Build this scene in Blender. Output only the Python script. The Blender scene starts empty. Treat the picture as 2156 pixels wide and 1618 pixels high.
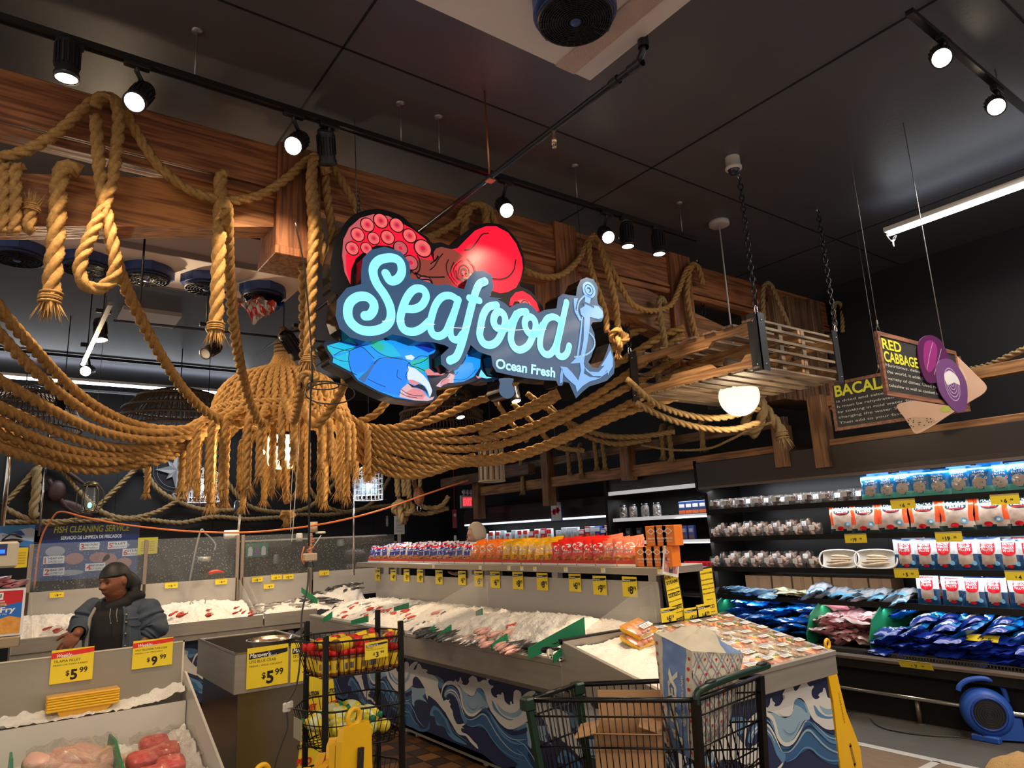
import bpy, bmesh, math, random
from mathutils import Vector as V, Matrix, Quaternion, noise
from mathutils.geometry import tessellate_polygon
import numpy as np
random.seed(7)
PI=math.pi
S=bpy.context.scene; COL=S.collection
# ---------------------------------------------------------------- camera
yaw,pitch,roll=[math.radians(a) for a in (36.5054,12.05906,-2.62881)]; FPX=1459.565; CAMZ=1.75
cf=V((math.sin(yaw)*math.cos(pitch),math.cos(yaw)*math.cos(pitch),math.sin(pitch)))
cr=V((math.cos(yaw),-math.sin(yaw),0)); cu=cr.cross(cf)
cr,cu=cr*math.cos(roll)+cu*math.sin(roll),-cr*math.sin(roll)+cu*math.cos(roll)
CO=V((0,0,CAMZ))
cd=bpy.data.cameras.new('camera'); cam=bpy.data.objects.new('camera',cd); COL.objects.link(cam)
cd.sensor_width=36; cd.sensor_fit='HORIZONTAL'; cd.lens=FPX/2156*36; cd.clip_start=.05; cd.clip_end=200
cam.matrix_world=Matrix(((cr.x,cu.x,-cf.x,CO.x),(cr.y,cu.y,-cf.y,CO.y),(cr.z,cu.z,-cf.z,CO.z),(0,0,0,1)))
S.camera=cam
def dep0(x,y,D): return CO+(cf+cr*((x-1078)/FPX)-cu*((y-809)/FPX))*D
# ---------------------------------------------------------------- world, exposure
w=bpy.data.worlds.new('world'); S.world=w; w.use_nodes=True
w.node_tree.nodes['Background'].inputs[0].default_value=(1,.86,.72,1)
w.node_tree.nodes['Background'].inputs[1].default_value=.55
S.view_settings.view_transform='Standard'; S.view_settings.look='None'; S.view_settings.exposure=0.5; S.view_settings.gamma=1
try: S.view_settings.use_curve_mapping=False
except Exception: pass
def area(x,y,z,sx,sy,watt,col=(1,1,1),rx=0,ry=0,rz=0,spread=PI):
    l=bpy.data.lights.new('area_light','AREA'); l.shape='RECTANGLE'; l.size=sx; l.size_y=sy; l.energy=watt; l.color=col; l.spread=spread
    o=bpy.data.objects.new('area_light',l); COL.objects.link(o); o.location=(x,y,z); o.rotation_euler=(rx,ry,rz); return o
def spot(p,t,watt,ang=60,col=(1,.74,.47),blend=.6,r=.05):
    l=bpy.data.lights.new('spot_light','SPOT'); l.energy=watt; l.color=col; l.spot_size=math.radians(ang); l.spot_blend=blend; l.shadow_soft_size=r
    o=bpy.data.objects.new('spot_light',l); COL.objects.link(o); o.location=p
    o.rotation_euler=(V(t)-V(p)).to_track_quat('-Z','Y').to_euler(); return o
def point(p,watt,col=(1,.75,.5),r=.05):
    l=bpy.data.lights.new('point_light','POINT'); l.energy=watt; l.color=col; l.shadow_soft_size=r
    o=bpy.data.objects.new('point_light',l); COL.objects.link(o); o.location=p; return o
WARM=(1,.76,.5); COOL=(.82,.91,1)
# fluorescent strips of the aisles behind and beside the camera
area(-.5,.6,4.25,.3,4,75,(1,.85,.66)); area(1.6,-1.6,4.25,4,.3,80,(1,.85,.66)); area(5.6,.0,4.25,.3,4,90,(1,.87,.7))
area(6.22,1.75,4.13,.1,1.8,14,COOL); area(6.2,1.6,4.27,.1,2,2.5,COOL,PI); area(1.0,11.8,4.27,4.4,.1,16,COOL,PI)
# strips over the cleaning counter at the back
area(1.0,11.8,4.12,4.2,.12,65,COOL)
# canopy lamps of the refrigerated cases
area(7.0,3.9,2.13,.1,4.4,13,(.93,.97,1),0,math.radians(-12),0)
area(7.1,6.4,2.14,.08,1.4,8,(.9,.95,1)); area(7.4,9.5,1.90,.08,3.6,9,(.85,.93,1),0,math.radians(-12),0)
for z in (1.85,1.53,1.19,.88): area(6.93,3.9,z-.012,.04,4.3,6,(.95,.98,1),0,math.radians(-16),0)
# track spot lamps
for p,t,wt in (((.08,3.6,3.99),(.6,4.4,1.0),70),((.37,3.6,3.96),(1.0,4.9,1.0),75),((1.18,3.6,3.98),(1.6,6.3,1.0),120),((2.69,3.6,3.94),(3.3,5.6,1.0),190),
               ((3.67,3.6,3.97),(3.6,4.4,1.0),150),((3.88,3.6,3.93),(3.9,4.2,1.0),80),((4.25,3.6,3.94),(3.9,3.2,1.0),110),
               ((3.98,1.26,4.2),(3.9,3.1,.9),120),((4.79,1.28,4.2),(5.2,2.9,.9),90)):
    spot(p,t,wt,75)
# spots that graze the hanging ropes and light the counters behind
for p,t,wt in (((.9,6.9,4.1),(2.2,7.0,2.4),60),((3.2,5.2,4.1),(2.9,6.6,2.7),90),((1.9,8.3,4.1),(1.4,9.0,.9),180),((3.4,8.2,4.1),(2.9,8.9,.9),180),((.1,4.9,4.15),(.9,6.2,2.4),120),((4.7,5.4,4.1),(3.5,6.0,2.6),230)):
    spot(p,t,wt,80)
spot(dep0(180,782,6.6),(1.5,4.3,3.6),170,70)
# ---------------------------------------------------------------- pixel -> place (2156x1618 frame)
def ray(x,y): return cf+cr*((x-1078)/FPX)-cu*((y-809)/FPX)
def at(x,y,ax,v):
    d=ray(x,y); i='xyz'.index(ax); return CO+d*((v-CO[i])/d[i])
def dep(x,y,D): return CO+ray(x,y)*D
# ---------------------------------------------------------------- materials
MATS={}
def mat(name,col=(.5,.5,.5),rough=.5,metal=0,emit=0,ecol=None,alpha=1,trans=0,bump=0,bscale=40,vary=0,vscale=6,vcol=None,stretch=(1,1,1),ior=1.45,coat=0,spec=.5,wave=None,sss=0,detail=4,gen=False):
    if name in MATS: return MATS[name]
    m=bpy.data.materials.new(name); m.use_nodes=True; nt=m.node_tree; N=nt.nodes; L=nt.links
    b=N['Principled BSDF']; b.inputs['Base Color'].default_value=(*col,1); b.inputs['Roughness'].default_value=rough
    b.inputs['Metallic'].default_value=metal; b.inputs['IOR'].default_value=ior; b.inputs['Alpha'].default_value=alpha
    b.inputs['Transmission Weight'].default_value=trans; b.inputs['Coat Weight'].default_value=coat; b.inputs['Coat Roughness'].default_value=.08
    b.inputs['Specular IOR Level'].default_value=spec
    if sss: b.inputs['Subsurface Weight'].default_value=sss; b.inputs['Subsurface Radius'].default_value=(.02,.012,.008)
    if emit: b.inputs['Emission Color'].default_value=(*(ecol or col),1); b.inputs['Emission Strength'].default_value=emit
    if vary or bump or wave:
        tc=N.new('ShaderNodeTexCoord'); mp=N.new('ShaderNodeMapping'); mp.inputs['Scale'].default_value=stretch
        L.new(tc.outputs['Object'],mp.inputs['Vector']); src=mp.outputs['Vector']
    if vary:
        n=N.new('ShaderNodeTexNoise'); n.inputs['Scale'].default_value=vscale; n.inputs['Detail'].default_value=detail; L.new(src,n.inputs['Vector'])
        cr_=N.new('ShaderNodeMapRange'); cr_.inputs[1].default_value=.3; cr_.inputs[2].default_value=.7; L.new(n.outputs['Fac'],cr_.inputs[0])
        mx=N.new('ShaderNodeMix'); mx.data_type='RGBA'; mx.inputs[6].default_value=(*col,1)
        vc=vcol or tuple(c*.55 for c in col); mx.inputs[7].default_value=(*[c*vary+d*(1-vary) for c,d in zip(vc,col)],1)
        L.new(cr_.outputs[0],mx.inputs[0]); L.new(mx.outputs[2],b.inputs['Base Color'])
    if bump:
        n2=N.new('ShaderNodeTexNoise'); n2.inputs['Scale'].default_value=bscale; n2.inputs['Detail'].default_value=3; L.new(src,n2.inputs['Vector'])
        bp=N.new('ShaderNodeBump'); bp.inputs['Strength'].default_value=bump; bp.inputs['Distance'].default_value=.01; L.new(n2.outputs['Fac'],bp.inputs['Height']); L.new(bp.outputs[0],b.inputs['Normal'])
    MATS[name]=m; return m
def wood(name,c1,c2,axis,rough=.55,c3=None):
    if name in MATS: return MATS[name]
    st=[14,14,14]; st['xyz'.index(axis)]=.9
    m=bpy.data.materials.new(name); m.use_nodes=True; nt=m.node_tree; N=nt.nodes; L=nt.links; b=N['Principled BSDF']; b.inputs['Roughness'].default_value=rough
    tc=N.new('ShaderNodeTexCoord'); mp=N.new('ShaderNodeMapping'); mp.inputs['Scale'].default_value=st; L.new(tc.outputs['Object'],mp.inputs['Vector'])
    n1=N.new('ShaderNodeTexNoise'); n1.inputs['Scale'].default_value=1.1; n1.inputs['Detail'].default_value=2; L.new(mp.outputs[0],n1.inputs['Vector'])
    mu=N.new('ShaderNodeMath'); mu.operation='MULTIPLY'; mu.inputs[1].default_value=26; L.new(n1.outputs['Fac'],mu.inputs[0])
    sn=N.new('ShaderNodeMath'); sn.operation='SINE'; L.new(mu.outputs[0],sn.inputs[0])
    n2=N.new('ShaderNodeTexNoise'); n2.inputs['Scale'].default_value=3.5; n2.inputs['Detail'].default_value=6; L.new(mp.outputs[0],n2.inputs['Vector'])
    ad=N.new('ShaderNodeMath'); ad.operation='MULTIPLY_ADD'; ad.inputs[1].default_value=.18; L.new(sn.outputs[0],ad.inputs[0]); L.new(n2.outputs['Fac'],ad.inputs[2])
    r=N.new('ShaderNodeValToRGB'); r.color_ramp.elements[0].position=.28; r.color_ramp.elements[0].color=(*c2,1); r.color_ramp.elements[1].position=.68; r.color_ramp.elements[1].color=(*c1,1)
    L.new(ad.outputs[0],r.inputs[0])
    n3=N.new('ShaderNodeTexNoise'); n3.inputs['Scale'].default_value=1.7; L.new(tc.outputs['Object'],n3.inputs['Vector'])
    mx=N.new('ShaderNodeMix'); mx.data_type='RGBA'; mx.blend_type='MULTIPLY'; mx.inputs[0].default_value=1; L.new(r.outputs[0],mx.inputs[6])
    r3=N.new('ShaderNodeValToRGB'); r3.color_ramp.elements[0].position=.3; r3.color_ramp.elements[0].color=(.55,.5,.5,1); r3.color_ramp.elements[1].position=.65; r3.color_ramp.elements[1].color=(1,1,1,1); L.new(n3.outputs['Fac'],r3.inputs[0]); L.new(r3.outputs[0],mx.inputs[7])
    L.new(mx.outputs[2],b.inputs['Base Color'])
    bp=N.new('ShaderNodeBump'); bp.inputs['Strength'].default_value=.35; bp.inputs['Distance'].default_value=.006; L.new(ad.outputs[0],bp.inputs['Height']); L.new(bp.outputs[0],b.inputs['Normal'])
    MATS[name]=m; return m
def clearmat(name,col=(1,1,1),mixf=.12,rough=.05,gloss=.35,spots=0):
    # thin clear plastic or glass: mostly see-through, a little milky, with a sheen
    if name in MATS: return MATS[name]
    m=bpy.data.materials.new(name); m.use_nodes=True; nt=m.node_tree; N=nt.nodes; L=nt.links; N.clear()
    o=N.new('ShaderNodeOutputMaterial'); t=N.new('ShaderNodeBsdfTransparent'); d=N.new('ShaderNodeBsdfDiffuse'); d.inputs[0].default_value=(*col,1)
    tl=N.new('ShaderNodeBsdfTranslucent'); tl.inputs[0].default_value=(*col,1); dm=N.new('ShaderNodeMixShader'); dm.inputs[0].default_value=.4; L.new(d.outputs[0],dm.inputs[1]); L.new(tl.outputs[0],dm.inputs[2])
    g=N.new('ShaderNodeBsdfGlossy'); g.inputs['Roughness'].default_value=rough
    m1=N.new('ShaderNodeMixShader'); m1.inputs[0].default_value=mixf; L.new(t.outputs[0],m1.inputs[1]); L.new(dm.outputs[0],m1.inputs[2])
    fr=N.new('ShaderNodeFresnel'); fr.inputs[0].default_value=1.45; mm=N.new('ShaderNodeMath'); mm.operation='MULTIPLY'; mm.inputs[1].default_value=gloss; mn=N.new('ShaderNodeMath'); mn.operation='MINIMUM'; mn.inputs[1].default_value=.25; L.new(fr.outputs[0],mm.inputs[0]); L.new(mm.outputs[0],mn.inputs[0])
    m2=N.new('ShaderNodeMixShader'); L.new(mn.outputs[0],m2.inputs[0]); L.new(m1.outputs[0],m2.inputs[1]); L.new(g.outputs[0],m2.inputs[2]); L.new(m2.outputs[0],o.inputs[0])
    if spots:
        tc=N.new('ShaderNodeTexCoord'); vo=N.new('ShaderNodeTexVoronoi'); vo.inputs['Scale'].default_value=spots; L.new(tc.outputs['Object'],vo.inputs['Vector'])
        no=N.new('ShaderNodeTexNoise'); no.inputs['Scale'].default_value=4; L.new(tc.outputs['Object'],no.inputs['Vector'])
        th=N.new('ShaderNodeMath'); th.operation='MULTIPLY'; th.inputs[1].default_value=.32; L.new(no.outputs['Fac'],th.inputs[0])
        lt=N.new('ShaderNodeMath'); lt.operation='LESS_THAN'; L.new(vo.outputs['Distance'],lt.inputs[0]); L.new(th.outputs[0],lt.inputs[1])
        ma=N.new('ShaderNodeMath'); ma.operation='MULTIPLY_ADD'; ma.inputs[1].default_value=.5; ma.inputs[2].default_value=mixf; L.new(lt.outputs[0],ma.inputs[0]); L.new(ma.outputs[0],m1.inputs[0])
    MATS[name]=m; return m
# ---------------------------------------------------------------- mesh builder
class Frame:
    def __init__(s,o,u,v,n=None): s.o=V(o); s.u=V(u).normalized(); s.v=V(v).normalized(); s.n=V(n).normalized() if n else s.u.cross(s.v).normalized()
    def __call__(s,a,b,c=0): return s.o+s.u*a+s.v*b+s.n*c
_TXT={}
def text_geo(t,bold=0,space=1.0):
    k=(t,bold,space)
    if k in _TXT: return _TXT[k]
    c=bpy.data.curves.new('t','FONT'); c.body=t; c.size=1; c.offset=bold; c.space_character=space; c.resolution_u=3
    o=bpy.data.objects.new('t',c); COL.objects.link(o); bpy.context.view_layer.update()
    me=o.to_mesh(); vs=[tuple(v.co) for v in me.vertices]; fs=[tuple(p.vertices) for p in me.polygons]; o.to_mesh_clear()
    bpy.data.objects.remove(o); bpy.data.curves.remove(c)
    if vs: x0=min(v[0] for v in vs); x1=max(v[0] for v in vs)
    else: x0=x1=0
    _TXT[k]=(vs,fs,x0,x1); return _TXT[k]
def cat_path(P,n=8,closed=False):
    P=[V(p) for p in P]
    if len(P)<3 and not closed: return [P[0].lerp(P[-1],i/n) for i in range(n+1)]
    out=[]; m=len(P); rng=range(m if closed else m-1)
    for i in rng:
        p0=P[(i-1)%m] if closed or i>0 else P[0]*2-P[1]; p1=P[i]; p2=P[(i+1)%m]; p3=P[(i+2)%m] if closed or i+2<m else P[-1]*2-P[-2]
        for k in range(n):
            t=k/n; out.append(.5*((2*p1)+(p2-p0)*t+(2*p0-5*p1+4*p2-p3)*t*t+(3*p1-p0-3*p2+p3)*t**3))
    if not closed: out.append(P[-1])
    return out
def resample(P,step):
    P=[V(p) for p in P]; L=[0]
    for a,b in zip(P,P[1:]): L.append(L[-1]+(b-a).length)
    n=max(2,int(L[-1]/step)); out=[]; j=0
    for i in range(n+1):
        t=L[-1]*i/n
        while j<len(P)-2 and L[j+1]<t: j+=1
        d=L[j+1]-L[j]; out.append(P[j].lerp(P[j+1],(t-L[j])/d if d>1e-9 else 0))
    return out,L[-1]
def frames(P):
    T=[]; n=len(P)
    for i in range(n):
        d=P[min(i+1,n-1)]-P[max(i-1,0)]; T.append(d.normalized() if d.length>1e-9 else V((0,0,1)))
    a=V((0,0,1)) if abs(T[0].z)<.9 else V((1,0,0)); X=(a-T[0]*a.dot(T[0])).normalized(); out=[]
    for t in T:
        X=X-t*X.dot(t); X=X.normalized() if X.length>1e-6 else t.orthogonal().normalized(); out.append((X,t.cross(X)))
    return out
class MB:
    def __init__(s): s.v=[]; s.f=[]; s.m=[]; s.M=None; s.sm=[]
    def add(s,vs,fs,mi=0,smooth=False):
        b=len(s.v)
        if s.M is not None: vs=[s.M@V(p) for p in vs]
        s.v.extend(tuple(p) for p in vs); s.f.extend(tuple(b+i for i in f) for f in fs); s.m.extend([mi]*len(fs)); s.sm.extend([smooth]*len(fs)); return s
    def box(s,p0,p1,mi=0,bev=0):
        x0,x1=sorted((p0[0],p1[0])); y0,y1=sorted((p0[1],p1[1])); z0,z1=sorted((p0[2],p1[2]))
        if bev<=0:
            return s.add([(x0,y0,z0),(x1,y0,z0),(x1,y1,z0),(x0,y1,z0),(x0,y0,z1),(x1,y0,z1),(x1,y1,z1),(x0,y1,z1)],
              [(3,2,1,0),(4,5,6,7),(0,1,5,4),(1,2,6,5),(2,3,7,6),(3,0,4,7)],mi)
        b=min(bev,(x1-x0)/2.1,(y1-y0)/2.1,(z1-z0)/2.1); X=(x0,x1);Y=(y0,y1);Z=(z0,z1);vs=[];ix={}
        for i in (0,1):
            for j in (0,1):
                for k in (0,1):
                    sx,sy,sz=[(b,-b)[t] for t in (i,j,k)]; q=(X[i],Y[j],Z[k])
                    for a,p in enumerate(((q[0],q[1]+sy,q[2]+sz),(q[0]+sx,q[1],q[2]+sz),(q[0]+sx,q[1]+sy,q[2]))): ix[(i,j,k,a)]=len(vs); vs.append(p)
        fs=[]
        g=lambda i,j,k,a: ix[(i,j,k,a)]
        for i in (0,1): fs.append(tuple(g(i,j,k,0) for j,k in ((0,0),(1,0),(1,1),(0,1)))[::(-1 if i==0 else 1)])
        for j in (0,1): fs.append(tuple(g(i,j,k,1) for i,k in ((0,0),(1,0),(1,1),(0,1)))[::(1 if j==0 else -1)])
        for k in (0,1): fs.append(tuple(g(i,j,k,2) for i,j in ((0,0),(1,0),(1,1),(0,1)))[::(-1 if k==0 else 1)])
        for j in (0,1):
            for k in (0,1): fs.append((g(0,j,k,1),g(1,j,k,1),g(1,j,k,2),g(0,j,k,2)))
        for i in (0,1):
            for k in (0,1): fs.append((g(i,0,k,0),g(i,1,k,0),g(i,1,k,2),g(i,0,k,2)))
            for j in (0,1): fs.append((g(i,j,0,0),g(i,j,1,0),g(i,j,1,1),g(i,j,0,1)))
        for i in (0,1):
            for j in (0,1):
                for k in (0,1): fs.append((g(i,j,k,0),g(i,j,k,1),g(i,j,k,2)))
        return s.add(vs,fs,mi)
    def bar(s,a,b,w,h,up=(0,0,1),mi=0):
        a=V(a);b=V(b);t=(b-a).normalized();u=V(up);x=t.cross(u).normalized();y=x.cross(t).normalized();x=x*w/2;y=y*h/2
        return s.add([a-x-y,a+x-y,a+x+y,a-x+y,b-x-y,b+x-y,b+x+y,b-x+y],[(3,2,1,0),(4,5,6,7),(0,1,5,4),(1,2,6,5),(2,3,7,6),(3,0,4,7)],mi)
    def quad(s,a,b,c,d,mi=0): return s.add([a,b,c,d],[(0,1,2,3)],mi)
    def tube(s,P,r,n=8,mi=0,closed=False,caps=True,smooth=True):
        P=[V(p) for p in P]; R=r if hasattr(r,'__len__') else [r]*len(P)
        Q=P+[P[0]] if closed else P
        F=frames(Q); vs=[]; fs=[]; m=len(P)
        for i in range(m):
            X,Y=F[i]
            for k in range(n): a=2*PI*k/n; vs.append(P[i]+(X*math.cos(a)+Y*math.sin(a))*R[i])
        for i in range(m if closed else m-1):
            j=(i+1)%m
            for k in range(n): fs.append((i*n+k,i*n+(k+1)%n,j*n+(k+1)%n,j*n+k))
        if caps and not closed: fs.append(tuple(range(n))[::-1]); fs.append(tuple((m-1)*n+k for k in range(n)))
        return s.add(vs,fs,mi,smooth)
    def cyl(s,a,b,r,n=12,mi=0,r2=None): return s.tube([a,b],[r,r if r2 is None else r2],n,mi)
    def rope(s,P,r,step=None,n=12,mi=0,closed=False,ph=0.0):
        # three laid strands: vertices follow the twist, the creases between strands stay sharp
        if closed: P=list(P)+[P[0]]
        k=5 if n>=12 else 4
        P,L=resample(P,step or r*.6); m=len(P); F=frames(P); tw=2*PI/(r*6.6); vs=[]; fs=[]; st=L/(m-1)
        A=[]
        for l in range(3):
            for i in range(k): t=-PI/3+2*PI/3*i/(k-1); A.append((t+l*2*PI/3,r*(.16+.88*math.cos(t))))
        n=len(A)
        for i in range(m):
            X,Y=F[i]; c=P[i]; t=tw*i*st+ph
            for a,rr in A: vs.append(c+(X*math.cos(a+t)+Y*math.sin(a+t))*rr)
        for i in range(m-1):
            for l in range(3):
                for j in range(k-1): q=l*k+j; fs.append((i*n+q,i*n+q+1,(i+1)*n+q+1,(i+1)*n+q))
        if not closed: fs.append(tuple(range(n))[::-1]); fs.append(tuple((m-1)*n+q for q in range(n)))
        return s.add(vs,fs,mi,True)
    def fray(s,p,d,r,L=.09,n=34,spread=.55,mi=0):
        p=V(p);d=V(d).normalized();x=d.orthogonal().normalized();y=d.cross(x)
        for i in range(n):
            a=random.random()*2*PI;rr=r*math.sqrt(random.random());o=(x*math.cos(a)+y*math.sin(a));b=p+o*rr*.8-d*r*.2
            l=L*(.55+.6*random.random());e=b+d*l+o*rr/r*spread*l*(.6+.8*random.random())+V((random.uniform(-.1,.1)*l,random.uniform(-.1,.1)*l,0));t=r*.13
            q=o.cross(d)*t
            s.add([b-q,b+q,b+o*t,e],[(0,1,3),(1,2,3),(2,0,3)],mi)
        return s
    def sphere(s,c,r,nu=14,nv=9,mi=0,fn=None,rot=None):
        R=r if hasattr(r,'__len__') else (r,r,r); c=V(c); vs=[]; fs=[]
        for j in range(nv+1):
            for i in range(nu):
                t=PI*j/nv;p=2*PI*i/nu; d=V((math.sin(t)*math.cos(p),math.sin(t)*math.sin(p),math.cos(t))); q=V((d.x*R[0],d.y*R[1],d.z*R[2]))
                if fn: q=fn(q,d)
                if rot: q=rot@q
                vs.append(c+q)
        for j in range(nv):
            for i in range(nu): fs.append((j*nu+i,(j+1)*nu+i,(j+1)*nu+(i+1)%nu,j*nu+(i+1)%nu))
        return s.add(vs,fs,mi,True)
    def lathe(s,prof,o=(0,0,0),ax=(0,0,1),n=24,mi=0,smooth=True,caps=False):
        z=V(ax).normalized(); x=z.orthogonal().normalized() if abs(z.z)<.999 else V((1,0,0)); y=z.cross(x); o=V(o); vs=[];fs=[]
        for r,h in prof:
            for k in range(n): a=2*PI*k/n; vs.append(o+z*h+(x*math.cos(a)+y*math.sin(a))*r)
        for i in range(len(prof)-1):
            for k in range(n): fs.append((i*n+k,i*n+(k+1)%n,(i+1)*n+(k+1)%n,(i+1)*n+k))
        if caps: fs.append(tuple(range(n))[::-1]); fs.append(tuple((len(prof)-1)*n+k for k in range(n)))
        return s.add(vs,fs,mi,smooth)
    def poly(s,P,fr,c=0,mi=0):
        vs=[fr(a,b,c) for a,b in P]; tri=tessellate_polygon([[V((a,b,0)) for a,b in P]]); out=[]
        for t in tri:
            a,b,cc=[P[i] for i in t]; ar=(b[0]-a[0])*(cc[1]-a[1])-(b[1]-a[1])*(cc[0]-a[0]); out.append(tuple(t) if ar>0 else tuple(t[::-1]))
        return s.add(vs,out,mi)
    def prism(s,P,fr,c0,c1,mi=0,side=None):
        # c1 is the face towards +n
        if sum(P[i][0]*P[(i+1)%len(P)][1]-P[(i+1)%len(P)][0]*P[i][1] for i in range(len(P)))<0: P=P[::-1]
        s.poly(P,fr,c1,mi); n=len(P)
        b=[fr(a,q,c0) for a,q in P]; t=[fr(a,q,c1) for a,q in P]
        s.add(b+t,[(i,(i+1)%n,n+(i+1)%n,n+i) for i in range(n)],mi if side is None else side)
        k=len(s.f); s.poly(P,fr,c0,mi if side is None else side)
        for i in range(k,len(s.f)): s.f[i]=s.f[i][::-1]
        return s
    def grid(s,fn,nu,nv,mi=0,smooth=True,mf=None):
        vs=[fn(i/nu,j/nv) for j in range(nv+1) for i in range(nu+1)]; w=nu+1
        fs=[(j*w+i,j*w+i+1,(j+1)*w+i+1,(j+1)*w+i) for j in range(nv) for i in range(nu)]
        b=len(s.m); s.add(vs,fs,mi,smooth)
        if mf:
            for j in range(nv):
                for i in range(nu): s.m[b+j*nu+i]=mf((i+.5)/nu,(j+.5)/nv)
        return s
    def text(s,t,fr,x,y,size,mi=0,c=.001,align='L',bold=0,fit=None,space=1.0,fn=None,shear=0):
        vs,fs,x0,x1=text_geo(t,bold,space)
        if not vs: return s
        k=size; kx=size if not fit else fit/(x1-x0); ww=(x1-x0)*kx; ox=x-(x0*kx)-(0 if align=='L' else ww/2 if align=='C' else ww)
        P=[(ox+v[0]*kx+shear*v[1]*k,y+v[1]*k) for v in vs]
        return s.add([fn(a,b) if fn else fr(a,b,c) for a,b in P],fs,mi)
    def stroke(s,P,w,fr,c=0,mi=0,n=8,sub=8,closed=False,cap=True,taper=None):
        # flat ribbon with round ends along a 2-D path in a frame
        Q=[(p.x,p.y) for p in cat_path([V((a,b,0)) for a,b in P],sub,closed)] if sub>1 else P
        m=len(Q); L=[];R=[]
        for i in range(m):
            a=Q[(i-1)%m] if closed or i>0 else Q[0]; b=Q[(i+1)%m] if closed or i<m-1 else Q[-1]
            dx,dy=b[0]-a[0],b[1]-a[1]; l=math.hypot(dx,dy) or 1; ww=w/2*(taper(i/(m-1)) if taper else 1); L.append((Q[i][0]-dy/l*ww,Q[i][1]+dx/l*ww)); R.append((Q[i][0]+dy/l*ww,Q[i][1]-dx/l*ww))
        vs=[fr(*p,c) for p in L]+[fr(*p,c) for p in R]
        s.add(vs,[(m+i,m+(i+1)%m,(i+1)%m,i) for i in range(m if closed else m-1)],mi)
        if cap and not closed:
            for e in (0,-1): s.disc(Q[e][0],Q[e][1],w/2*(taper(0 if e==0 else 1) if taper else 1)*.999,fr,c,mi,14)
        return s
    def disc(s,x,y,r,fr,c=0,mi=0,n=16,ry=None):
        ry=r if ry is None else ry
        return s.add([fr(x+r*math.cos(2*PI*k/n),y+ry*math.sin(2*PI*k/n),c) for k in range(n)],[tuple(range(n))],mi)
    def ring(s,x,y,r0,r1,fr,c=0,mi=0,n=24):
        vs=[fr(x+r*math.cos(2*PI*k/n),y+r*math.sin(2*PI*k/n),c) for r in (r0,r1) for k in range(n)]
        return s.add(vs,[(k,n+k,n+(k+1)%n,(k+1)%n) for k in range(n)],mi)
    def chain(s,a,b,link=.045,r=.004,mi=0):
        a=V(a);b=V(b);d=(b-a);n=max(2,int(d.length/(link*.78)));t=d.normalized();x=t.orthogonal().normalized();y=t.cross(x)
        for i in range(n):
            c=a.lerp(b,(i+.5)/n);w=x if i%2 else y
            s.tube([c+t*(math.sin(q)*link*.5)+w*(math.cos(q)*link*.3) for q in [2*PI*k/8 for k in range(8)]],r,5,mi,closed=True)
        return s
    def build(s,name,mats,parent=None,kind=None,smooth=None):
        off=V((0,0,0)); p=parent
        while p is not None: off+=p.location; p=p.parent
        me=bpy.data.meshes.new(name)
        vs=[(a-off.x,b-off.y,c-off.z) for a,b,c in s.v]
        me.from_pydata(vs,[],s.f)
        mats=mats if isinstance(mats,(list,tuple)) else [mats]
        for m_ in mats: me.materials.append(m_)
        me.polygons.foreach_set('material_index',s.m)
        me.polygons.foreach_set('use_smooth',s.sm if smooth is None else [smooth]*len(s.sm))
        me.update()
        o=bpy.data.objects.new(name,me); COL.objects.link(o)
        if parent is not None: o.parent=parent
        if kind: o['kind']=kind
        return o
def T(name,label,cat,loc=(0,0,0),group=None):
    o=bpy.data.objects.new(name,None); COL.objects.link(o); o.location=loc; o.empty_display_size=.1; o['label']=label; o['category']=cat
    if group: o['group']=group
    return o
def tag(o,label,cat,group=None,kind=None):
    o['label']=label; o['category']=cat
    if group: o['group']=group
    if kind: o['kind']=kind
    return o
def recenter(o):
    # origin of a one-mesh thing to the bottom centre of its own mesh
    me=o.data; n=len(me.vertices); a=np.empty(n*3); me.vertices.foreach_get('co',a); a=a.reshape(-1,3)
    c=V(((a[:,0].min()+a[:,0].max())/2,(a[:,1].min()+a[:,1].max())/2,a[:,2].min())); me.transform(Matrix.Translation(-c)); o.location=o.location+c; return o
def copy_tree(o,parent=None):
    c=o.copy(); COL.objects.link(c); c.parent=parent
    for ch in list(o.children): copy_tree(ch,c)
    return c
def dup(root,loc,rz=0,label=None,group=None,rot=None,scale=None):
    c=copy_tree(root); c.location=loc; c.rotation_euler=rot or (0,0,rz)
    if label: c['label']=label
    if group: c['group']=group
    if scale: c.scale=scale
    return c
def drop(root):
    for ch in list(root.children): drop(ch)
    bpy.data.objects.remove(root)
ORD='first second third fourth fifth sixth seventh eighth ninth tenth eleventh twelfth thirteenth fourteenth fifteenth sixteenth seventeenth eighteenth nineteenth twentieth twenty-first twenty-second twenty-third twenty-fourth twenty-fifth twenty-sixth twenty-seventh twenty-eighth twenty-ninth thirtieth thirty-first thirty-second thirty-third thirty-fourth thirty-fifth thirty-sixth'.split()
def fbm(x,y,z=0,o=3,l=1.0): return noise.fractal(V((x*l,y*l,z)),.7,2.1,o)
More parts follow.
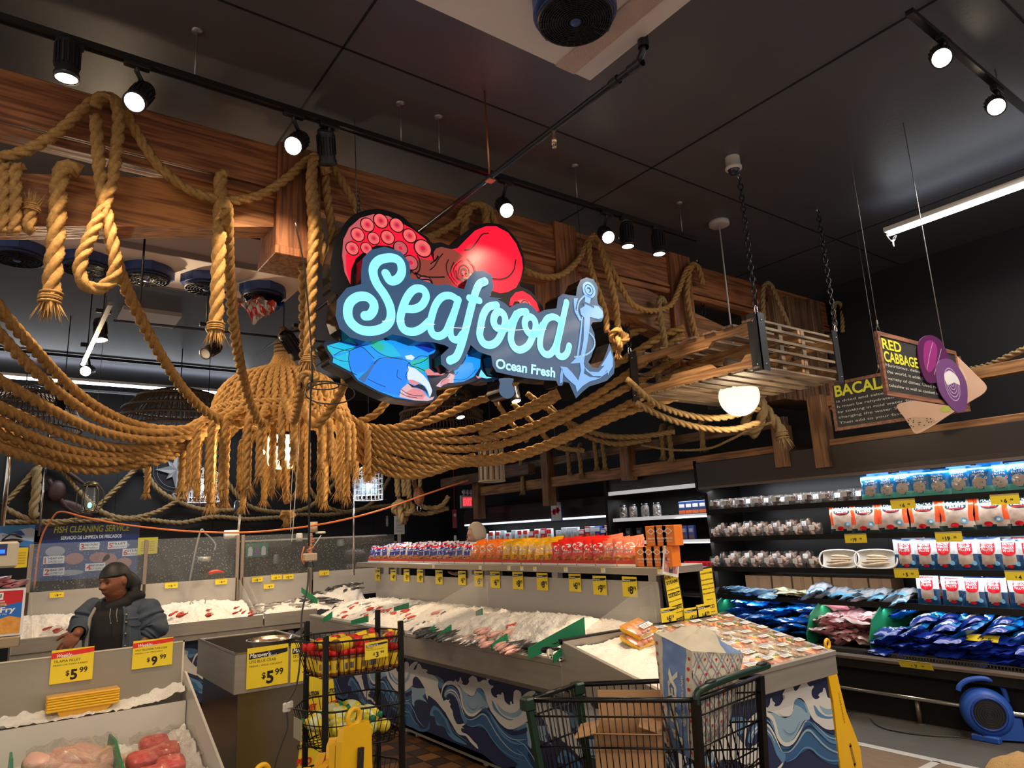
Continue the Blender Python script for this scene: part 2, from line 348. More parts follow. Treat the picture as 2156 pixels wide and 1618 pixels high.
# common materials
STEEL=mat('brushed_steel',(.46,.43,.39),.34,.55,vary=.35,vscale=3,stretch=(1,1,8),bump=.06,bscale=60)
STEELD=mat('dull_steel',(.30,.29,.27),.42,.5,vary=.4,vscale=5)
BLACK=mat('black_paint',(.012,.012,.014),.4)
BLACKM=mat('black_metal',(.015,.015,.016),.35,.6)
WHITE=mat('white_plastic',(.75,.73,.68),.4)
CHROME=mat('chrome',(.7,.7,.7),.15,1)
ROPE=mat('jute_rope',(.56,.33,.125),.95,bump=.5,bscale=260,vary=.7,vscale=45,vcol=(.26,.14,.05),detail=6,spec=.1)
ROPED=mat('dark_jute_rope',(.40,.27,.13),.95,bump=.5,bscale=260,vary=.6,vscale=60,vcol=(.22,.14,.06),detail=6,spec=.1)  # darker, less orange tone of the jute rope
YEL=mat('yellow_card',(.86,.66,.03),.5)
CYEL=mat('yellow_plastic',(.85,.48,.015),.35,vary=.15,vscale=8)
INK=mat('black_ink',(.012,.012,.012),.5)
RED=mat('red_ink',(.75,.03,.02),.5)
WHT=mat('white_ink',(.85,.85,.83),.5)
LAMP=mat('lamp_glow',(1,.93,.8),.5,emit=14,ecol=(1,.88,.68))
TUBEL=mat('tube_glow',(1,1,1),.5,emit=7,ecol=(.93,.96,1))
# ================================================================= SETTING
CEIL=mat('ceiling_paint',(.088,.088,.098),.42,bump=.12,bscale=30,vary=.3,vscale=.7)
DARK=mat('dark_wall_paint',(.009,.009,.011),.6,vary=.3,vscale=1.2)
JOINT=mat('panel_joint',(.006,.006,.007),.8)
def struct(n,b,m): return b.build(n,m,None,'structure')
b=MB(); b.box((-5,-4,4.5),(8.1,13.1,4.6))
for x0,y0,x1,y1 in ((3.9,-4,3.915,13),(1.35,2.6,1.362,6),(-5,3.3,8,3.312),(6.6,-4,6.615,13),(-5,1.0,8,1.012)): b.box((x0,y0,4.496),(x1,y1,4.4999),1)
struct('ceiling',b,[CEIL,JOINT])
b=MB(); b.box((7.95,-4,0),(8.1,13.1,4.5)); struct('wall_right',b,DARK)
b=MB(); b.box((-5,12.95,0),(8.1,13.1,4.5)); 
for x in (-1.5,0,1.5,3,4.5,6): b.box((x,12.945,0),(x+.01,12.951,4.5),1)
struct('wall_back',b,[DARK,JOINT])
# quarry tile floor
m=bpy.data.materials.new('quarry_tile'); m.use_nodes=True; N=m.node_tree.nodes; L=m.node_tree.links; bs=N['Principled BSDF']; bs.inputs['Roughness'].default_value=.35
tc=N.new('ShaderNodeTexCoord'); ck=N.new('ShaderNodeTexChecker'); ck.inputs['Scale'].default_value=6.2; ck.inputs[1].default_value=(.235,.105,.032,1); ck.inputs[2].default_value=(.075,.045,.026,1)
L.new(tc.outputs['Object'],ck.inputs[0]); br=N.new('ShaderNodeTexBrick'); br.offset=0; br.inputs['Scale'].default_value=1; br.inputs['Brick Width'].default_value=1/6.2; br.inputs['Row Height'].default_value=1/6.2; br.inputs['Mortar Size'].default_value=.006
br.inputs['Color1'].default_value=(1,1,1,1); br.inputs['Color2'].default_value=(.45,.45,.45,1); br.inputs['Mortar'].default_value=(.12,.11,.1,1)
L.new(tc.outputs['Object'],br.inputs[0]); mx=N.new('ShaderNodeMix'); mx.data_type='RGBA'; mx.blend_type='MULTIPLY'; mx.inputs[0].default_value=1; L.new(ck.outputs[0],mx.inputs[6]); L.new(br.outputs[0],mx.inputs[7]); L.new(mx.outputs[2],bs.inputs['Base Color'])
bp=N.new('ShaderNodeBump'); bp.inputs['Strength'].default_value=.3; bp.inputs['Distance'].default_value=.003; L.new(br.outputs['Fac'],bp.inputs['Height']); bp.invert=True; L.new(bp.outputs[0],bs.inputs['Normal'])
TILE=m
CONC=mat('grey_mat_floor',(.075,.068,.060),.7,bump=.3,bscale=60,vary=.5,vscale=5)
TAPE=mat('white_tape',(.42,.41,.39),.6,vary=.3,vscale=20)
BRN=mat('worn_brown_floor',(.15,.10,.06),.6,vary=.6,vscale=7,stretch=(3,1,1))
b=MB(); b.box((-5,-4,-.1),(8,13,0)); 
b.quad((5.66,-4,.002),(8,-4,.002),(8,13,.002),(5.66,13,.002),1)
b.quad((4.7,-4,.002),(5.6,-4,.002),(5.6,13,.002),(4.7,13,.002),2)
b.quad((5.58,-4,.004),(5.66,-4,.004),(5.66,13,.004),(5.58,13,.004),3)
b.quad((5.2,2.62,.004),(5.6,2.62,.004),(5.6,2.68,.004),(5.2,2.68,.004),3)
struct('floor',b,[TILE,CONC,BRN,TAPE])
# ================================================================= TIMBER
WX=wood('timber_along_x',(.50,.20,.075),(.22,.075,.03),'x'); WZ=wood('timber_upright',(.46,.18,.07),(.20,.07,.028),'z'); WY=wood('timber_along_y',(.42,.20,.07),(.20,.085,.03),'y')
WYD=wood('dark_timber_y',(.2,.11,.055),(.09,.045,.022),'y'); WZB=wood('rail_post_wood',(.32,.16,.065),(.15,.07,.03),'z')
b=MB(); b.box((-1.2,4.2,4.0),(7.9,4.45,4.31),bev=.008); b.box((-1.2,4.19,3.93),(7.9,4.24,3.985),bev=.006); b.box((-1.2,4.19,4.0),(7.9,4.2,4.02))
o=b.build('roof_beam',WX); recenter(o); tag(o,'long reddish timber beam hung just below the dark ceiling','beam')
def brace(name,pts,mx_,label,y0=4.22,y1=4.42):
    b=MB(); fr=Frame((0,y0,0),(1,0,0),(0,0,1)); b.prism([(p.x,p.z) for p in pts],fr,-(y1-y0),0); o=b.build(name,mx_); recenter(o); tag(o,label,'beam'); return o
Yb=4.22
def AY(x,y,Y=Yb): return at(x,y,'y',Y)
W2=wood('timber_brace',(.66,.28,.08),(.30,.10,.03),'x')
brace('timber_brace',[AY(-60,362),AY(577,382),AY(577,478),AY(-60,476)],W2,'orange timber brace running left from the hanging timber post')
b=MB(); b.box((1.27,4.16,3.55),(1.56,4.52,4.33),bev=.008); b.box((1.262,4.152,3.542),(1.568,4.528,3.6),bev=.004)
o=b.build('timber_post',WZ); recenter(o); tag(o,'square timber post hanging from the long beam, cut end facing down','post')
# right part of the truss
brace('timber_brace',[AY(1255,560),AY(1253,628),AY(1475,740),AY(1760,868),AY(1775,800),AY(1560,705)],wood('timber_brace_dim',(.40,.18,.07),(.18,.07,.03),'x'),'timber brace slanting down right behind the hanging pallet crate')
b=MB(); b.box((3.62,4.17,3.0),(3.86,4.5,4.34),bev=.008); o=b.build('timber_post',WZ); recenter(o); tag(o,'timber post of the truss behind the anchor of the lit sign','post')
brace('timber_brace',[AY(1100,572),AY(1225,600),AY(1225,560),AY(1100,500)],WX,'short timber brace seen between the red octopus and the anchor')
b=MB(); b.box((5.05,4.16,3.2),(5.36,4.5,4.36),bev=.008); o=b.build('timber_post',WZ); recenter(o); tag(o,'timber post standing above the hanging pallet crate','post')
b=MB()
for i,(x0,x1,d) in enumerate(((6.62,6.84,0),(6.86,7.06,.03),(7.08,7.3,.0),(7.31,7.52,.04))): b.box((x0,4.1-d,3.0),(x1,4.16,4.16+.02*i),bev=.004)
b.box((6.6,4.16,3.0),(7.55,4.5,4.1))
o=b.build('plank_column',wood('weathered_planks',(.21,.11,.055),(.08,.04,.02),'z')); recenter(o); tag(o,'column clad in weathered upright planks at the right end of the beam','column')
# railings above the refrigerated cases
def rail(y0,y1,z0,z1,label,x=6.8,m=WY,d=.09):
    b=MB(); b.box((x,y0,z0),(x+d,y1,z1),bev=.006); o=b.build('timber_rail',m); recenter(o); tag(o,label,'rail'); return o
rail(4.3,10.4,2.40,2.55,'lower timber rail above the cases on the left, up to the plank gap'); rail(1.0,3.84,2.38,2.53,'lower timber rail above the right refrigerated case')
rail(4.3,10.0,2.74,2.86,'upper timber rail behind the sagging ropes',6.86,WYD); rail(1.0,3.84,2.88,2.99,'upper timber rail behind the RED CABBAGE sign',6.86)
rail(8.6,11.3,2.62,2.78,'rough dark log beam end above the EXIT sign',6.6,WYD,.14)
for y,z0,z1,l in ((10.35,2.0,2.72,'left end post of the timber railing beside the EXIT sign'),(8.38,2.12,2.95,'railing post above the small framed crab poster'),(6.66,2.36,2.95,'railing post above the left end of the jar shelves'),(4.32,2.3,2.75,'railing post under the white globe lamp'),(3.86,2.25,3.0,'railing post left of the BACALAO sign')):
    b=MB(); b.box((6.74,y-.08,z0),(6.9,y+.08,z1),bev=.006); o=b.build('rail_post',WZB); recenter(o); tag(o,l,'post')
# ================================================================= CEILING THINGS
b=MB(); b.box((-1.5,3.58,4.19),(4.77,3.62,4.215)); b.box((-1.5,3.575,4.182),(4.77,3.585,4.19)); b.box((-1.5,3.615,4.182),(4.77,3.625,4.19))
o=b.build('lighting_track',mat('track_black',(.02,.02,.022),.3,.3)); recenter(o); tag(o,'long black lighting track in front of the timber beam','track')
ROD=mat('rod_metal',(.32,.3,.3),.4,.8)
k=0
for px,py in ((421,50),(850,210),(929,240),(1213,347),(1435,425)):
    p=at(px,py,'z',4.5); b=MB(); b.cyl((p.x,3.6,4.21),(p.x,3.6,4.5),.005,6); b.lathe([(.001,4.485),(.028,4.488),(.03,4.499)],(p.x,3.6,0),n=14); o=b.build('track_rod',ROD); recenter(o)
    tag(o,'thin ceiling rod holding the lighting track, '+ORD[k]+' from the left','rod','rods of the lighting track'); k+=1
def track_lamp(p,t,label,scale=1,arm=None,ribs=True,lit=True):
    r=T('track_lamp',label,'lamp',p,'track lamps'); d=(V(t)-V(p)).normalized(); p=V(p)
    b=MB(); top=p-d*.2*scale; prof=[(.03,-.21),(.047,-.2),(.05,-.19)]
    prof+=[(.05,-.03),(.056,-.02),(.056,.004),(.048,.004),(.046,-.012)]
    b.lathe([(a*scale,h*scale) for a,h in prof],p,d,20)
    if ribs:
        x=d.orthogonal().normalized(); y=d.cross(x)
        for k in range(16):
            a=2*PI*k/16; q=(x*math.cos(a)+y*math.sin(a))*.052*scale; b.bar(p-d*.17*scale+q,p-d*.06*scale+q,.006,.01,up=q)
    b.build('lamp_head',BLACK,r)
    b=MB(); b.lathe([(.0005,-.008),(.047,-.008),(.047,-.0)],p,d,20); b.v=[tuple(p+(V(q)-p)*1) for q in b.v]
    b.build('lens',LAMP if lit else WHITE,r)
    a=arm or V((p.x,3.6,4.19)); b=MB(); b.tube([V(a),V(a)-V((0,0,.05)),top],.012,8); b.box((a[0]-.06,a[1]-.02,a[2]-.03),(a[0]+.06,a[1]+.02,a[2]+.005),bev=.004); b.build('lamp_bracket',BLACK,r)
    return r
for px,py,t,l in ((140,165,(.25,3.75,0),'ribbed black track lamp at the far left, pointing down'),(283,215,(-.6,1.8,1.4),'lit track lamp above the top of the first draped rope'),(617,307,(-.2,1.8,1.9),'lit track lamp above the hanging timber post'),
    (1067,443,(1.8,1.5,2),'lit track lamp above the head of the red octopus'),(1281,500,(2.9,2.3,2.8),'tilted lit track lamp above the anchor'),(1322,519,(3.85,3.6,0),'small black track lamp pointing down, beside the tilted one'),(1388,535,(4.23,3.6,0),'black track lamp nearest the right end of the track')):
    p=at(px,py,'y',3.6); track_lamp(p,(V(t)-p)+p,l)
p=at(690,345,'y',3.75); track_lamp(p,(1.9,4.6,3.0),'unlit ribbed track lamp tilted right above the hanging post',arm=(p.x-.05,3.6,4.19),lit=False)
for px,py,l in ((1983,122,'bright warm ceiling spot at the upper right'),(2098,225,'small warm ceiling spot near the right edge')):
    p=at(px,py,'z',4.2); track_lamp(p,(1.2 if px<2000 else 1.6,.2,1.8),l,arm=(p.x+.08,p.y,4.36))
b=MB(); b.box((3.7,1.26,4.36),(5.6,1.3,4.39)); o=b.build('lighting_track',MATS['track_black']); recenter(o); tag(o,'short black lighting track at the upper right','track')
b=MB(); b.cyl((4.9,1.28,4.38),(4.9,1.28,4.5),.005,6); o=b.build('track_rod',ROD); recenter(o); tag(o,'thin rod over the short lighting track at the upper right','rod')
# evaporator units
EVW=mat('evaporator_white',(.78,.70,.66),.45,vary=.15,vscale=3); FANB=mat('fan_blue',(.035,.07,.24),.4); FANK=mat('fan_grille',(.012,.012,.013),.45,.5); STIP=mat('stippled_metal',(.62,.46,.38),.35,.3,bump=1,bscale=160)
def fan(root,c,R,nsp=20,nr=10,hub=True):
    c=V(c); b=MB()
    P=[(math.cos(a)*R*1.13*(1+.10*max(0,math.cos(4*a-0))**6),math.sin(a)*R*1.13*(1+.10*max(0,math.cos(4*a))**6)) for a in [2*PI*i/48 for i in range(48)]]
    fr=Frame(c,(1,0,0),(0,-1,0)); b.prism(P,fr,-.001,.075)
    b.lathe([(R*1.04,-.10),(R*1.0,-.05)],c,n=32); h=b.build('fan_housing',FANB,root)
    b=MB(); b.lathe([(R*1.04,-.05),(R*1.02,-.11),(R*.97,-.112)],c,n=36)
    for k in range(nr): 
        r=R*(.16+.84*k/nr); b.tube([(c.x+r*math.cos(a),c.y+r*math.sin(a),c.z-.11-.006*(1-k/nr)) for a in [2*PI*i/32 for i in range(32)]],.0032,4,closed=True)
    for k in range(nsp): a=2*PI*k/nsp; b.cyl((c.x+R*.1*math.cos(a),c.y+R*.1*math.sin(a),c.z-.114),(c.x+R*math.cos(a),c.y+R*math.sin(a),c.z-.11),.003,4)
    b.lathe([(.001,-.122),(R*.14,-.12),(R*.16,-.105)],c,n=16,mi=1)
    g=b.build('fan_grille',[FANK,FANB],h)
    b=MB(); b.lathe([(.001,-.07),(R*.95,-.07)],c,n=24,mi=0)
    for k in range(5):
        a=2*PI*k/5; e=[V((math.cos(a+q)*R*rr,math.sin(a+q)*R*rr,zz))+c for q,rr,zz in ((-.25,.15,-.075),(-.35,.92,-.076),(.3,.92,-.09),(.25,.15,-.09))]; b.quad(*e,mi=1)
    b.build('fan_blade',[mat('fan_void',(.006,.006,.006),.8),FANK],h)
r=T('evaporator_unit','big pale ceiling cooling unit with one large round fan','cooling unit',(1.8,1.8,4.0))
b=MB(); b.box((-.9,.9,4.0),(2.26,2.26,4.5)); b.build('casing',EVW,r)
b=MB(); b.box((2.03,.9,3.992),(2.15,2.26,4.0)); b.build('trim_strip',STIP,r)
fan(r,(1.82,1.88,3.998),.16,28,13)
r=T('evaporator_unit','long white ceiling cooling unit with a row of five blue fans','cooling unit',(1.0,6.4,4.12))
z=4.12; b=MB(); b.box((-1.6,5.98,z),(2.14,6.76,4.42)); b.build('casing',EVW,r)
b=MB(); b.box((-1.6,5.96,z-.004),(2.15,5.975,z+.05)); b.box((-1.6,6.77,z-.004),(2.15,6.785,z+.03)); b.build('casing_edge',mat('evap_edge',(.35,.31,.29),.5,.3),r)
for px,py in ((38,527),(185,550),(313,573),(440,592),(560,612)):
    p=at(px,py,'z',z-.06); fan(r,(p.x,6.36,z-.0),.175,16,6)
# red and white plastic bag caught under the last fan
b=MB(); p=at(562,632,'z',z-.2); random.seed(3)
def crum(u,v):
    return V((p.x-.2+.4*u,6.22+.3*v,z-.14-.05*math.sin(u*9+v*3)-.10*abs(fbm(u*3,v*3,4))-.10*(1-abs(2*u-1))*v))
b.grid(crum,26,16,smooth=False,mf=lambda u,v:(0 if fbm(u*5,v*5,9)>.12 else 1 if fbm(u*4,v*6,2)>-.1 else 2) if u<.8 else 3)
o=b.build('plastic_bag',[mat('bag_red',(.5,.02,.02),.25),mat('bag_white',(.6,.6,.6),.25),mat('bag_grey',(.25,.25,.27),.3),mat('bag_blue',(.02,.08,.4),.25)]); recenter(o); tag(o,'crumpled red and white plastic bag caught under the last blue fan','bag')
b=MB(); p0=at(228,735,'z',4.28);p1=at(353,742,'z',4.28)
b.box((p0.x,8.7,4.45),(p0.x+.62,9.25,4.5)); o=b.build('ceiling_panel',mat('panel_white',(.5,.45,.42),.5)); recenter(o); tag(o,'white ceiling access panel far left, above the strip light','panel')
# pipes
PIPE=mat('pipe_black',(.03,.03,.035),.3,.5); CPR=mat('copper',(.5,.2,.1),.3,.8)
r=T('sprinkler_pipe','thin sprinkler pipe crossing the ceiling towards the back','pipe',(2.27,3.5,3.9)); _m=Matrix.Translation((2.27,2.58,3.89))@Matrix.Scale(.88,4)@Matrix.Translation((-2.64,-3.03,-4.28))
b=MB(); b.tube([(2.27,1.9,4.02),(2.27,1.91,3.94),(2.27,1.95,3.9),(2.27,8,3.9)],.017,12); b.lathe([(.025,-.04),(.025,.04)],(2.27,1.96,3.9),(0,1,0),14); b.lathe([(.024,-.025),(.024,.025)],(2.27,2.1,3.9),(0,1,0),14); b.lathe([(.026,-.05),(.026,.02)],(2.27,1.9,4.01),(0,0,1),14); b.build('pipe',PIPE,r)
b=MB(); b.M=_m; b.lathe([(.004,-.12),(.014,-.118),(.014,-.112),(.004,-.11),(.004,-.09),(.016,-.085),(.018,-.06),(.012,-.05),(.012,-.0)],(2.64,3.03,4.28),n=12); b.tube([(2.632,3.03,4.2),(2.62,3.03,4.185),(2.632,3.03,4.165)],.003,5); b.tube([(2.648,3.03,4.2),(2.66,3.03,4.185),(2.648,3.03,4.165)],.003,5); b.build('sprinkler_head',mat('brass',(.6,.45,.3),.3,.9),r)
b=MB(); b.cyl((2.27,3.2,3.9),(2.25,3.19,4.49),.006,8); b.box((2.245,3.17,3.872),(2.295,3.22,3.882)); b.build('pipe_hanger',CPR,r)
# domes, smoke detector etc
p=at(1543,342,'z',4.46); r=T('ceiling_camera','white dome security camera on the dark ceiling','camera',(p.x,p.y,4.5))
b=MB(); b.lathe([(.055,0),(.055,-.075),(.062,-.08),(.062,-.1),(.046,-.105)],(p.x,p.y,4.5),n=24); b.build('housing',mat('cream_plastic',(.62,.58,.54),.4),r)
b=MB(); b.lathe([(.046,-.1),(.04,-.125),(.022,-.143),(.001,-.15)],(p.x,p.y,4.5),n=20); b.build('camera_dome',mat('dome_smoke',(.02,.02,.03),.1),r)
# strip light (right) and behind
def strip(a,bb,label,loop=False):
    a=V(a);bb=V(bb); r=T('strip_light',label,'strip light',(a+bb)/2,'fluorescent strip lights'); d=(bb-a).normalized(); s=d.cross(V((0,0,1)))
    b=MB(); b.bar(a+V((0,0,.035)),bb+V((0,0,.035)),.09,.04); b.build('fixture_body',WHITE,r)
    b=MB(); b.tube([a+d*.02,bb-d*.02],.022,10); b.build('tube',TUBEL,r)
    if loop: b=MB(); q=a+V((0,0,.0)); b.tube(cat_path([q,q-V((0,.02,.05)),q-V((0,.05,.08)),q-V((0,.08,.04)),q-V((0,.05,.06)),q-V((0,.045,.13))],5),.005,6); b.build('loose_cord',WHITE,r)
    return r
strip((6.2,2.65,4.2),(6.2,.6,4.2),'white fluorescent strip light at the right edge of the photo',True)
strip((-1.2,11.8,4.2),(2.2,11.8,4.2),'long fluorescent strip light at the back left, behind the ropes'); strip((2.3,11.8,4.2),(4.7,11.8,4.2),'fluorescent strip light at the back, partly behind the lit crab claw')
b=MB(); b.box((-1.6,11.98,4.1),(4.9,12.0,4.14)); b.box((-1.6,11.3,4.45),(4.9,11.32,4.49)); o=b.build('cable_tray',BLACK); recenter(o); tag(o,'black cable tray behind the strip lights at the back','tray')
# ================================================================= LIT SIGN
def em(name,c,e=1.0): return mat(name,tuple(x*.13 for x in c),.4,emit=e,ecol=c,coat=.06)
SY=3.80
FRS=Frame((0,0,0),(1,0,0),(0,0,1))          # x stays x, y is height, +n faces the aisle
def zz(pts,ox,oy,sc,Y): 
    out=[]
    for a,b_ in pts: p=at(ox+a/sc,oy+b_/sc,'y',Y); out.append((p.x,p.z))
    return out
z0=lambda P,Y=SY: zz(P,640,400,2.994,Y)
z1=lambda P,Y=SY: zz(P,690,420,4.687,Y)
z2=lambda P,Y=SY: zz(P,680,700,5.989,Y)
z3=lambda P,Y=SY: zz(P,940,560,5.39,Y)
def smooth2(P,n=4): return [(p.x,p.y) for p in cat_path([V((a,b,0)) for a,b in P],n,True)]
def FR(Y): return Frame((0,Y,0),(1,0,0),(0,0,1))
root=T('seafood_sign','lit sign reading Seafood Ocean Fresh, with red octopus, blue crab claw and anchor','sign',(2.6,3.85,2.6))
SIDE=mat('sign_return_metal',(.02,.02,.022),.2,.7)
NAVY=em('sign_navy',(.035,.085,.17),.75); CYAN=em('sign_cyan',(.25,.80,1.0),.95); CYAN2=em('sign_pale_cyan',(.42,.85,1.0),.8)
BK=em('sign_black',(.004,.004,.006),.3)
# board behind: octopus
YO=3.90; fo=FR(YO)
OC=smooth2(z1([(70,930),(35,800),(28,640),(65,450),(130,300),(220,180),(330,120),(480,95),(620,120),(740,170),(830,260),(900,320),(980,370),(1030,430),(1120,425),(1220,455),(1300,380),(1420,280),(1560,235),(1700,250),(1820,340),(1900,460),(1945,620),(1930,760),(1895,850),(1990,900),(2080,1000),(2120,1120),(1850,1190),(1000,1050),(400,990)],YO))
b=MB(); b.prism(OC,fo,-.14,0,0,1); ob=b.build('octopus_board',[BK,SIDE],root)
b=MB(); red=z1([(222,840),(165,720),(141,560),(152,400),(210,280),(320,185),(450,147),(600,168),(720,230),(820,285),(880,330),(960,390),(1010,460),(1022,560),(1050,600),(1045,520),(1070,485),(1120,472),(1200,498),(1280,482),(1360,400),(1450,310),(1560,265),(1660,265),(1780,330),(1860,440),(1915,580),(1925,680),(1900,790),(1860,870),(1780,915),(1700,928),(1620,905),(1550,890),(1300,900),(1100,900),(900,850),(800,780),(790,650),(760,560),(700,500),(600,460),(480,455),(380,500),(280,580),(235,680),(225,760)],YO)
b.poly(red,fo,.002,0)
b.poly(z1([(1060,600),(1045,520),(1070,485),(1120,472),(1250,500),(1330,560),(1250,640),(1180,760),(1260,880),(1100,900),(900,850),(800,780),(840,690),(900,580),(1000,600)],YO),fo,.003,5)
b.poly(z1([(222,840),(165,720),(141,560),(152,400),(210,280),(320,185),(450,147),(600,168),(640,190),(520,200),(420,230),(300,310),(210,430),(175,560),(180,700)],YO),fo,.003,1)
b.poly(z1([(195,560),(290,545),(240,620),(215,700)],YO),fo,.004,0)
b.poly(z1([(1790,1050),(1800,980),(1850,920),(1920,905),(2000,950),(2060,1020),(2090,1110),(1980,1100),(1900,1010),(1840,1010),(1820,1050)],YO),fo,.003,0)
b.poly(z1([(1540,930),(1590,905),(1610,950),(1560,960)],YO),fo,.003,0)
b.poly(z1([(1870,1000),(1940,985),(1990,1020),(2010,1060),(1950,1040),(1900,1030)],YO),fo,.004,2)
b.poly(z1([(640,520),(760,560),(800,780),(1010,880),(940,780),(860,740),(820,640),(700,500)],YO),fo,.0025,4)
for x,y,r,k in ((520,215,66,1),(388,255,62,1),(293,352,62,1),(240,488,60,1),(678,258,64,1),(805,363,62,1),(935,487,78,1),(450,388,56,1),(588,378,62,1),(378,485,52,1),(715,485,64,0),(815,628,66,0),(960,830,66,0)):
    c=z1([(x,y),(x+r,y),(x,y+r)],YO); rr=abs(c[1][0]-c[0][0]); ry=abs(c[2][1]-c[0][1])
    b.disc(c[0][0],c[0][1],rr*1.16,fo,.005,4,24,ry*1.16); b.disc(c[0][0],c[0][1],rr,fo,.006,2 if k else 1,24,ry); b.disc(c[0][0],c[0][1],rr*.55,fo,.0065,6,18,ry*.55);b.disc(c[0][0],c[0][1],rr*.3,fo,.007,3,14,ry*.3)
lw=z1([(0,0),(12,0)],YO); lw=abs(lw[1][0]-lw[0][0])
for P,wd in (([(1345,505),(1410,490),(1460,430),(1520,350),(1580,338)],1.1),([(1850,600),(1830,700),(1770,770),(1700,790),(1620,785)],1.3),([(860,730),(940,765),(1040,772),(1145,770)],1.4),([(1005,700),(1050,660),(1090,590),(1130,540)],1),([(1010,640),(1060,600),(1080,560)],1),
   ([(1185,600),(1165,660),(1180,740),(1230,820),(1270,860)],1.1),([(1240,625),(1210,700),(1225,770),(1275,830)],1),([(1270,640),(1240,690),(1250,760),(1300,810)],.9),([(1375,590),(1410,620),(1440,670),(1460,720)],1),([(1390,620),(1430,660),(1445,710)],.8),([(1280,630),(1310,610),(1330,615)],.7),
   ([(1290,700),(1300,670),(1340,650),(1380,670),(1395,720),(1370,770),(1320,780),(1285,750),(1290,700)],1.2),([(1330,760),(1310,720),(1330,685),(1365,700),(1360,740)],1.8),([(1260,710),(1275,780),(1330,800)],1.3),([(1900,1030),(1930,1000),(1960,1010),(1990,1050)],.8),([(1040,500),(1030,560),(1050,610),(1085,570)],1.3),([(830,720),(860,740),(900,700),(905,620),(880,560)],1.2),([(860,730),(900,790),(1000,800),(1030,880)],1.4)):
    b.stroke(z1(P,YO),lw*wd,fo,.0075,4)
RD=em('octopus_red',(.80,.006,.03),.9)
b.build('octopus_artwork',[RD,em('octopus_rose',(.55,.10,.12),.7),em('octopus_sucker',(.85,.12,.12),.8),em('octopus_crimson',(.62,.01,.05),.8),BK,em('octopus_brown',(.28,.05,.035),.7),em('octopus_sucker_mid',(.68,.09,.10),.7)],ob)
# board behind: crab claw
YC=3.90; fc=FR(YC)
CL=smooth2(z2([(10,150),(55,108),(200,112),(330,60),(700,-40),(1500,-60),(2200,150),(2230,560),(2156,620),(2050,628),(1950,606),(1850,640),(1700,668),(1550,690),(1440,720),(1430,780),(1440,820),(1400,870),(1330,892),(1150,882),(900,842),(700,765),(430,625),(340,530),(90,400),(88,330),(35,230)],YC))
b=MB(); b.prism(CL,fc,-.13,0,0,1); cb=b.build('claw_board',[em('claw_outline_navy',(.008,.02,.05),.5),SIDE],root)
b=MB()
def P2(l,mi,c): b.poly(z2(l,YC),fc,c,mi)
P2([(60,165),(200,128),(330,160),(420,190),(560,165),(700,120),(1100,60),(1420,220),(1400,260),(1330,290),(1340,470),(1290,500),(1340,640),(1340,830),(1150,860),(900,820),(700,745),(440,605),(360,500),(120,380),(130,320),(60,200)],0,.002)
P2([(1830,130),(1990,240),(1980,440),(1900,560),(1780,620),(1640,640),(1660,520),(1640,470),(1760,400),(1800,330)],0,.002)
P2([(50,170),(200,128),(420,185),(330,240),(140,280),(60,210)],3,.003); P2([(45,175),(130,280),(110,290),(60,220)],4,.0035)
P2([(130,320),(330,250),(330,480),(350,500),(120,380)],3,.003)
P2([(590,160),(760,95),(880,170),(980,300),(820,320),(700,250)],3,.003); P2([(590,160),(700,110),(780,180),(740,250),(660,210)],4,.0035)
P2([(330,260),(420,200),(500,190),(620,330),(640,400),(520,500),(400,520),(335,440)],1,.003)
P2([(620,370),(800,330),(1000,350),(1080,400),(1060,560),(1040,690),(980,740),(960,800),(700,740),(450,600),(560,480)],1,.003)
P2([(440,590),(560,480),(650,370),(720,340),(640,420),(560,560),(520,640)],5,.0035)
P2([(980,720),(1060,650),(1150,690),(1200,750),(1300,800),(1340,830),(1400,810),(1380,850),(1320,868),(1150,860),(960,815)],6,.0035); P2([(1040,760),(1150,700),(1250,730),(1300,790),(1250,850),(1080,830)],7,.0038)
P2([(1070,430),(1160,460),(1260,540),(1340,640),(1375,740),(1345,830),(1325,760),(1290,690),(1220,640),(1130,600),(1060,600),(1060,500)],8,.004)
P2([(1070,600),(1140,605),(1220,650),(1160,670),(1090,650)],7,.0045)
P2([(1060,640),(1120,700),(1180,700),(1230,720),(1290,750),(1320,800),(1310,740),(1260,670),(1200,655),(1150,680)],9,.005)
P2([(1280,480),(1340,460),(1400,510),(1560,510),(1500,545),(1310,545)],7,.0035)
P2([(1660,530),(1640,640),(1540,640),(1480,695),(1420,680),(1460,640),(1500,600),(1560,570),(1590,520)],6,.0035); P2([(1490,620),(1560,590),(1600,600),(1560,650),(1500,670)],7,.004)
P2([(1090,370),(1330,310),(1330,460),(1260,510),(1130,430)],4,.003); P2([(1150,400),(1300,350),(1320,440),(1240,480)],3,.0035)
P2([(1030,300),(1110,285),(1155,320),(1120,355),(1050,340)],8,.004)
P2([(1990,470),(2060,560),(2130,575),(2060,585),(1960,560)],10,.003); P2([(1920,545),(1960,560),(2000,575),(1950,585)],7,.003)
P2([(1820,310),(1980,320),(1970,250),(1850,190)],2,.0032); P2([(1140,170),(1280,120),(1440,210),(1330,260)],2,.0032); P2([(200,120),(560,160),(420,190),(330,160)],2,.0032)
lw2=z2([(0,0),(9,0)],YC); lw2=abs(lw2[1][0]-lw2[0][0])
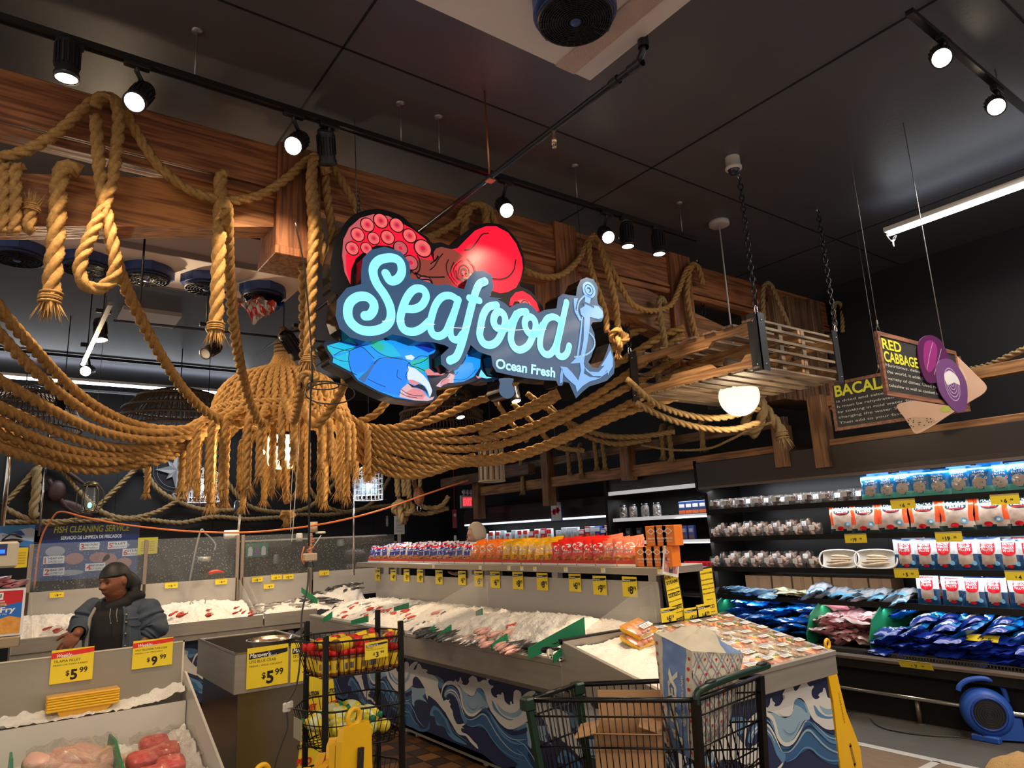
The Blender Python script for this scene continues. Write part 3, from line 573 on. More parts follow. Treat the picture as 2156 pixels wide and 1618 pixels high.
for P,wd in (([(330,240),(320,360),(360,500),(420,540)],1),([(330,240),(420,200),(500,195),(640,330)],1),([(140,290),(230,240),(420,190)],.9),([(130,320),(220,360),(330,370)],.7),([(60,165),(150,200),(330,240)],.8),([(1060,600),(1040,540),(1070,480),(1060,420),(1090,380)],.9),([(640,400),(700,340),(820,325),(1020,350),(1090,400)],.9),([(980,720),(1050,770),(1150,800),(1250,805)],.9),([(960,760),(1060,810),(1180,830)],.9),([(560,590),(680,650),(780,690)],.8),([(940,470),(930,560),(990,600)],.8),([(1280,490),(1200,450),(1120,430),(1080,390)],1.1),([(1340,640),(1375,740),(1345,835)],1),([(1640,600),(1800,590),(1930,470)],.8),([(1600,510),(1660,540),(1700,500)],.8),([(600,180),(700,260),(820,310),(1000,330)],.8),([(1150,340),(1230,300),(1320,320),(1240,380),(1140,410)],.9),([(1480,680),(1500,620),(1560,580),(1600,540)],.8)):
    b.stroke(z2(P,YC),lw2*wd,fc,.0055,9)
b.build('claw_artwork',[em('claw_blue',(.01,.30,.95),.8),em('claw_mid_blue',(.01,.20,.90),.85),em('claw_deep_blue',(.004,.05,.50),.7),em('claw_teal',(.01,.48,.75),.75),em('claw_green',(.02,.52,.38),.7),em('claw_grey_blue',(.05,.18,.45),.6),em('claw_blush',(.72,.45,.50),.75),em('claw_pink',(.72,.25,.28),.75),em('claw_white',(.62,.74,.90),.8),em('claw_ink',(.004,.015,.06),.4),em('claw_cyan',(.2,.75,.95),.8)],cb)
# front board
fs=FR(SY)
BD=z0([(190,800),(200,700),(260,625),(352,600),(352,520),(362,440),(415,385),(500,365),(600,395),(655,465),(665,565),(720,570),(780,590),(830,610),(880,600),(950,620),(1000,632),(1020,570),(1060,522),(1120,512),(1175,545),(1185,620),(1160,680),(1240,690)])
BD+=z3([(560,410-60+40),(640,430),(700,485),(780,440),(880,425),(960,470),(1030,545),(1090,510),(1230,490),(1245,370),(1300,325),(1370,340),(1452,350),(1462,260),(1500,170),(1570,140),(1650,165),(1700,250),(1690,370),(1700,440),(1750,490),(1768,580),(1740,640),(1640,650),(1620,680),(1660,780),(1665,900),(1625,1040),(1590,1100),(1640,1160),(1700,1165),(1760,1080),(1800,980),(1830,885),(1870,1000),(1892,1120),(1880,1230),(1800,1310),(1700,1345),(1600,1375),(1520,1440),(1450,1512),(1400,1400),(1370,1335),(1310,1320),(1295,1365),(1250,1370),(1225,1312),(1100,1305),(900,1282),(700,1248),(545,1212),(505,1140),(490,1030),(420,1010),(340,980),(255,905)])
BD+=z0([(1035,1000),(1000,1075),(960,1135),(905,1145),(855,1105),(852,1050),(905,1000),(880,985),(800,965),(700,960),(620,930),(545,915),(480,950),(380,962),(280,935),(215,880)])
b=MB(); b.prism(BD,fs,-.13,.02,0,1)
dp=z3([(585,1285),(740,1285),(725,1350),(755,1400),(750,1470),(700,1510),(640,1505),(590,1460),(580,1400),(590,1340)]); b.prism(smooth2(dp,3),fs,-.13,.018,0,1)
b.build('lettering_board',[NAVY,SIDE],root)
pxw=abs(z1([(0,0),(100,0)])[1][0]-z1([(0,0),(100,0)])[0][0])/100
px3=abs(z3([(0,0),(100,0)])[1][0]-z3([(0,0),(100,0)])[0][0])/100
b=MB(); cc=.026
def ST(P,w_,z=z1,k=pxw,**kw): b.stroke(z(P),w_*k,fs,cc,0,sub=7,**kw)
ST([(555,745),(600,815),(670,800),(712,730),(700,640),(650,598),(575,592),(490,615),(437,680),(435,760),(470,850),(540,950),(590,1050),(607,1140),(590,1220),(520,1285),(400,1312),(290,1290),(205,1215),(180,1120),(205,1030),(280,975),(370,975),(432,1030),(435,1100),(395,1155),(350,1162)],92)
ST([(745,1092),(840,1092),(915,1050),(952,970),(925,905),(855,893),(795,935),(745,1020),(708,1130),(700,1220),(735,1295),(815,1318),(900,1290),(985,1215)],84)
ST([(1268,1005),(1190,962),(1110,975),(1050,1045),(1012,1150),(992,1260),(1020,1340),(1080,1360),(1145,1320),(1190,1220),(1235,1110),(1268,1005)],80)
ST([(1270,1000),(1225,1150),(1190,1280),(1205,1375),(1265,1395),(1310,1340)],78)
ST([(1532,820),(1475,850),(1435,940),(1395,1080),(1350,1260),(1300,1440),(1250,1560),(1185,1600)],88)
ST([(1378,985),(1475,1010)],78)
ST([(545,458),(455,480),(395,570),(365,700),(355,800),(395,885),(470,910),(550,868),(610,760),(643,650),(625,565),(570,530),(525,575),(512,650),(550,715),(640,722),(720,650),(770,560)],80,z3,px3)
ST([(882,532),(800,545),(748,625),(718,740),(708,850),(750,940),(820,962),(900,915),(950,820),(985,720),(980,640),(940,595),(890,600),(865,655),(880,730),(930,785),(1010,770),(1070,680)],78,z3,px3)
ST([(1275,640),(1200,592),(1120,612),(1072,700),(1042,820),(1040,930),(1085,1005),(1150,1010),(1210,930),(1250,790),(1278,650)],76,z3,px3)
ST([(1338,425),(1308,560),(1270,740),(1235,900),(1235,1005),(1285,1042),(1340,1005),(1368,918)],76,z3,px3)
b.build('letters',CYAN,root)
# thin wave line through the letters
b=MB(); cc=.028
for P in ([(520,1215),(570,1212),(625,1195)],[(660,1215),(735,1210)],[(925,1235),(1035,1245)],[(1160,1275),(1240,1278),(1320,1280),(1380,1258)],[(1450,1280),(1530,1275)],[(1630,1290),(1690,1283),(1780,1300),(1850,1300),(1910,1296),(2000,1300),(2130,1292)]): b=MB(); ST(P,7); b.build('waterline',em('sign_white',(.7,.95,1),1.0),root)
# tagline
b=MB()
o_,u_,v_=z3([(530,1150),(1205,1255),(530,1040)]); ux=V((u_[0]-o_[0],u_[1]-o_[1])); fr2=Frame((o_[0],SY,o_[1]),(ux.x,0,ux.y),(0,0,1),(0,-1,0))
b.text('Ocean Fresh',fr2,.0,-.012,.098,0,.027,bold=.03,fit=ux.length,shear=.12); b.build('tagline',CYAN2,root)
# anchor
ANC=em('anchor_blue',(.17,.37,.72),.85); b=MB()
for r0,r1 in ((70,96),(34,56)):
    c=z3([(1592,285)]); b.ring(c[0][0],c[0][1],r0*px3*.95,r1*px3,fs,.026,0,28)
b.disc(*z3([(1585,290)])[0],20*px3,fs,.026,0)
def PA(l,c=.026,mi=0): b.poly(z3(l),fs,c,mi)
PA([(1550,340),(1620,350),(1600,450),(1700,470),(1750,530),(1745,600),(1700,615),(1640,600),(1605,590),(1600,700),(1580,850),(1545,1030),(1530,1120),(1560,1200),(1640,1260),(1740,1260),(1800,1190),(1810,1250),(1830,1190),(1860,1150),(1862,1060),(1835,965),(1790,1050),(1725,1150),(1770,1140),(1700,1215),(1600,1210),(1545,1160),(1520,1290),(1500,1380),(1455,1440),(1440,1370),(1370,1310),(1320,1260),(1265,1150),(1340,1160),(1400,1220),(1470,1310),(1500,1200),(1490,1110),(1380,1120),(1440,1060),(1500,1020),(1530,850),(1540,600),(1500,560),(1490,500),(1540,470)])
PA([(1840,1010),(1862,1060),(1860,1150),(1830,1200),(1700,1290),(1600,1320),(1520,1370),(1455,1440),(1470,1330),(1530,1230),(1600,1270),(1720,1280),(1800,1200),(1850,1130)],.0265)
PA([(1510,590),(1525,590),(1500,850),(1470,1040),(1450,1045),(1480,850)]); PA([(1420,380),(1470,380),(1450,440),(1440,500),(1500,620),(1490,640),(1430,530),(1420,440)])
PA([(1285,1165),(1300,1190),(1290,1330),(1260,1340),(1265,1240)])
b.stroke(z3([(1520,420),(1590,450),(1650,480)]),26*px3,fs,.027,1,cap=False); b.stroke(z3([(1535,620),(1525,760),(1505,900)]),14*px3,fs,.027,1,cap=False)
b.stroke(z3([(1600,770),(1650,840),(1650,930),(1590,1000),(1500,1035),(1430,1045)]),18*px3,fs,.027,2); b.stroke(z3([(1540,350),(1480,420),(1460,520),(1500,620)]),18*px3,fs,.027,2)
for P in ([(1600,770),(1650,840),(1650,930),(1590,1000),(1500,1035),(1430,1045)],[(1540,350),(1480,420),(1460,520),(1500,620)],[(1290,1180),(1280,1260),(1270,1330)]):
    q,_=resample([V((a,c_,0)) for a,c_ in cat_path([V((x,y,0)) for x,y in z3(P)],6) and [(t.x,t.y) for t in cat_path([V((x,y,0)) for x,y in z3(P)],6)]],.013)
    for i in range(len(q)-1):
        d=(q[i+1]-q[i]); m_=(q[i]+q[i+1])/2; s_=V((d.x*.3-d.y*.7,d.y*.3+d.x*.7,0)); b.stroke([(m_.x-s_.x*.6,m_.y-s_.y*.6),(m_.x+s_.x*.6,m_.y+s_.y*.6)],.0035,fs,.0275,1,cap=False,sub=1)
b.build('anchor',[ANC,NAVY,em('anchor_pale',(.30,.55,.85),.85)],root)
for x,y in ((752,445),(1230,590)):
    p=at(x,y,'y',3.93); b=MB(); b.cyl((p.x,3.93,p.z-.03),(p.x-.02,3.93,4.5),.0035,5); b.build('hanger_wire',mat('wire_metal',(.12,.12,.12),.4,.7),root)
b=MB()
p=at(757,440,'y',3.93)
b.chain((p.x,3.93,p.z-.04),(p.x-.01,3.93,p.z+.12),.04,.004); b.build('hanger_chain',MATS['wire_metal'],root)
# ================================================================= ROPES
def on(Y,L): return [at(x,y,'y',Y) for x,y in L]
def dp_(L): return [dep(x,y,d) for x,y,d in L]
def rope_thing(P,r,label,group=None,m=None,fr0=False,fr1=False,wrap=True,n=12,sub=8,closed=False,step=None,name='rope',ph=0):
    m=m or ROPE; C=cat_path(P,sub,closed)
    b=MB(); b.rope(C,r,n=n,closed=closed,step=step,ph=ph); o=b.build(name,m)
    me=o.data; c=V(C[0]); 
    nn=len(me.vertices); a=np.empty(nn*3); me.vertices.foreach_get('co',a); a=a.reshape(-1,3); c=V(((a[:,0].min()+a[:,0].max())/2,(a[:,1].min()+a[:,1].max())/2,a[:,2].min()))
    me.transform(Matrix.Translation(-c)); o.location=c; tag(o,label,'rope',group)
    for on_,i,j in ((fr0,0,1),(fr1,-1,-2)):
        if on_:
            d=(V(C[i])-V(C[j])).normalized(); L=r*2.2
            b=MB(); b.fray(C[i],d,r,L,60,.5); b.build('frayed_end',m,o)
            if wrap:
                b=MB(); x=d.orthogonal().normalized();y=d.cross(x)
                for k in range(4): c0=V(C[i])-d*r*(.2+.32*k)+V((random.uniform(-1,1),0,random.uniform(-1,1)))*r*.1; b.tube([c0+(x*math.cos(t)+y*math.sin(t))*r*1.06 for t in [2*PI*q/12 for q in range(12)]],r*.15,5,closed=True)
                b.build('twine_whipping',m,o)
    return o
YB=4.10; R0=.037
G='ropes draped over the timber beam'
rope_thing(on(YB,[(-60,338),(0,332),(60,315),(120,280),(165,240),(200,210),(225,203)]),R0*.85,'rope swag at the upper left corner, climbing to the first loop over the beam',G)
rope_thing(on(YB,[(225,203),(250,215),(272,250),(300,300),(335,350),(385,392),(440,416),(500,422),(555,408),(605,375),(645,340),(668,328)]),R0*.85,'long rope swag in front of the orange brace, between the two beam loops',G)
rope_thing(on(YB-.06,[(200,222),(215,205),(240,212),(250,245),(246,310),(236,380),(216,440),(190,500),(171,548),(170,585),(190,606),(215,606),(238,585),(243,550),(235,500),(222,440),(212,380),(206,310),(202,245)]),R0*.95,'rope hanging from the beam in a closed loop, in front of the blue fans',G)
rope_thing(on(YB,[(170,362),(148,352),(128,368),(122,430),(118,500),(113,560),(107,620),(105,640)]),R0*1.25,'thick rope end with whipped frayed tip, hanging over the brace at the left',G,fr1=True)
rope_thing(on(YB,[(478,372),(466,368),(464,400),(463,470),(460,560),(457,640),(455,700)]),R0*1.15,'thick frayed rope end hanging left of the timber post',G,fr1=True)
b=MB()
for i,x in enumerate((-18,8,33)):
    rope_thing(on(YB,[(x+8,358),(x+3,346),(x-2,360),(x-2,420),(x-3,470),(x-6,486),(x-3,492)]),R0*.95,'rope turn wound over the brace at the left edge, %s of three'%ORD[i],G)
rope_thing(on(YB,[(70,488),(60,478),(64,455),(70,430)]),R0*.9,'short rope stub with a splayed top beside the wound turns at the left edge',G,fr1=True)
rope_thing(on(YB,[(658,345),(660,400),(668,470),(680,530),(692,580),(700,640)]),R0*.85,'rope leg from the second beam loop to the left edge of the sign',G)
rope_thing(on(YB-.07,[(690,365),(675,338),(660,345),(655,400),(660,480),(658,560),(655,640),(652,700),(650,765)]),R0*1.0,'knotted rope hanging straight down left of the lit sign',G,fr1=True)
rope_thing(on(YB+.03,[(683,352),(690,420),(700,500),(695,560),(690,600)]),R0*.85,'rope leg half hidden behind the top left of the lit sign',G)
rope_thing(on(YB,[(668,330),(695,345),(722,385),(745,425),(775,470),(830,500),(900,500),(960,470),(975,445),(1000,432)]),R0*.8,'rope swag running from the second beam loop behind the octopus',G)
rope_thing(on(YB,[(1000,432),(1030,440),(1050,490),(1080,550),(1130,580),(1180,580),(1220,545),(1238,510),(1252,495)]),R0*.75,'rope swag between the octopus head and the spot lamps',G)
rope_thing(on(YB,[(985,560),(978,500),(982,455),(1000,432),(1022,445),(1022,500),(1018,560)]),R0*.95,'rope loop over the beam behind the octopus head',G)
rope_thing(on(YB,[(1252,495),(1270,530),(1300,590),(1330,640),(1370,655),(1410,645),(1430,610),(1445,570),(1460,560)]),R0*.75,'rope swag over the slanting brace right of the anchor',G)
rope_thing(on(YB-.03,[(1240,510),(1243,560),(1262,620),(1275,660),(1278,700)]),R0*.75,'rope leg hanging behind the anchor ring',G)
rope_thing(on(YB-.06,[(1262,510),(1285,590),(1296,640),(1300,680),(1303,700)]),R0*.85,'rope leg ending in the big knot right of the anchor',G)
rope_thing(on(YB,[(1480,600),(1470,565),(1455,562),(1447,620),(1460,690),(1478,740)]),R0*.85,'rope loop over the beam left of the white pendant cord',G)
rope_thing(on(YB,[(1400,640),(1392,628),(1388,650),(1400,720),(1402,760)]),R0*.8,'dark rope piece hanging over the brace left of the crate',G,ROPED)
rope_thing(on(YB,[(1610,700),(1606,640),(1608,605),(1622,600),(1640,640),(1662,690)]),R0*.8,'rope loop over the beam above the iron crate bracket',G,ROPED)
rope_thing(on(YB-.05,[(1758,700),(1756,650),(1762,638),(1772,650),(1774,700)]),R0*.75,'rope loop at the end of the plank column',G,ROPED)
# the knots
def knot(c,s,r,label,m=ROPE,tail=.9,seed=0,hole=False):
    c=V(c); k=[]; 
    for i in range(40):
        t=2*PI*i/40; k.append(c+V(((math.sin(t)+2*math.sin(2*t))*s*.32,-math.sin(3*t)*s*.35-.02,(math.cos(t)-2*math.cos(2*t))*s*.36)))
    b=MB(); b.rope(k,r,closed=True); o=b.build('rope_knot',m); recenter(o); tag(o,label,'rope knot')
    b=MB(); b.rope([c-V((0,0,s*.5)),c-V((s*.1,0,s*tail))],r*.9); b.fray(c-V((s*.1,0,s*tail)),(0,0,-1),r,r*2,40); b.build('knot_tail',m,o); return o
knot(at(1300,715,'y',YB-.06),.085,R0*.75,'big rope knot right of the anchor fluke',ROPE,1.6)
knot(at(649,800,'y',YB-.07),.045,R0*.6,'small tight rope knot left of the blue claw',ROPE,1.2)
# long ropes falling to the rope lantern
G='ropes falling from the beam to the rope lantern'
rope_thing(dp_([(226,430,4.0),(232,500,4.2),(258,590,4.5),(300,680,4.8),(345,760,5.2),(390,825,5.6),(440,872,6.0),(490,892,6.3),(545,890,6.5),(590,872,6.6)]),.042,'long rope sweeping from the beam loop down to the rope lantern',G)
rope_thing(dp_([(476,430,4.0),(480,540,4.4),(487,640,4.8),(500,740,5.2),(520,830,5.7),(540,878,6.0),(556,893,6.2),(575,880,6.4),(590,850,6.5)]),.040,'rope falling behind the frayed end into the front of the rope lantern',G)
rope_thing(dp_([(640,560,4.6),(640,660,4.9),(640,760,5.2),(630,840,5.6),(618,885,6.0),(606,860,6.3),(600,840,6.4)]),.040,'rope falling into the middle of the rope lantern, left of the black cable',G)
rope_thing(dp_([(730,795,6.0),(715,830,6.1),(695,865,6.2),(670,893,6.25),(650,885,6.3),(640,850,6.4)]),.040,'rope loop at the lantern below the blue claw',G)
G='ropes of the left swag bundle'
Lf=[[(-60,570,3.9),(0,652,4.2),(60,722,4.5),(130,798,5.0),(200,855,5.4),(280,893,5.9),(360,905,6.2),(430,897,6.4),(500,882,6.5),(560,860,6.6)],
 [(-60,640,4.0),(0,706,4.3),(60,770,4.6),(130,832,5.0),(200,878,5.4),(270,905,5.8),(340,912,6.1),(420,905,6.4),(480,890,6.6)],
 [(-60,765,4.1),(0,802,4.4),(70,842,4.7),(150,885,5.1),(220,912,5.5),(300,927,5.9),(370,926,6.2),(440,905,6.5)],
 [(-60,830,4.2),(0,858,4.5),(80,893,4.9),(160,925,5.3),(240,942,5.7),(310,943,6.0),(380,927,6.3),(440,908,6.6)],
 [(-60,865,4.3),(0,888,4.6),(70,920,4.9),(150,948,5.3),(230,958,5.7),(310,955,6.0),(380,938,6.3),(440,912,6.6)],
 [(-60,890,4.4),(0,912,4.7),(80,945,5.0),(170,969,5.4),(240,972,5.7),(310,962,6.0),(380,942,6.3),(430,920,6.6)],
 [(-60,925,4.4),(0,944,4.7),(70,967,5.0),(150,987,5.4),(230,990,5.7),(310,970,6.0),(380,945,6.3),(430,925,6.6)],
 [(-60,900,4.9),(0,925,5.1),(80,955,5.4),(170,975,5.7),(240,982,6.0),(320,975,6.2),(390,950,6.5)]]
for i,l in enumerate(Lf): rope_thing(dp_(l),.0395,'rope of the left swag bundle, %s from the top at the frame edge'%ORD[i],G,ph=i)
G='ropes of the right swag bundle'
Rt=[[(655,870,6.4),(690,886,6.3),(735,892,6.1),(785,876,5.9),(815,845,5.7),(835,815,5.5),(850,780,5.3)],
 [(720,880,6.4),(775,903,6.2),(830,902,6.0),(885,878,5.8),(930,840,5.5),(965,810,5.3),(1000,770,5.1)],
 [(740,890,6.5),(800,902,6.3),(870,896,6.1),(930,877,5.9),(990,851,5.6),(1040,832,5.4),(1090,800,5.2)],
 [(750,895,6.6),(830,910,6.4),(900,914,6.2),(980,906,5.9),(1050,886,5.7),(1120,853,5.4),(1180,822,5.2),(1240,790,5.0)],
 [(750,900,6.7),(840,918,6.5),(930,927,6.2),(1020,923,5.9),(1100,905,5.7),(1180,872,5.4),(1250,836,5.2),(1340,775,5.0)],
 [(750,905,6.8),(850,930,6.5),(950,946,6.2),(1050,937,5.9),(1130,909,5.7),(1230,862,5.4),(1340,806,5.1)],
 [(750,915,6.9),(860,945,6.6),(960,966,6.3),(1060,962,6.0),(1150,936,5.8),(1240,893,5.5),(1345,840,5.2)],
 [(750,925,6.9),(830,950,6.7),(900,968,6.5),(990,976,6.2),(1080,966,6.0),(1160,938,5.8),(1250,898,5.6),(1330,865,5.4)],
 [(750,930,7.0),(790,950,6.9),(850,975,6.8),(920,985,6.9),(980,975,7.0),(1020,960,7.1)],
 [(750,945,7.1),(790,968,7.0),(850,990,7.0),(910,992,7.1),(950,980,7.2),(1000,960,7.3)],
 [(750,960,7.2),(790,985,7.1),(840,1001,7.1),(890,1000,7.2),(940,985,7.3)],
 [(1010,915,6.4),(1080,880,6.2),(1150,850,6.0),(1230,800,5.8),(1290,770,5.6),(1340,742,5.4),(1390,710,5.2)]]
EXT=[[(900,700,5.8)],[(1060,690,5.8)],[(1150,740,5.9)],[(1310,715,5.9),(1400,672,5.95)],[(1440,705,6)],[(1400,770,5.9),(1470,728,6)],[(1420,790,6),(1520,755,6)],[(1430,835,6),(1540,800,6.1)],None,None,None,[(1440,690,6)]]
for l,e in zip(Rt,EXT):
    if e: l.extend(e)
for l in Rt:
    n_=len(l)
    for i,(x,y,d) in enumerate(l): l[i]=(x,y,6.95-(x-700)*.0006 if True else d)
for i,l in enumerate(Rt): rope_thing(dp_(l),.040,'rope of the right swag bundle below the lit sign, %s from the top'%ORD[i],G,ph=i*.7)
# darker ropes slung between truss and railing
G='dark ropes slung between the truss and the railing'
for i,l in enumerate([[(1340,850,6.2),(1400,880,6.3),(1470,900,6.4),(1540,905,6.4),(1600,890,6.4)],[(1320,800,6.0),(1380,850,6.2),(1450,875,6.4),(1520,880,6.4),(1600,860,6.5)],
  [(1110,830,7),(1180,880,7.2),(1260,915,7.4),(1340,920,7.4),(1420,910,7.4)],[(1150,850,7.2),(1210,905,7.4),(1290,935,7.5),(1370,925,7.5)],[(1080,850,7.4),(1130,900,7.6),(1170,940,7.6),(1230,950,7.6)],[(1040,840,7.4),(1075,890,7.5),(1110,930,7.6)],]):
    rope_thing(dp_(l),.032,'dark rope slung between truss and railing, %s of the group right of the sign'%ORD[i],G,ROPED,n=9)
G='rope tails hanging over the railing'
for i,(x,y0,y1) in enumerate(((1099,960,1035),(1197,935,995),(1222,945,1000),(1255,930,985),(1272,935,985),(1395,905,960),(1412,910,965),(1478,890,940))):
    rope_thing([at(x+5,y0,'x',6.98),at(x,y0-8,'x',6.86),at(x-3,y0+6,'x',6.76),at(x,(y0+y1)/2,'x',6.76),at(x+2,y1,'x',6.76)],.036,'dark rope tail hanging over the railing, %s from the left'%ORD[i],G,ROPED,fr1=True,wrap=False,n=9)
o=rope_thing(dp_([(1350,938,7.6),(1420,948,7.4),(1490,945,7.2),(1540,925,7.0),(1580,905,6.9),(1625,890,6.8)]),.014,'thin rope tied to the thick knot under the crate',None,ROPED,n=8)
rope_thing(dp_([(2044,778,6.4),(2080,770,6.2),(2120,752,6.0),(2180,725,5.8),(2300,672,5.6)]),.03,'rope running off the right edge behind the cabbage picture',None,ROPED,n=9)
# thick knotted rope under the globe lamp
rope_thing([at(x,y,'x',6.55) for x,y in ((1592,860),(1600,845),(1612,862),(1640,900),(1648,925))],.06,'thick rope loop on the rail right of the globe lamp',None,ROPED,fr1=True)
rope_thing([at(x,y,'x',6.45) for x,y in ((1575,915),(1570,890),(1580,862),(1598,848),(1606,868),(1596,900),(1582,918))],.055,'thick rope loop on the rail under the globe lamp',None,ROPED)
# ---------------------------------------------------------------- rope lantern (octopus-like chandelier)
CX,CY=2.24,7.0
lan=T('rope_lantern','huge lantern made of ropes, dome with a fringe of frayed ends, lit from inside','hanging lantern',(CX,CY,2.4))
random.seed(5)
NS=54
for k in range(NS):
    a=2*PI*k/NS+random.uniform(-.02,.02); ca,sa=math.cos(a),math.sin(a); inner=(k%3==1)
    prof=[(.05,3.66),(.12,3.52),(.28,3.45),(.46,3.37),(.59,3.22),(.65,3.02)]
    if inner: z1_=random.uniform(2.12,2.3); prof+=[(.66,2.9),(.665,2.75),(.665,(2.75+z1_)/2),(.66,z1_)]
    else: z1_=random.uniform(2.33,2.5)+(.0 if ca>-.3 else -.12); rr=.90+random.uniform(-.02,.03); prof+=[(.74,2.94),(rr-.05,2.87),(rr,2.8),(rr+.005,(2.8+z1_)/2),(rr,z1_)]
    P=cat_path([V((CX+r*ca,CY+r*sa,z)) for r,z in prof],5)
    b=MB(); b.rope(P,.0355,step=.018,n=12,ph=k); b.fray(P[-1],(0,0,-1),.034,.11,30,.6); b.build('rope_strand',ROPE,lan)
b=MB()
for r,z in ((.655,3.045),(.66,2.985),(.62,3.10)): b.rope([(CX+r*math.cos(t),CY+r*math.sin(t),z) for t in [2*PI*i/60 for i in range(60)]],.03,closed=True)
b.build('binding_rope',ROPE,lan)
b=MB(); b.rope([(CX,CY,3.6),(CX-.02,CY,3.75),(CX,CY,3.95)],.05); 
for k in range(5): b.tube([(CX+.08*math.cos(t),CY+.08*math.sin(t),3.62+.04*k) for t in [2*PI*i/14 for i in range(14)]],.018,6,closed=True)
b.build('crown_knot',ROPED,lan)
b=MB(); b.cyl((CX,CY,3.9),(CX,CY,4.5),.006,6); b.build('hanging_rod',BLACKM,lan)
b=MB()
for k in range(9):
    a=2*PI*k/9; b.tube(cat_path([V((CX+.5*math.cos(a),CY+.5*math.sin(a),3.0)),V((CX+.4*math.cos(a),CY+.4*math.sin(a),2.78)),V((CX+.25*math.cos(a),CY+.25*math.sin(a),2.66))],5),.05,8)
gl=T('globe_lamp','white barrel lamp glowing inside the rope lantern','lamp',(CX,CY,2.62))
b=MB(); b.lathe([(.001,.19),(.12,.19),(.135,.15),(.14,0),(.13,-.11),(.10,-.15),(.001,-.16)],(CX-.02,CY-.1,2.62),n=24); b.build('shade',mat('lantern_shade_glow',(1,.85,.55),.5,emit=2.2,ecol=(1,.74,.38)),gl)
b=MB(); b.lathe([(.14,.17),(.145,.2),(.001,.22)],(CX-.02,CY-.1,2.62),n=24); b.cyl((CX-.02,CY-.1,2.8),(CX-.02,CY-.1,3.3),.01,6); b.build('cap',BLACKM,gl)
BULB=mat('bulb_glow',(1,.95,.85),.5,emit=30,ecol=(1,.86,.6))
for i,(x,y) in enumerate(((552,953),(582,946),(611,948),(631,950),(437,1039),(543,955))[:4]):
    p=dep(x,y,6.5); r=T('light_bulb','small bright bulb inside the rope lantern, %s from the left'%ORD[i],'light bulb',p,'bulbs inside the rope lantern'); b=MB(); b.sphere(p,.026,10,7); b.build('bulb',BULB,r); b=MB(); b.cyl(p+V((0,0,.02)),p+V((0,0,.06)),.014,8); b.cyl(p+V((0,0,.05)),p+V((0,.1,.5)),.004,5); b.build('socket',BLACKM,r)
point((CX,CY-.15,2.75),22,(1,.72,.38),.12); point((CX-.5,CY-.2,2.6),9,(1,.75,.42),.05); point((CX+.5,CY-.2,2.6),9,(1,.75,.42),.05)
# hanging knotted strand under the lantern and pull strings
p=dep(600,1075,6.4)
rope_thing([dep(598,970,6.5),dep(600,1030,6.45),dep(604,1060,6.4)],.03,'single rope strand hanging from the lantern to a round knot')
knot(dep(604,1090,6.4),.055,.026,'round rope knot at the lowest point under the rope lantern',ROPE,1.0)
# back wall ropes
G='ropes hung in swags along the back wall'
WYb=12.85
for i,l in enumerate([[(8,1070),(40,1035),(80,990),(100,985)],[(8,1075),(60,1100),(120,1110),(190,1085),(240,1040),(290,990),(300,990),(330,1035),(370,1060),(430,1080),(520,1080)],[(0,1107),(60,1105),(120,1105),(220,1102),(300,1100),(380,1108),(450,1095),(520,1100),(600,1095)],
   [(105,985),(135,1000),(170,1045),(215,1085),(270,1098),(330,1085),(375,1060),(400,1045)],[(470,1010),(520,1070),(590,1085),(650,1075),(700,1030),(720,1000)],[(640,1020),(680,1070),(740,1085),(790,1060),(825,1005)],[(620,1090),(700,1090),(780,1075),(840,1070)]]):
    rope_thing(on(WYb,[(x,y-6) for x,y in l]),.046,'rope swag on the dark back wall, %s counted from the left'%ORD[i],G,ROPED,n=9,step=.05)
rope_thing(on(12.8,[(78,985),(76,1040),(70,1075),(78,1090)]),.07,'thick doubled rope hanging on the back wall above the fish cleaning poster',None,ROPED)
rope_thing(dp_([(312,975,7.6),(311,1000,7.6),(308,1040,7.6)]),.034,'single frayed rope end in front of the compass',None,ROPE,fr1=True,wrap=False)
for i,(x,y0,y1) in enumerate(((838,985,1045),(852,985,1045),(862,990,1050))): rope_thing(dp_([(x,y0,9.6),(x-2,(y0+y1)/2,9.6),(x,y1,9.6)]),.04,'rope hanging behind the paper notice post, %s of three'%ORD[i],None,ROPED)
knot(dep(848,1075,9.6),.15,.045,'big rope knot behind the paper notice',ROPED,.6)
rope_thing(dp_([(868,1000,9.8),(885,1060,9.8),(905,1070,9.8),(930,1065,9.8),(945,1045,9.8)]),.036,'rope swag hooked beside the wooden pulley block',None,ROPED)
rope_thing(dp_([(868,1080,9.9),(900,1082,9.9),(945,1070,9.9)]),.036,'lower rope end left of the EXIT sign',None,ROPED)
# ================================================================= FISH COUNTERS
ICE=mat('crushed_ice',(.80,.78,.75),.3,bump=1.0,bscale=85,sss=.0,vary=.25,vscale=30,vcol=(.62,.62,.62))
ACR=clearmat('frosted_acrylic',(.80,.76,.70),.55,.2,.4); ACRC=clearmat('clear_acrylic',(.85,.83,.78),.16,.08,.5); GLASS=clearmat('spotted_glass',(.55,.58,.56),.09,.04,.8,spots=34); GLS=clearmat('plain_glass',(.7,.75,.75),.06,.03,.8)
PLW=mat('white_board_plastic',(.60,.57,.52),.35,bump=.05,bscale=20); GRN=mat('green_divider',(.015,.22,.10),.4); MNAVY=mat('mural_navy',(.018,.028,.085),.5)
MB1=mat('mural_blue',(.035,.11,.26),.5); MB2=mat('mural_mid_blue',(.09,.22,.42),.5); MB3=mat('mural_pale_blue',(.25,.38,.52),.5); MW=mat('mural_foam',(.60,.60,.60),.5)
MUR=[MNAVY,MB1,MB2,MB3,MW]
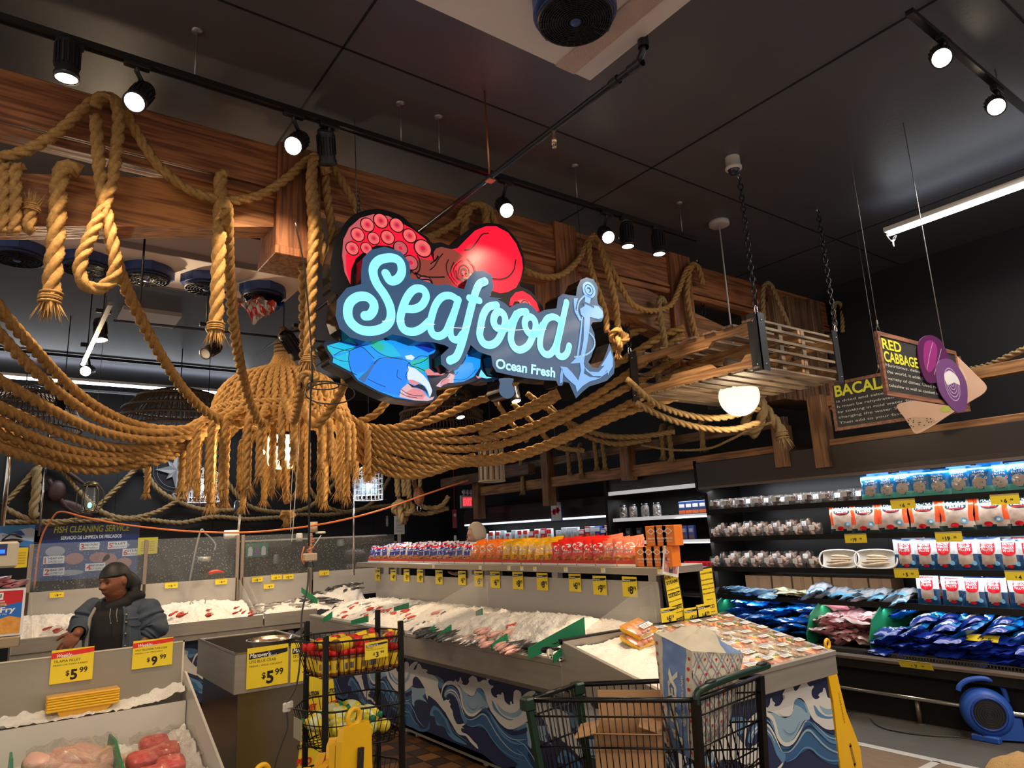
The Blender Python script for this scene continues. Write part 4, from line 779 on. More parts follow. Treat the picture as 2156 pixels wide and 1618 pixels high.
def heap(name,x0,x1,y0,y1,zf,label,m=ICE,n=(60,60),amp=.02,cat_='ice'):
    b=MB(); b.grid(lambda u,v:V((x0+(x1-x0)*u,y0+(y1-y0)*v,zf(u,v)+amp*fbm((x0+(x1-x0)*u)*9,(y0+(y1-y0)*v)*9,1,4)+.013*abs(noise.noise(V(((x0+(x1-x0)*u)*38,(y0+(y1-y0)*v)*38,3)))))),*n)
    # skirt down to the tray
    o=b.build(name,m); recenter(o); tag(o,label,cat_,None,'stuff'); return o
# fish: body along +x, belly down
def fish_proto(cols,L=.3,h=.05,t=.03,name='whole_fish'):
    r=T(name,'fish','fish'); b=MB()
    for_=[(0,.02),(.04,.35),(.12,.75),(.25,1),(.45,.95),(.65,.62),(.82,.3),(.9,.2)]
    vs=[];fs=[];n=10
    for q,s_ in for_:
        for k in range(n): a=2*PI*k/n; vs.append((q*L,math.cos(a)*t*s_,math.sin(a)*h*s_+.0))
    for i in range(len(for_)-1):
        for k in range(n): fs.append((i*n+k,i*n+(k+1)%n,(i+1)*n+(k+1)%n,(i+1)*n+k))
    b.add(vs,fs,0,True); c0=len(b.m)
    for i in range(len(b.m)):
        k=i%n
        if 5<=k<=9: b.m[i]=1
    b.build('fish_body',[cols[0],cols[1]],r)
    b=MB(); b.add([(L*.88,0,.2*h),(L*.88,0,-.2*h),(L,.002,-h*.9),(L*.95,0,0),(L,.002,h*.9)],[(0,1,2,3),(0,3,4)]); b.build('tail_fin',cols[0],r)
    b=MB(); b.add([(L*.3,0,h*.95),(L*.65,0,h*.6),(L*.6,0,h*.85),(L*.38,0,h*1.35)],[(0,1,2,3)]); b.build('dorsal_fin',cols[0],r)
    b=MB(); b.sphere((L*.085,t*.42,h*.2),.0075*L/.3,8,6,0); b.sphere((L*.085,-t*.42,h*.2),.0075*L/.3,8,6,0); b.build('eye',INK,r)
    return r
SILV=mat('fish_silver',(.42,.42,.42),.22,.4,vary=.4,vscale=40); DKF=mat('fish_dark_back',(.07,.075,.085),.25,.2); PINKF=mat('fish_pink',(.62,.30,.26),.3,vary=.5,vscale=40,vcol=(.7,.5,.45)); REDF=mat('fish_red',(.60,.07,.05),.3,vary=.4,vscale=30); PALEF=mat('fish_pale',(.60,.55,.50),.3); BLKF=mat('fish_black',(.02,.02,.025),.25)
fA=fish_proto([DKF,SILV],.26,.026,.02); fB=fish_proto([PINKF,PALEF],.30,.045,.03); fC=fish_proto([REDF,PINKF],.20,.035,.025); fD=fish_proto([BLKF,DKF],.34,.045,.035); fE=fish_proto([SILV,PALEF],.3,.022,.016)
def lay(proto,p,rz,tilt,label,group,sc=1,roll_=1.3): return dup(proto,p,0,label,group,rot=(roll_,tilt,rz),scale=(sc,sc,sc))
# ---- price cards
HDR=mat('card_header_black',(.02,.02,.02),.5); HDW=mat('card_header_red',(.65,.03,.02),.5)
def card(p,u,v,w,h,price,label,kind='m',lines=(),text2=None,clip=True,group=None,cat_='price card'):
    u=V(u).normalized(); v=V(v).normalized(); fr=Frame(p,u,v); b=MB()
    b.prism([(0,0),(w,0),(w,h),(0,h)],fr,-.0015,0)
    if kind=='m': b.poly([(.04*w,h*.86),(.98*w,h*.9),(.98*w,h*.8),(.6*w,h*.74),(.04*w,h*.72)],fr,.0008,1); b.text("Manager's",fr,.06*w,h*.755,h*.15,2,.0016,bold=.02,fit=w*.5,shear=.2); b.text('Special',fr,.5*w,h*.735,h*.08,2,.0018,fit=w*.2,shear=.2)
    elif kind=='w': b.poly([(.0*w,h*.92),(w,h*.97),(w,h*.84),(0,h*.74)],fr,.0008,3); b.text('Weekly',fr,.1*w,h*.77,h*.15,2,.0016,bold=.02,fit=w*.36,shear=.2); b.text('Special',fr,.45*w,h*.77,h*.08,2,.0018,fit=w*.2,shear=.2)
    elif kind=='s': b.poly([(0,h*.86),(w,h*.86),(w,h*.99),(0,h*.99)],fr,.0008,4)
    for i,t in enumerate(lines): b.text(t,fr,.06*w,h*(.62-.1*i),h*(.1 if i==0 else .06),1,.0012,fit=min(w*.8,len(t)*w*.045))
    a,c=price.split('.')
    L=len(a)
    k_=.8 if lines else 1; y_=.08 if lines else .16
    b.text('$',fr,.36*w-.1*w*(L-1),h*(y_+.13),h*.26*k_,1,.0012,bold=.02); b.text(a,fr,.47*w-.1*w*(L-1),h*y_,h*.52*k_,1,.0012,bold=.035); b.text(c,fr,.68*w,h*(y_+.17),h*.28*k_,1,.0012,bold=.02)
    o=b.build('price_card',[YEL,INK,WHT,RED,mat('card_rail_tan',(.42,.33,.16),.4)]); o.location=V(p); 
    me=o.data; me.transform(Matrix.Translation(-V(p))); tag(o,label,cat_,group); return o
# ---- main island (runs away from the camera, front faces the aisle)
XI=2.97; XB=3.95
isl=T('fish_display_island','long stainless fish display island with blue wave panels and sloping ice trays','display counter',(3.4,5.8,0))
b=MB(); b.box((2.97,3.62,.74),(3.02,8.1,.93),bev=.006); b.box((2.962,3.62,.9),(3.03,8.1,.935),bev=.006); b.box((3.0,3.62,.74),(3.95,3.66,1.0)); b.build('steel_lip',STEEL,isl)
b=MB(); b.add([(3.0,3.62,.80),(3.0,8.1,.80),(3.95,8.1,.95),(3.95,3.62,.95)],[(0,3,2,1)]); b.box((3.05,3.66,.70),(3.95,8.1,.76)); b.build('tray',STEELD,isl)
def _art(P): return [(6.12-p.y,p.z-.06) for p in (at(840+a/5.989,1350+c/5.989,'x',3.15) for a,c in P)]
ART=[('p',0,1,[(90,470),(130,500),(150,570),(240,600),(330,600),(350,650),(320,740),(380,790),(420,820),(400,870),(380,950),(390,1100),(300,1150),(180,1100),(60,1000),(60,500)]),
('p',0,0,[(210,760),(300,750),(370,790),(420,720),(480,760),(550,860),(600,960),(540,930),(500,870),(440,820),(400,870),(385,1000),(350,1100),(260,1100),(200,1000),(160,860)]),
('p',0,3,[(90,470),(130,500),(150,570),(240,600),(330,600),(350,650),(300,700),(350,770),(260,740),(200,760),(190,830),(140,740),(90,700)]),
('p',0,2,[(395,940),(400,880),(440,820),(500,850),(560,930),(610,1000),(640,1080),(700,1180),(780,1240),(860,1310),(780,1290),(690,1250),(620,1180),(590,1110),(540,1070),(480,1060),(450,960)]),
('p',0,1,[(430,900),(470,870),(520,920),(580,1000),(610,1090),(660,1180),(600,1140),(570,1080),(500,1040),(460,980)]),
('p',0,1,[(830,900),(900,960),(960,950),(1030,890),(1090,840),(1150,900),(1220,1000),(1300,1100),(1400,1180),(1500,1190),(1610,1160),(1610,1560),(1400,1480),(1280,1380),(1180,1250),(1100,1120),(1020,1090),(930,1080),(850,1050),(815,990)]),
('p',0,0,[(860,1080),(940,1090),(1030,1110),(1110,1180),(1200,1330),(1320,1460),(1500,1560),(1300,1600),(1120,1480),(1010,1370),(990,1300),(900,1200),(820,1130)]),
('p',0,3,[(610,560),(680,560),(740,600),(770,680),(790,780),(830,860),(880,920),(940,920),(1000,880),(1060,830),(1120,850),(1130,780),(1100,700),(1060,640),(1010,590),(980,610),(970,670),(900,700),(850,660),(800,600),(740,560),(680,530),(600,530)]),
('p',0,2,[(570,680),(600,610),(660,590),(720,630),(760,720),(785,820),(820,920),(860,990),(850,1040),(820,1060),(780,960),(750,860),(700,740),(640,690),(600,720)]),
('p',0,0,[(600,720),(630,670),(690,690),(740,760),(765,850),(785,940),(825,1050),(780,1075),(730,1050),(700,970),(690,880),(670,800),(640,760),(615,770)]),
('p',0,2,[(450,435),(520,460),(570,510),(560,560),(530,600),(505,580),(490,500)]),
('p',1,4,[(70,280),(110,265),(130,300),(125,350),(150,400),(180,395),(150,360),(165,340),(200,370),(225,340),(240,290),(260,290),(280,310),(300,350),(350,360),(365,385),(345,390),(380,420),(430,430),(470,460),(500,500),(495,560),(510,620),(530,670),(545,720),(560,800),(590,900),(560,870),(520,820),(470,760),(420,720),(375,690),(365,740),(345,690),(335,640),(330,600),(290,530),(250,470),(210,450),(190,470),(170,510),(180,560),(150,560),(130,480),(70,460)]),
('p',1,4,[(700,510),(720,490),(740,520),(765,500),(770,465),(785,460),(790,490),(810,520),(800,540),(840,560),(870,545),(890,510),(880,485),(900,460),(930,440),(960,450),(985,470),(995,510),(1020,520),(1050,500),(1080,490),(1110,500),(1105,470),(1130,465),(1150,485),(1130,500),(1135,530),(1160,560),(1190,565),(1195,585),(1170,600),(1165,640),(1180,680),(1210,710),(1250,715),(1235,685),(1260,675),(1290,680),(1300,650),(1320,660),(1330,700),(1340,760),(1380,800),(1410,805),(1405,770),(1425,765),(1430,795),(1470,790),(1500,750),(1530,690),(1545,710),(1580,680),(1640,640),(1700,630),(1730,650),(1700,680),(1650,740),(1640,900),(1610,1020),(1500,1090),(1440,1115),(1370,1110),(1310,1070),(1260,1020),(1210,950),(1160,880),(1120,780),(1100,700),(1060,620),(1010,590),(980,610),(965,670),(930,700),(880,680),(830,640),(780,580),(740,550),(690,530)]),
('p',0,2,[(980,620),(1010,595),(1050,625),(1080,680),(1105,780),(1060,710),(1020,660)]),('p',0,2,[(1175,750),(1200,780),(1230,840),(1290,920),(1380,980),(1450,990),(1400,1003),(1330,975),(1250,915),(1195,850)]),
('p',0,3,[(1240,790),(1320,870),(1420,910),(1500,880),(1570,790),(1560,900),(1480,965),(1380,955),(1290,900)]),
('p',1,4,[(545,700),(570,760),(600,740),(620,750),(650,740),(635,770),(660,800),(650,830),(680,880),(690,940),(710,1000),(740,1050),(790,1050),(830,1040),(825,1065),(800,1080),(830,1110),(790,1100),(800,1150),(850,1170),(900,1210),(940,1260),(990,1310),(1005,1365),(960,1330),(900,1270),(850,1200),(780,1190),(730,1150),(690,1080),(650,1010),(620,960),(590,900),(570,830),(545,780)]),
('p',0,0,[(1290,1060),(1370,1120),(1450,1140),(1540,1120),(1610,1090),(1610,1150),(1500,1185),(1420,1180),(1340,1130)]),('p',0,2,[(1460,1120),(1560,1070),(1600,1050),(1600,1095),(1520,1120)]),
('b',30,4,[(550,790),(542,700),(548,640),(565,580),(605,535),(665,525),(725,560),(772,625),(792,700),(805,790),(835,870),(885,925),(945,935),(1005,895),(1055,850),(1090,840)]),
('b',16,4,[(585,700),(610,640),(670,620),(730,660),(770,750),(800,850),(830,950)]),('b',9,4,[(600,680),(640,650),(700,670),(750,750),(775,840)]),('b',12,2,[(600,600),(660,575),(730,620),(770,700),(790,790)]),
('b',16,3,[(835,960),(900,995),(970,975),(1050,925),(1110,950),(1170,1050),(1240,1170),(1330,1290),(1450,1400),(1610,1460)]),('b',12,0,[(830,930),(895,972),(965,955),(1035,905),(1095,900),(1160,960),(1240,1090)]),('b',22,2,[(1120,880),(1170,960),(1240,1070),(1320,1190),(1420,1270),(1520,1300),(1610,1300)]),
('b',10,3,[(1150,900),(1220,1010),(1300,1130),(1400,1220),(1520,1250),(1610,1240)]),('b',14,2,[(860,1060),(940,1080),(1030,1060),(1110,1120),(1180,1230),(1290,1360),(1420,1450),(1600,1520)]),('b',10,3,[(80,760),(140,790),(200,890),(250,1000),(330,1090)]),('b',14,2,[(80,840),(140,900),(200,1010),(270,1080)]),
('b',8,2,[(600,960),(650,1060),(720,1160),(800,1220),(900,1290)]),('b',8,4,[(820,600),(870,660),(930,690),(970,660)]),('b',6,2,[(850,760),(900,840),(960,860),(1020,800)]),('b',6,2,[(1000,880),(1060,845),(1110,870),(1170,960)])]
for i_,(k_,w_,m_,P_) in enumerate(ART): ART[i_]=(k_,w_*.0009 if k_=='b' else w_,m_,_art(P_))
def wave_board(root,fr,W,H,name='wave_panel',seed=0):
    # breaking-wave artwork in flat colours on a navy board; one motif is about 1.8 m wide and repeats
    b=MB(); b.prism([(0,0),(W,0),(W,H),(0,H)],fr,-.02,0,0); off=0
    def clipx(P):
        for (lim,sg,ax) in ((0,1,0),(W,-1,0),(0,1,1),(H,-1,1)):
            out=[];n=len(P)
            for i in range(n):
                a,c=P[i],P[(i+1)%n]; ia=(a[ax]-lim)*sg>=0; ic=(c[ax]-lim)*sg>=0
                if ia: out.append(a)
                if ia!=ic: t=(lim-a[ax])/(c[ax]-a[ax]); out.append((a[0]+t*(c[0]-a[0]),a[1]+t*(c[1]-a[1])))
            P=out
            if len(P)<3: return None
        return P
    PER=1.72
    for c in range(int(W/PER)+2,-3,-1):
        off=c*PER-seed
        for li,(kind,w_,mi,P) in enumerate(ART):
            z_=.0006+.00022*li; P=[(x+off,y*H/.6) for x,y in P]
            if max(x for x,_ in P)<0 or min(x for x,_ in P)>W: continue
            if kind=='p':
                P=[(p.x,p.y) for p in cat_path([V((a,q,0)) for a,q in P],2 if w_ else 4,True)]
                P=clipx(P)
                if P: b.poly(P,fr,z_,mi)
            else:
                C=cat_path([V((a,q,0)) for a,q in P],7); n=len(C); L=[];R=[]
                for i in range(n):
                    d=(C[min(i+1,n-1)]-C[max(i-1,0)]).normalized(); k=w_*math.sin(PI*min(1,max(.02,(i+.5)/n)))**.6/2; L.append((C[i].x-d.y*k,C[i].y+d.x*k)); R.append((C[i].x+d.y*k,C[i].y-d.x*k))
                for i in range(n-1):
                    q=clipx([L[i],L[i+1],R[i+1],R[i]])
                    if q: b.poly(q,fr,z_,mi)
    return b.build(name,MUR,root)
frI=Frame((3.15,6.12,.06),(0,-1,0),(0,0,1)); wave_board(isl,frI,2.46,.60,seed=0)
frI2=Frame((3.15,8.2,.06),(0,-1,0),(0,0,1)); wave_board(isl,frI2,2.04,.60,seed=1.4)
b=MB()
b.box((3.15,3.66,.04),(3.9,8.2,.10)); b.box((3.14,3.66,.66),(3.9,8.2,.74)); b.build('base_frame',STEELD,isl)
for y in (3.9,4.9,6.0,6.2,8.0):
    b=MB(); b.cyl((3.22,y,0),(3.22,y,.12),.022,10); b.lathe([(.03,0),(.03,.02),(.022,.03)],(3.22,y,0),n=10); b.build('leg',STEEL,isl)
b=MB(); b.box((3.135,6.12,.05),(3.15,6.15,.72)); b.build('joint_strip',mat('joint_dark',(.03,.03,.03),.5),isl)
# acrylic rear board, end boards, shelf posts
b=MB()
for y0,y1 in ((3.66,5.03),(5.03,6.22),(6.22,8.45)): b.box((3.955,y0,.98),(3.963,y1,1.345 if y1<6.3 else 1.31))
b.build('rear_acrylic',ACR,isl)
def fin(y,l=None):
    b=MB(); fr=Frame((0,y,0),(1,0,0),(0,0,1)); b.prism([(3.0,.84),(3.0,.95),(3.1,1.02),(3.80,1.30),(3.93,1.33),(3.95,1.3),(3.95,.97)],fr,-.004,.004); return b.build('end_acrylic',ACRC,isl)
fin(5.9); fin(3.70)
for y in (3.72,4.86,5.98,6.24,7.32,8.4):
    b=MB(); b.box((3.965,y-.04,.9),(4.02,y+.04,1.43)); b.build('shelf_post',STEEL,isl)
b=MB(); b.box((3.84,3.55,1.40),(4.35,8.78,1.455),bev=.005); b.build('shelf',STEEL,isl)
b=MB(); b.box((3.834,3.55,1.405),(3.842,8.78,1.45)); b.build('shelf_rail',mat('shelf_rail_tan',(.38,.33,.26),.35,.5),isl)
heap('crushed_ice',3.02,3.95,3.68,5.88,lambda u,v:.90+.13*u+.13*math.sin(PI*min(1,u*1.02))**1.2*(.55+.45*math.sin(PI*v)**.5)*(.9+.2*math.sin(v*7)),'crushed ice in the near half of the fish island',n=(110,220),amp=.03)
heap('crushed_ice',3.02,3.95,5.93,8.08,lambda u,v:.89+.14*u+.09*math.sin(PI*u)*(.8+.2*math.sin(v*6)),'crushed ice in the far half of the fish island',n=(80,160),amp=.026)
# green dividers in the ice
def divider(a,c,h,label,z=.93):
    a=V(a);c=V(c); b=MB(); u=(c-a).normalized(); fr=Frame(a,u,(0,0,1)); L=(c-a).length; b.prism([(0,-.02),(L,-.02),(L,h),(0,h*.55)],fr,-.006,.006); o=b.build('green_divider',GRN); recenter(o); tag(o,label,'divider'); return o
for i,((x,y),(x2,y2),h,l) in enumerate((((1112,1382),(1232,1330),.09,'large green divider slanting across the near end of the fish island'),((1165,1390),(1195,1372),.05,'small green divider at the very end of the fish island'),((1035,1365),(1068,1348),.045,'green divider below the pink fish'),((920,1345),(950,1328),.045,'dark green divider among the silver fish'),((893,1340),(915,1327),.04,'dark green divider beside the first silver fish'),((1003,1292),(1015,1290),.03,'small green divider tip poking out of the ice'),((680,1308),(700,1298),.05,'green divider in the far tray behind the wire rack'),((740,1312),(775,1306),.04,'second green divider in the far tray'),((830,1283),(860,1277),.03,'green divider tip in the far tray ice'))):
    z=.95 if i not in (5,8) else 1.1; divider(at(x,y,'z',z),at(x2,y2,'z',z+(.04 if i else .14)),h,l)
random.seed(11)
def fishrow(proto,px,n,label,group,z=.955,rz0=.25,sc=1,jit=.04,tilt=-.12):
    # px: start and end pixel near the lip
    a=at(*px[0],'z',z); c=at(*px[1],'z',z)
    for i in range(n):
        t=(i+.5)/n; p=a.lerp(c,t); p=p+V((random.uniform(-.03,.05),random.uniform(-.02,.02),random.uniform(-.01,.012)))
        lay(proto,p,rz0+random.uniform(-.22,.22),tilt+random.uniform(-.05,.05),'%s, %s from the left'%(label,ORD[i]) if i<len(ORD) else label,group,sc*random.uniform(.88,1.1),random.uniform(.9,1.5))
fishrow(fA,((865,1338),(925,1352)),14,'slim silver fish in front of the first divider','silver fish on the near ice')
fishrow(fE,((930,1350),(985,1362)),8,'slim pale fish between the dark divider and the pink fish','pale slim fish on the near ice',sc=.85)
fishrow(fB,((975,1352),(1075,1380)),14,'pink fish on the ice of the island','pink fish on the near ice',sc=.62)
fishrow(fB,((985,1335),(1050,1345)),5,'half buried pink fish on the ice of the island','pink fish half buried in ice',z=1.0,sc=.7)
fishrow(fC,((1050,1325),(1090,1318)),4,'small reddish fish poking from the ice','reddish fish poking from the ice',z=1.03,sc=.5)
fishrow(fA,((1050,1362),(1110,1380)),12,'small dark fish right of the green divider','small dark fish on the near ice',sc=.8)
fishrow(fD,((1085,1366),(1130,1372)),3,'black fish beside the large green divider','black fish on the near ice',z=.985,sc=.6,rz0=-.9)
fishrow(fE,((1155,1388),(1178,1392)),4,'thin white fish at the end of the island','thin white fish by the divider',z=.95,rz0=.7)
for n_,pr,sc,l,g in ((16,fC,.7,'small red fish in the far tray','red fish in the far tray'),(16,fE,.8,'small grey fish in the far tray','grey fish in the far tray')):
    for i in range(n_):
        u=random.uniform(.07,.4); y=6.0+1.9*(i+random.random())/n_; lay(pr,(3.02+.93*u,y,.905+.14*u+.09*math.sin(PI*u)*(.8+.2*math.sin((y-5.93)/2.15*6))),random.uniform(-.2,.6),-.1,'%s, %s from the near end'%(l,ORD[i]),g,sc,random.uniform(.6,1.5))
# tags on the rear acrylic
VU=(0,-1,0)
for i,(x,y,pr_) in enumerate(((789,1213,'7.99'),(822,1213,'4.99'),(850,1213,'3.99'),(878,1214,'5.99'),(917,1216,'6.99'),(965,1217,'6.99'),(999,1218,'5.99'),(1033,1219,'6.99'),(1080,1220,'8.99'),(1131,1221,'8.99'),(1199,1222,'6.99'),(1250,1226,'9.99'),(1312,1227,'8.99'))):
    w_=.10+.0*i; k=[11,11,12,13,15,16,18,20,22,23,25,28,31][i]; p=at(x,y+k*.95,'x',3.945); q=at(x+k,y+k*.95,'x',3.945); w_=(q-p).length
    card((3.945,p.y,p.z),VU,(0,0,1),w_,w_*.95,pr_,'yellow $%s price card on the island acrylic, %s from the left'%(pr_,ORD[i]),'m',group='price cards on the island acrylic')
# ---- counter along the back (front faces the camera), runs to the right until the island
bc=T('back_fish_counter','stainless fish counter along the back with spotted glass guard and ice trays','display counter',(1.7,9.0,0))
b=MB(); b.box((.2,8.6,.80),(2.6,8.64,.945),bev=.006); b.box((2.62,8.6,.80),(3.25,8.64,.95),bev=.006); b.box((.2,8.62,.74),(3.2,9.4,.82)); b.build('steel_lip',STEEL,bc)
wave_board(bc,Frame((.2,8.78,.06),(1,0,0),(0,0,1)),3.0,.68,seed=.7)
b=MB(); b.box((.2,8.8,.05),(3.2,9.38,.74)); b.build('cabinet',STEELD,bc)
b=MB()
for x0,x1 in ((.3,1.36),(1.40,2.5),(2.56,3.45),(3.49,4.6)): b.box((x0,9.40,1.0),(x1,9.41,1.345))
b.build('rear_acrylic',ACR,bc)
b=MB()
for x0,x1 in ((.34,1.43),(1.47,2.49),(2.57,3.44)): b.box((x0,9.42,1.30),(x1,9.428,1.86))
b.box((3.46,9.42,1.25),(4.7,9.428,1.8)); b.build('glass_guard',GLASS,bc)
for x,z1_ in ((.32,1.86),(1.45,1.86),(2.50,1.87),(2.56,1.87),(3.45,1.86),(4.72,1.7)): b=MB(); b.box((x-.02,9.40,.9),(x+.02,9.44,z1_),bev=.004); b.build('guard_post',mat('guard_post_steel',(.42,.34,.28),.35,.7),bc)
for x in (.36,2.52,2.60): b=MB(); b.prism([(8.63,.85),(8.63,.98),(9.38,1.32),(9.4,.98)],Frame((x,0,0),(0,1,0),(0,0,1)),-.004,.004); b.build('end_acrylic',ACRC,bc)
heap('crushed_ice',.22,2.5,8.64,9.38,lambda u,v:.90+.16*v+.10*math.sin(PI*min(1,v*1.1))+.03*math.sin(u*9+1),'crushed ice in the tray behind the man in denim',n=(200,70),amp=.028)
CORN=lambda u,v:.88+.10*v+.26*u**1.3*math.sin(PI*min(1,.12+v*.9))
heap('crushed_ice',2.62,3.9,8.64,9.38,CORN,'crushed ice in the corner tray at the back',n=(70,45),amp=.03)
for i,(x,y,w_,pr_) in enumerate(((104,1260,30,'9.99'),(347,1240,27,'12.99'),(453,1232,25,'9.99'),(530,1227,23,'13.99'),(571,1222,22,'11.99'),(596,1221,22,'12.99'),(555,1241,22,'9.99'),(672,1213,21,'3.99'))):
    p=at(x,y,'y',9.385); q=at(x+w_,y,'y',9.385); w2=q.x-p.x; card((p.x,9.385,p.z),(1,0,0),(0,0,1),w2,w2*.5,pr_,'yellow $%s price card on the back counter, %s'%(pr_,('far left','near the man','left of the seam','first right of the seam','second right of the seam','third right of the seam','one row lower','last on the right')[i]),'s',group='price cards on the back counter')
random.seed(4)
def shr(px,n,sc,label,group,z=.97,proto=fC):
    for i in range(n):
        p=at(px[0]+random.random()*(px[1]-px[0]),px[2]+random.random()*(px[3]-px[2]),'z',z); lay(proto,p,random.uniform(-1,1),-.3,label,group,sc,random.uniform(0,1.5))
shr((345,375,1290,1302),12,.6,'red shrimp or small fish heaped on the ice right of the man','red fish heap right of the man',1.02)
shr((85,155,1318,1334),12,.45,'red fish tips along the front of the ice left of the man','red fish tips left of the man',1.0)
shr((400,535,1280,1300),16,.45,'scattered small red fish on the ice near the counter seam','scattered red fish near the seam',1.02)
def shx(n,u0,u1,sc,label,group,pr):
    for i in range(n):
        u=random.uniform(u0,u1);v=random.uniform(.08,.9); lay(pr,(2.62+1.28*u-.1,8.64+.74*v,CORN(u,v)+.015),random.uniform(-.9,.9),random.uniform(-.15,.15),label,group,sc,random.uniform(0,1.5))
shx(22,.03,.45,.75,'grey fish on the low side of the corner tray','grey fish on the corner tray',fE)
shx(34,.45,1,.8,'thin dark fish on the heaped corner ice','thin dark fish on the heaped ice',fA)
divider(at(635,1245,'y',8.95),at(668,1275,'y',8.75),.08,'green divider in the corner tray at the back')
p=at(398,1283,'z',1.05); b=MB(); b.tube(cat_path([p,p+V((.02,0,.08)),p+V((.1,0,.0)),p+V((.16,0,.02)),p+V((.18,0,.12))],5),.006,5); o=b.build('tongs',STEEL); recenter(o); tag(o,'small metal tongs stuck in the back ice','tongs')
for pr in (fA,fB,fC,fD,fE): drop(pr)
# ---- ready-meal bin (near end of the island)
pod=T('sloping_meal_bin','stainless bin with a sloping ice bed of packed ready meals and a wave panel','display counter',(3.8,3.2,0))
X0,X1,Y0,Y1=2.97,4.66,2.76,3.62; ZN,ZF=.87,1.055
b=MB()
for (x0,x1) in ((X0,X0+.03),(X1-.03,X1)):
    b.add([(x0,Y0+.0305,ZN-.15),(x1,Y0+.0305,ZN-.15),(x1,Y1-.0305,ZN-.1),(x0,Y1-.0305,ZN-.1),(x0,Y0+.0305,ZN),(x1,Y0+.0305,ZN),(x1,Y1-.0305,ZF-.006),(x0,Y1-.0305,ZF-.006)],[(3,2,1,0),(4,5,6,7),(0,1,5,4),(1,2,6,5),(2,3,7,6),(3,0,4,7)])
b.box((X0,Y0,ZN-.15),(X1,Y0+.03,ZN),bev=.004); b.box((X0,Y0-.008,ZN-.03),(X1,Y0+.03,ZN+.002),bev=.004); b.box((X0,Y1-.03,ZN-.1),(X1,Y1,ZF)); b.build('steel_rim',STEEL,pod)
b=MB(); b.add([(X0,Y0,ZN-.1),(X1,Y0,ZN-.1),(X1,Y1,ZF-.1),(X0,Y1,ZF-.1)],[(0,1,2,3)]); b.build('bed',PLW,pod)
b=MB(); b.box((X0,Y1-.02,ZF-.02),(X1,Y1+.02,ZF+.012)); b.build('black_edge',BLACK,pod)
wave_board(pod,Frame((X0+.12,Y0+.06,.06),(1,0,0),(0,0,1)),X1-X0-.16,.66,seed=.1); wave_board(pod,Frame((X0+.12,Y1,.06),(0,-1,0),(0,0,1)),Y1-Y0-.08,.66,seed=.2)
b=MB(); b.box((X0+.14,Y0+.085,.02),(X1-.06,Y1,.72)); b.build('cabinet',STEELD,pod)
b=MB(); b.disc(1.0,.6,.012,Frame((X0+.12,Y0+.06,.06),(1,0,0),(0,0,1)),.012,0,12); b.build('lock',mat('lock_grey',(.4,.4,.4),.3,.5),pod)
def bed(x,y,dz=0): return V((x,y,ZN-.1+(y-Y0)/(Y1-Y0)*(ZF-ZN)+dz))
b=MB(); b.grid(lambda u,v:bed(X0+.03+(1.6)*u,Y0+.04+.77*v,.055+.03*math.sin(PI*u)+.016*fbm(u*9,v*8,5)+.014*abs(noise.noise(V((u*60,v*30,1))))),110,60); o=b.build('crushed_ice',ICE); recenter(o); tag(o,'crushed ice in the left part of the ready-meal bin','ice',None,'stuff')
# trays of ready meals
SAL=mat('salmon',(.78,.25,.13),.35,vary=.4,vscale=25,vcol=(.85,.5,.35)); SHR=mat('shrimp_orange',(.80,.22,.05),.4,bump=1,bscale=60,vary=.6,vscale=30,vcol=(.85,.5,.3)); GRNV=mat('parsley',(.04,.16,.03),.6); LEM=mat('lemon_slice',(.80,.58,.08),.4); LABW=mat('label_white',(.74,.74,.74),.4); CLR=clearmat('clear_lid',(.9,.9,.9),.10,.06,.7); TRB=mat('tray_black',(.02,.02,.02),.3); OYS=mat('shell_tan',(.5,.38,.25),.5,vary=.5,vscale=30,vcol=(.2,.15,.1)); LBLU=mat('label_blue',(.1,.2,.5),.4); TRYW=mat('foam_tray_white',(.72,.7,.66),.5); TRYO=mat('tray_cream',(.6,.5,.38),.4); YTRAY=mat('foam_tray_yellow',(.85,.5,.03),.45)
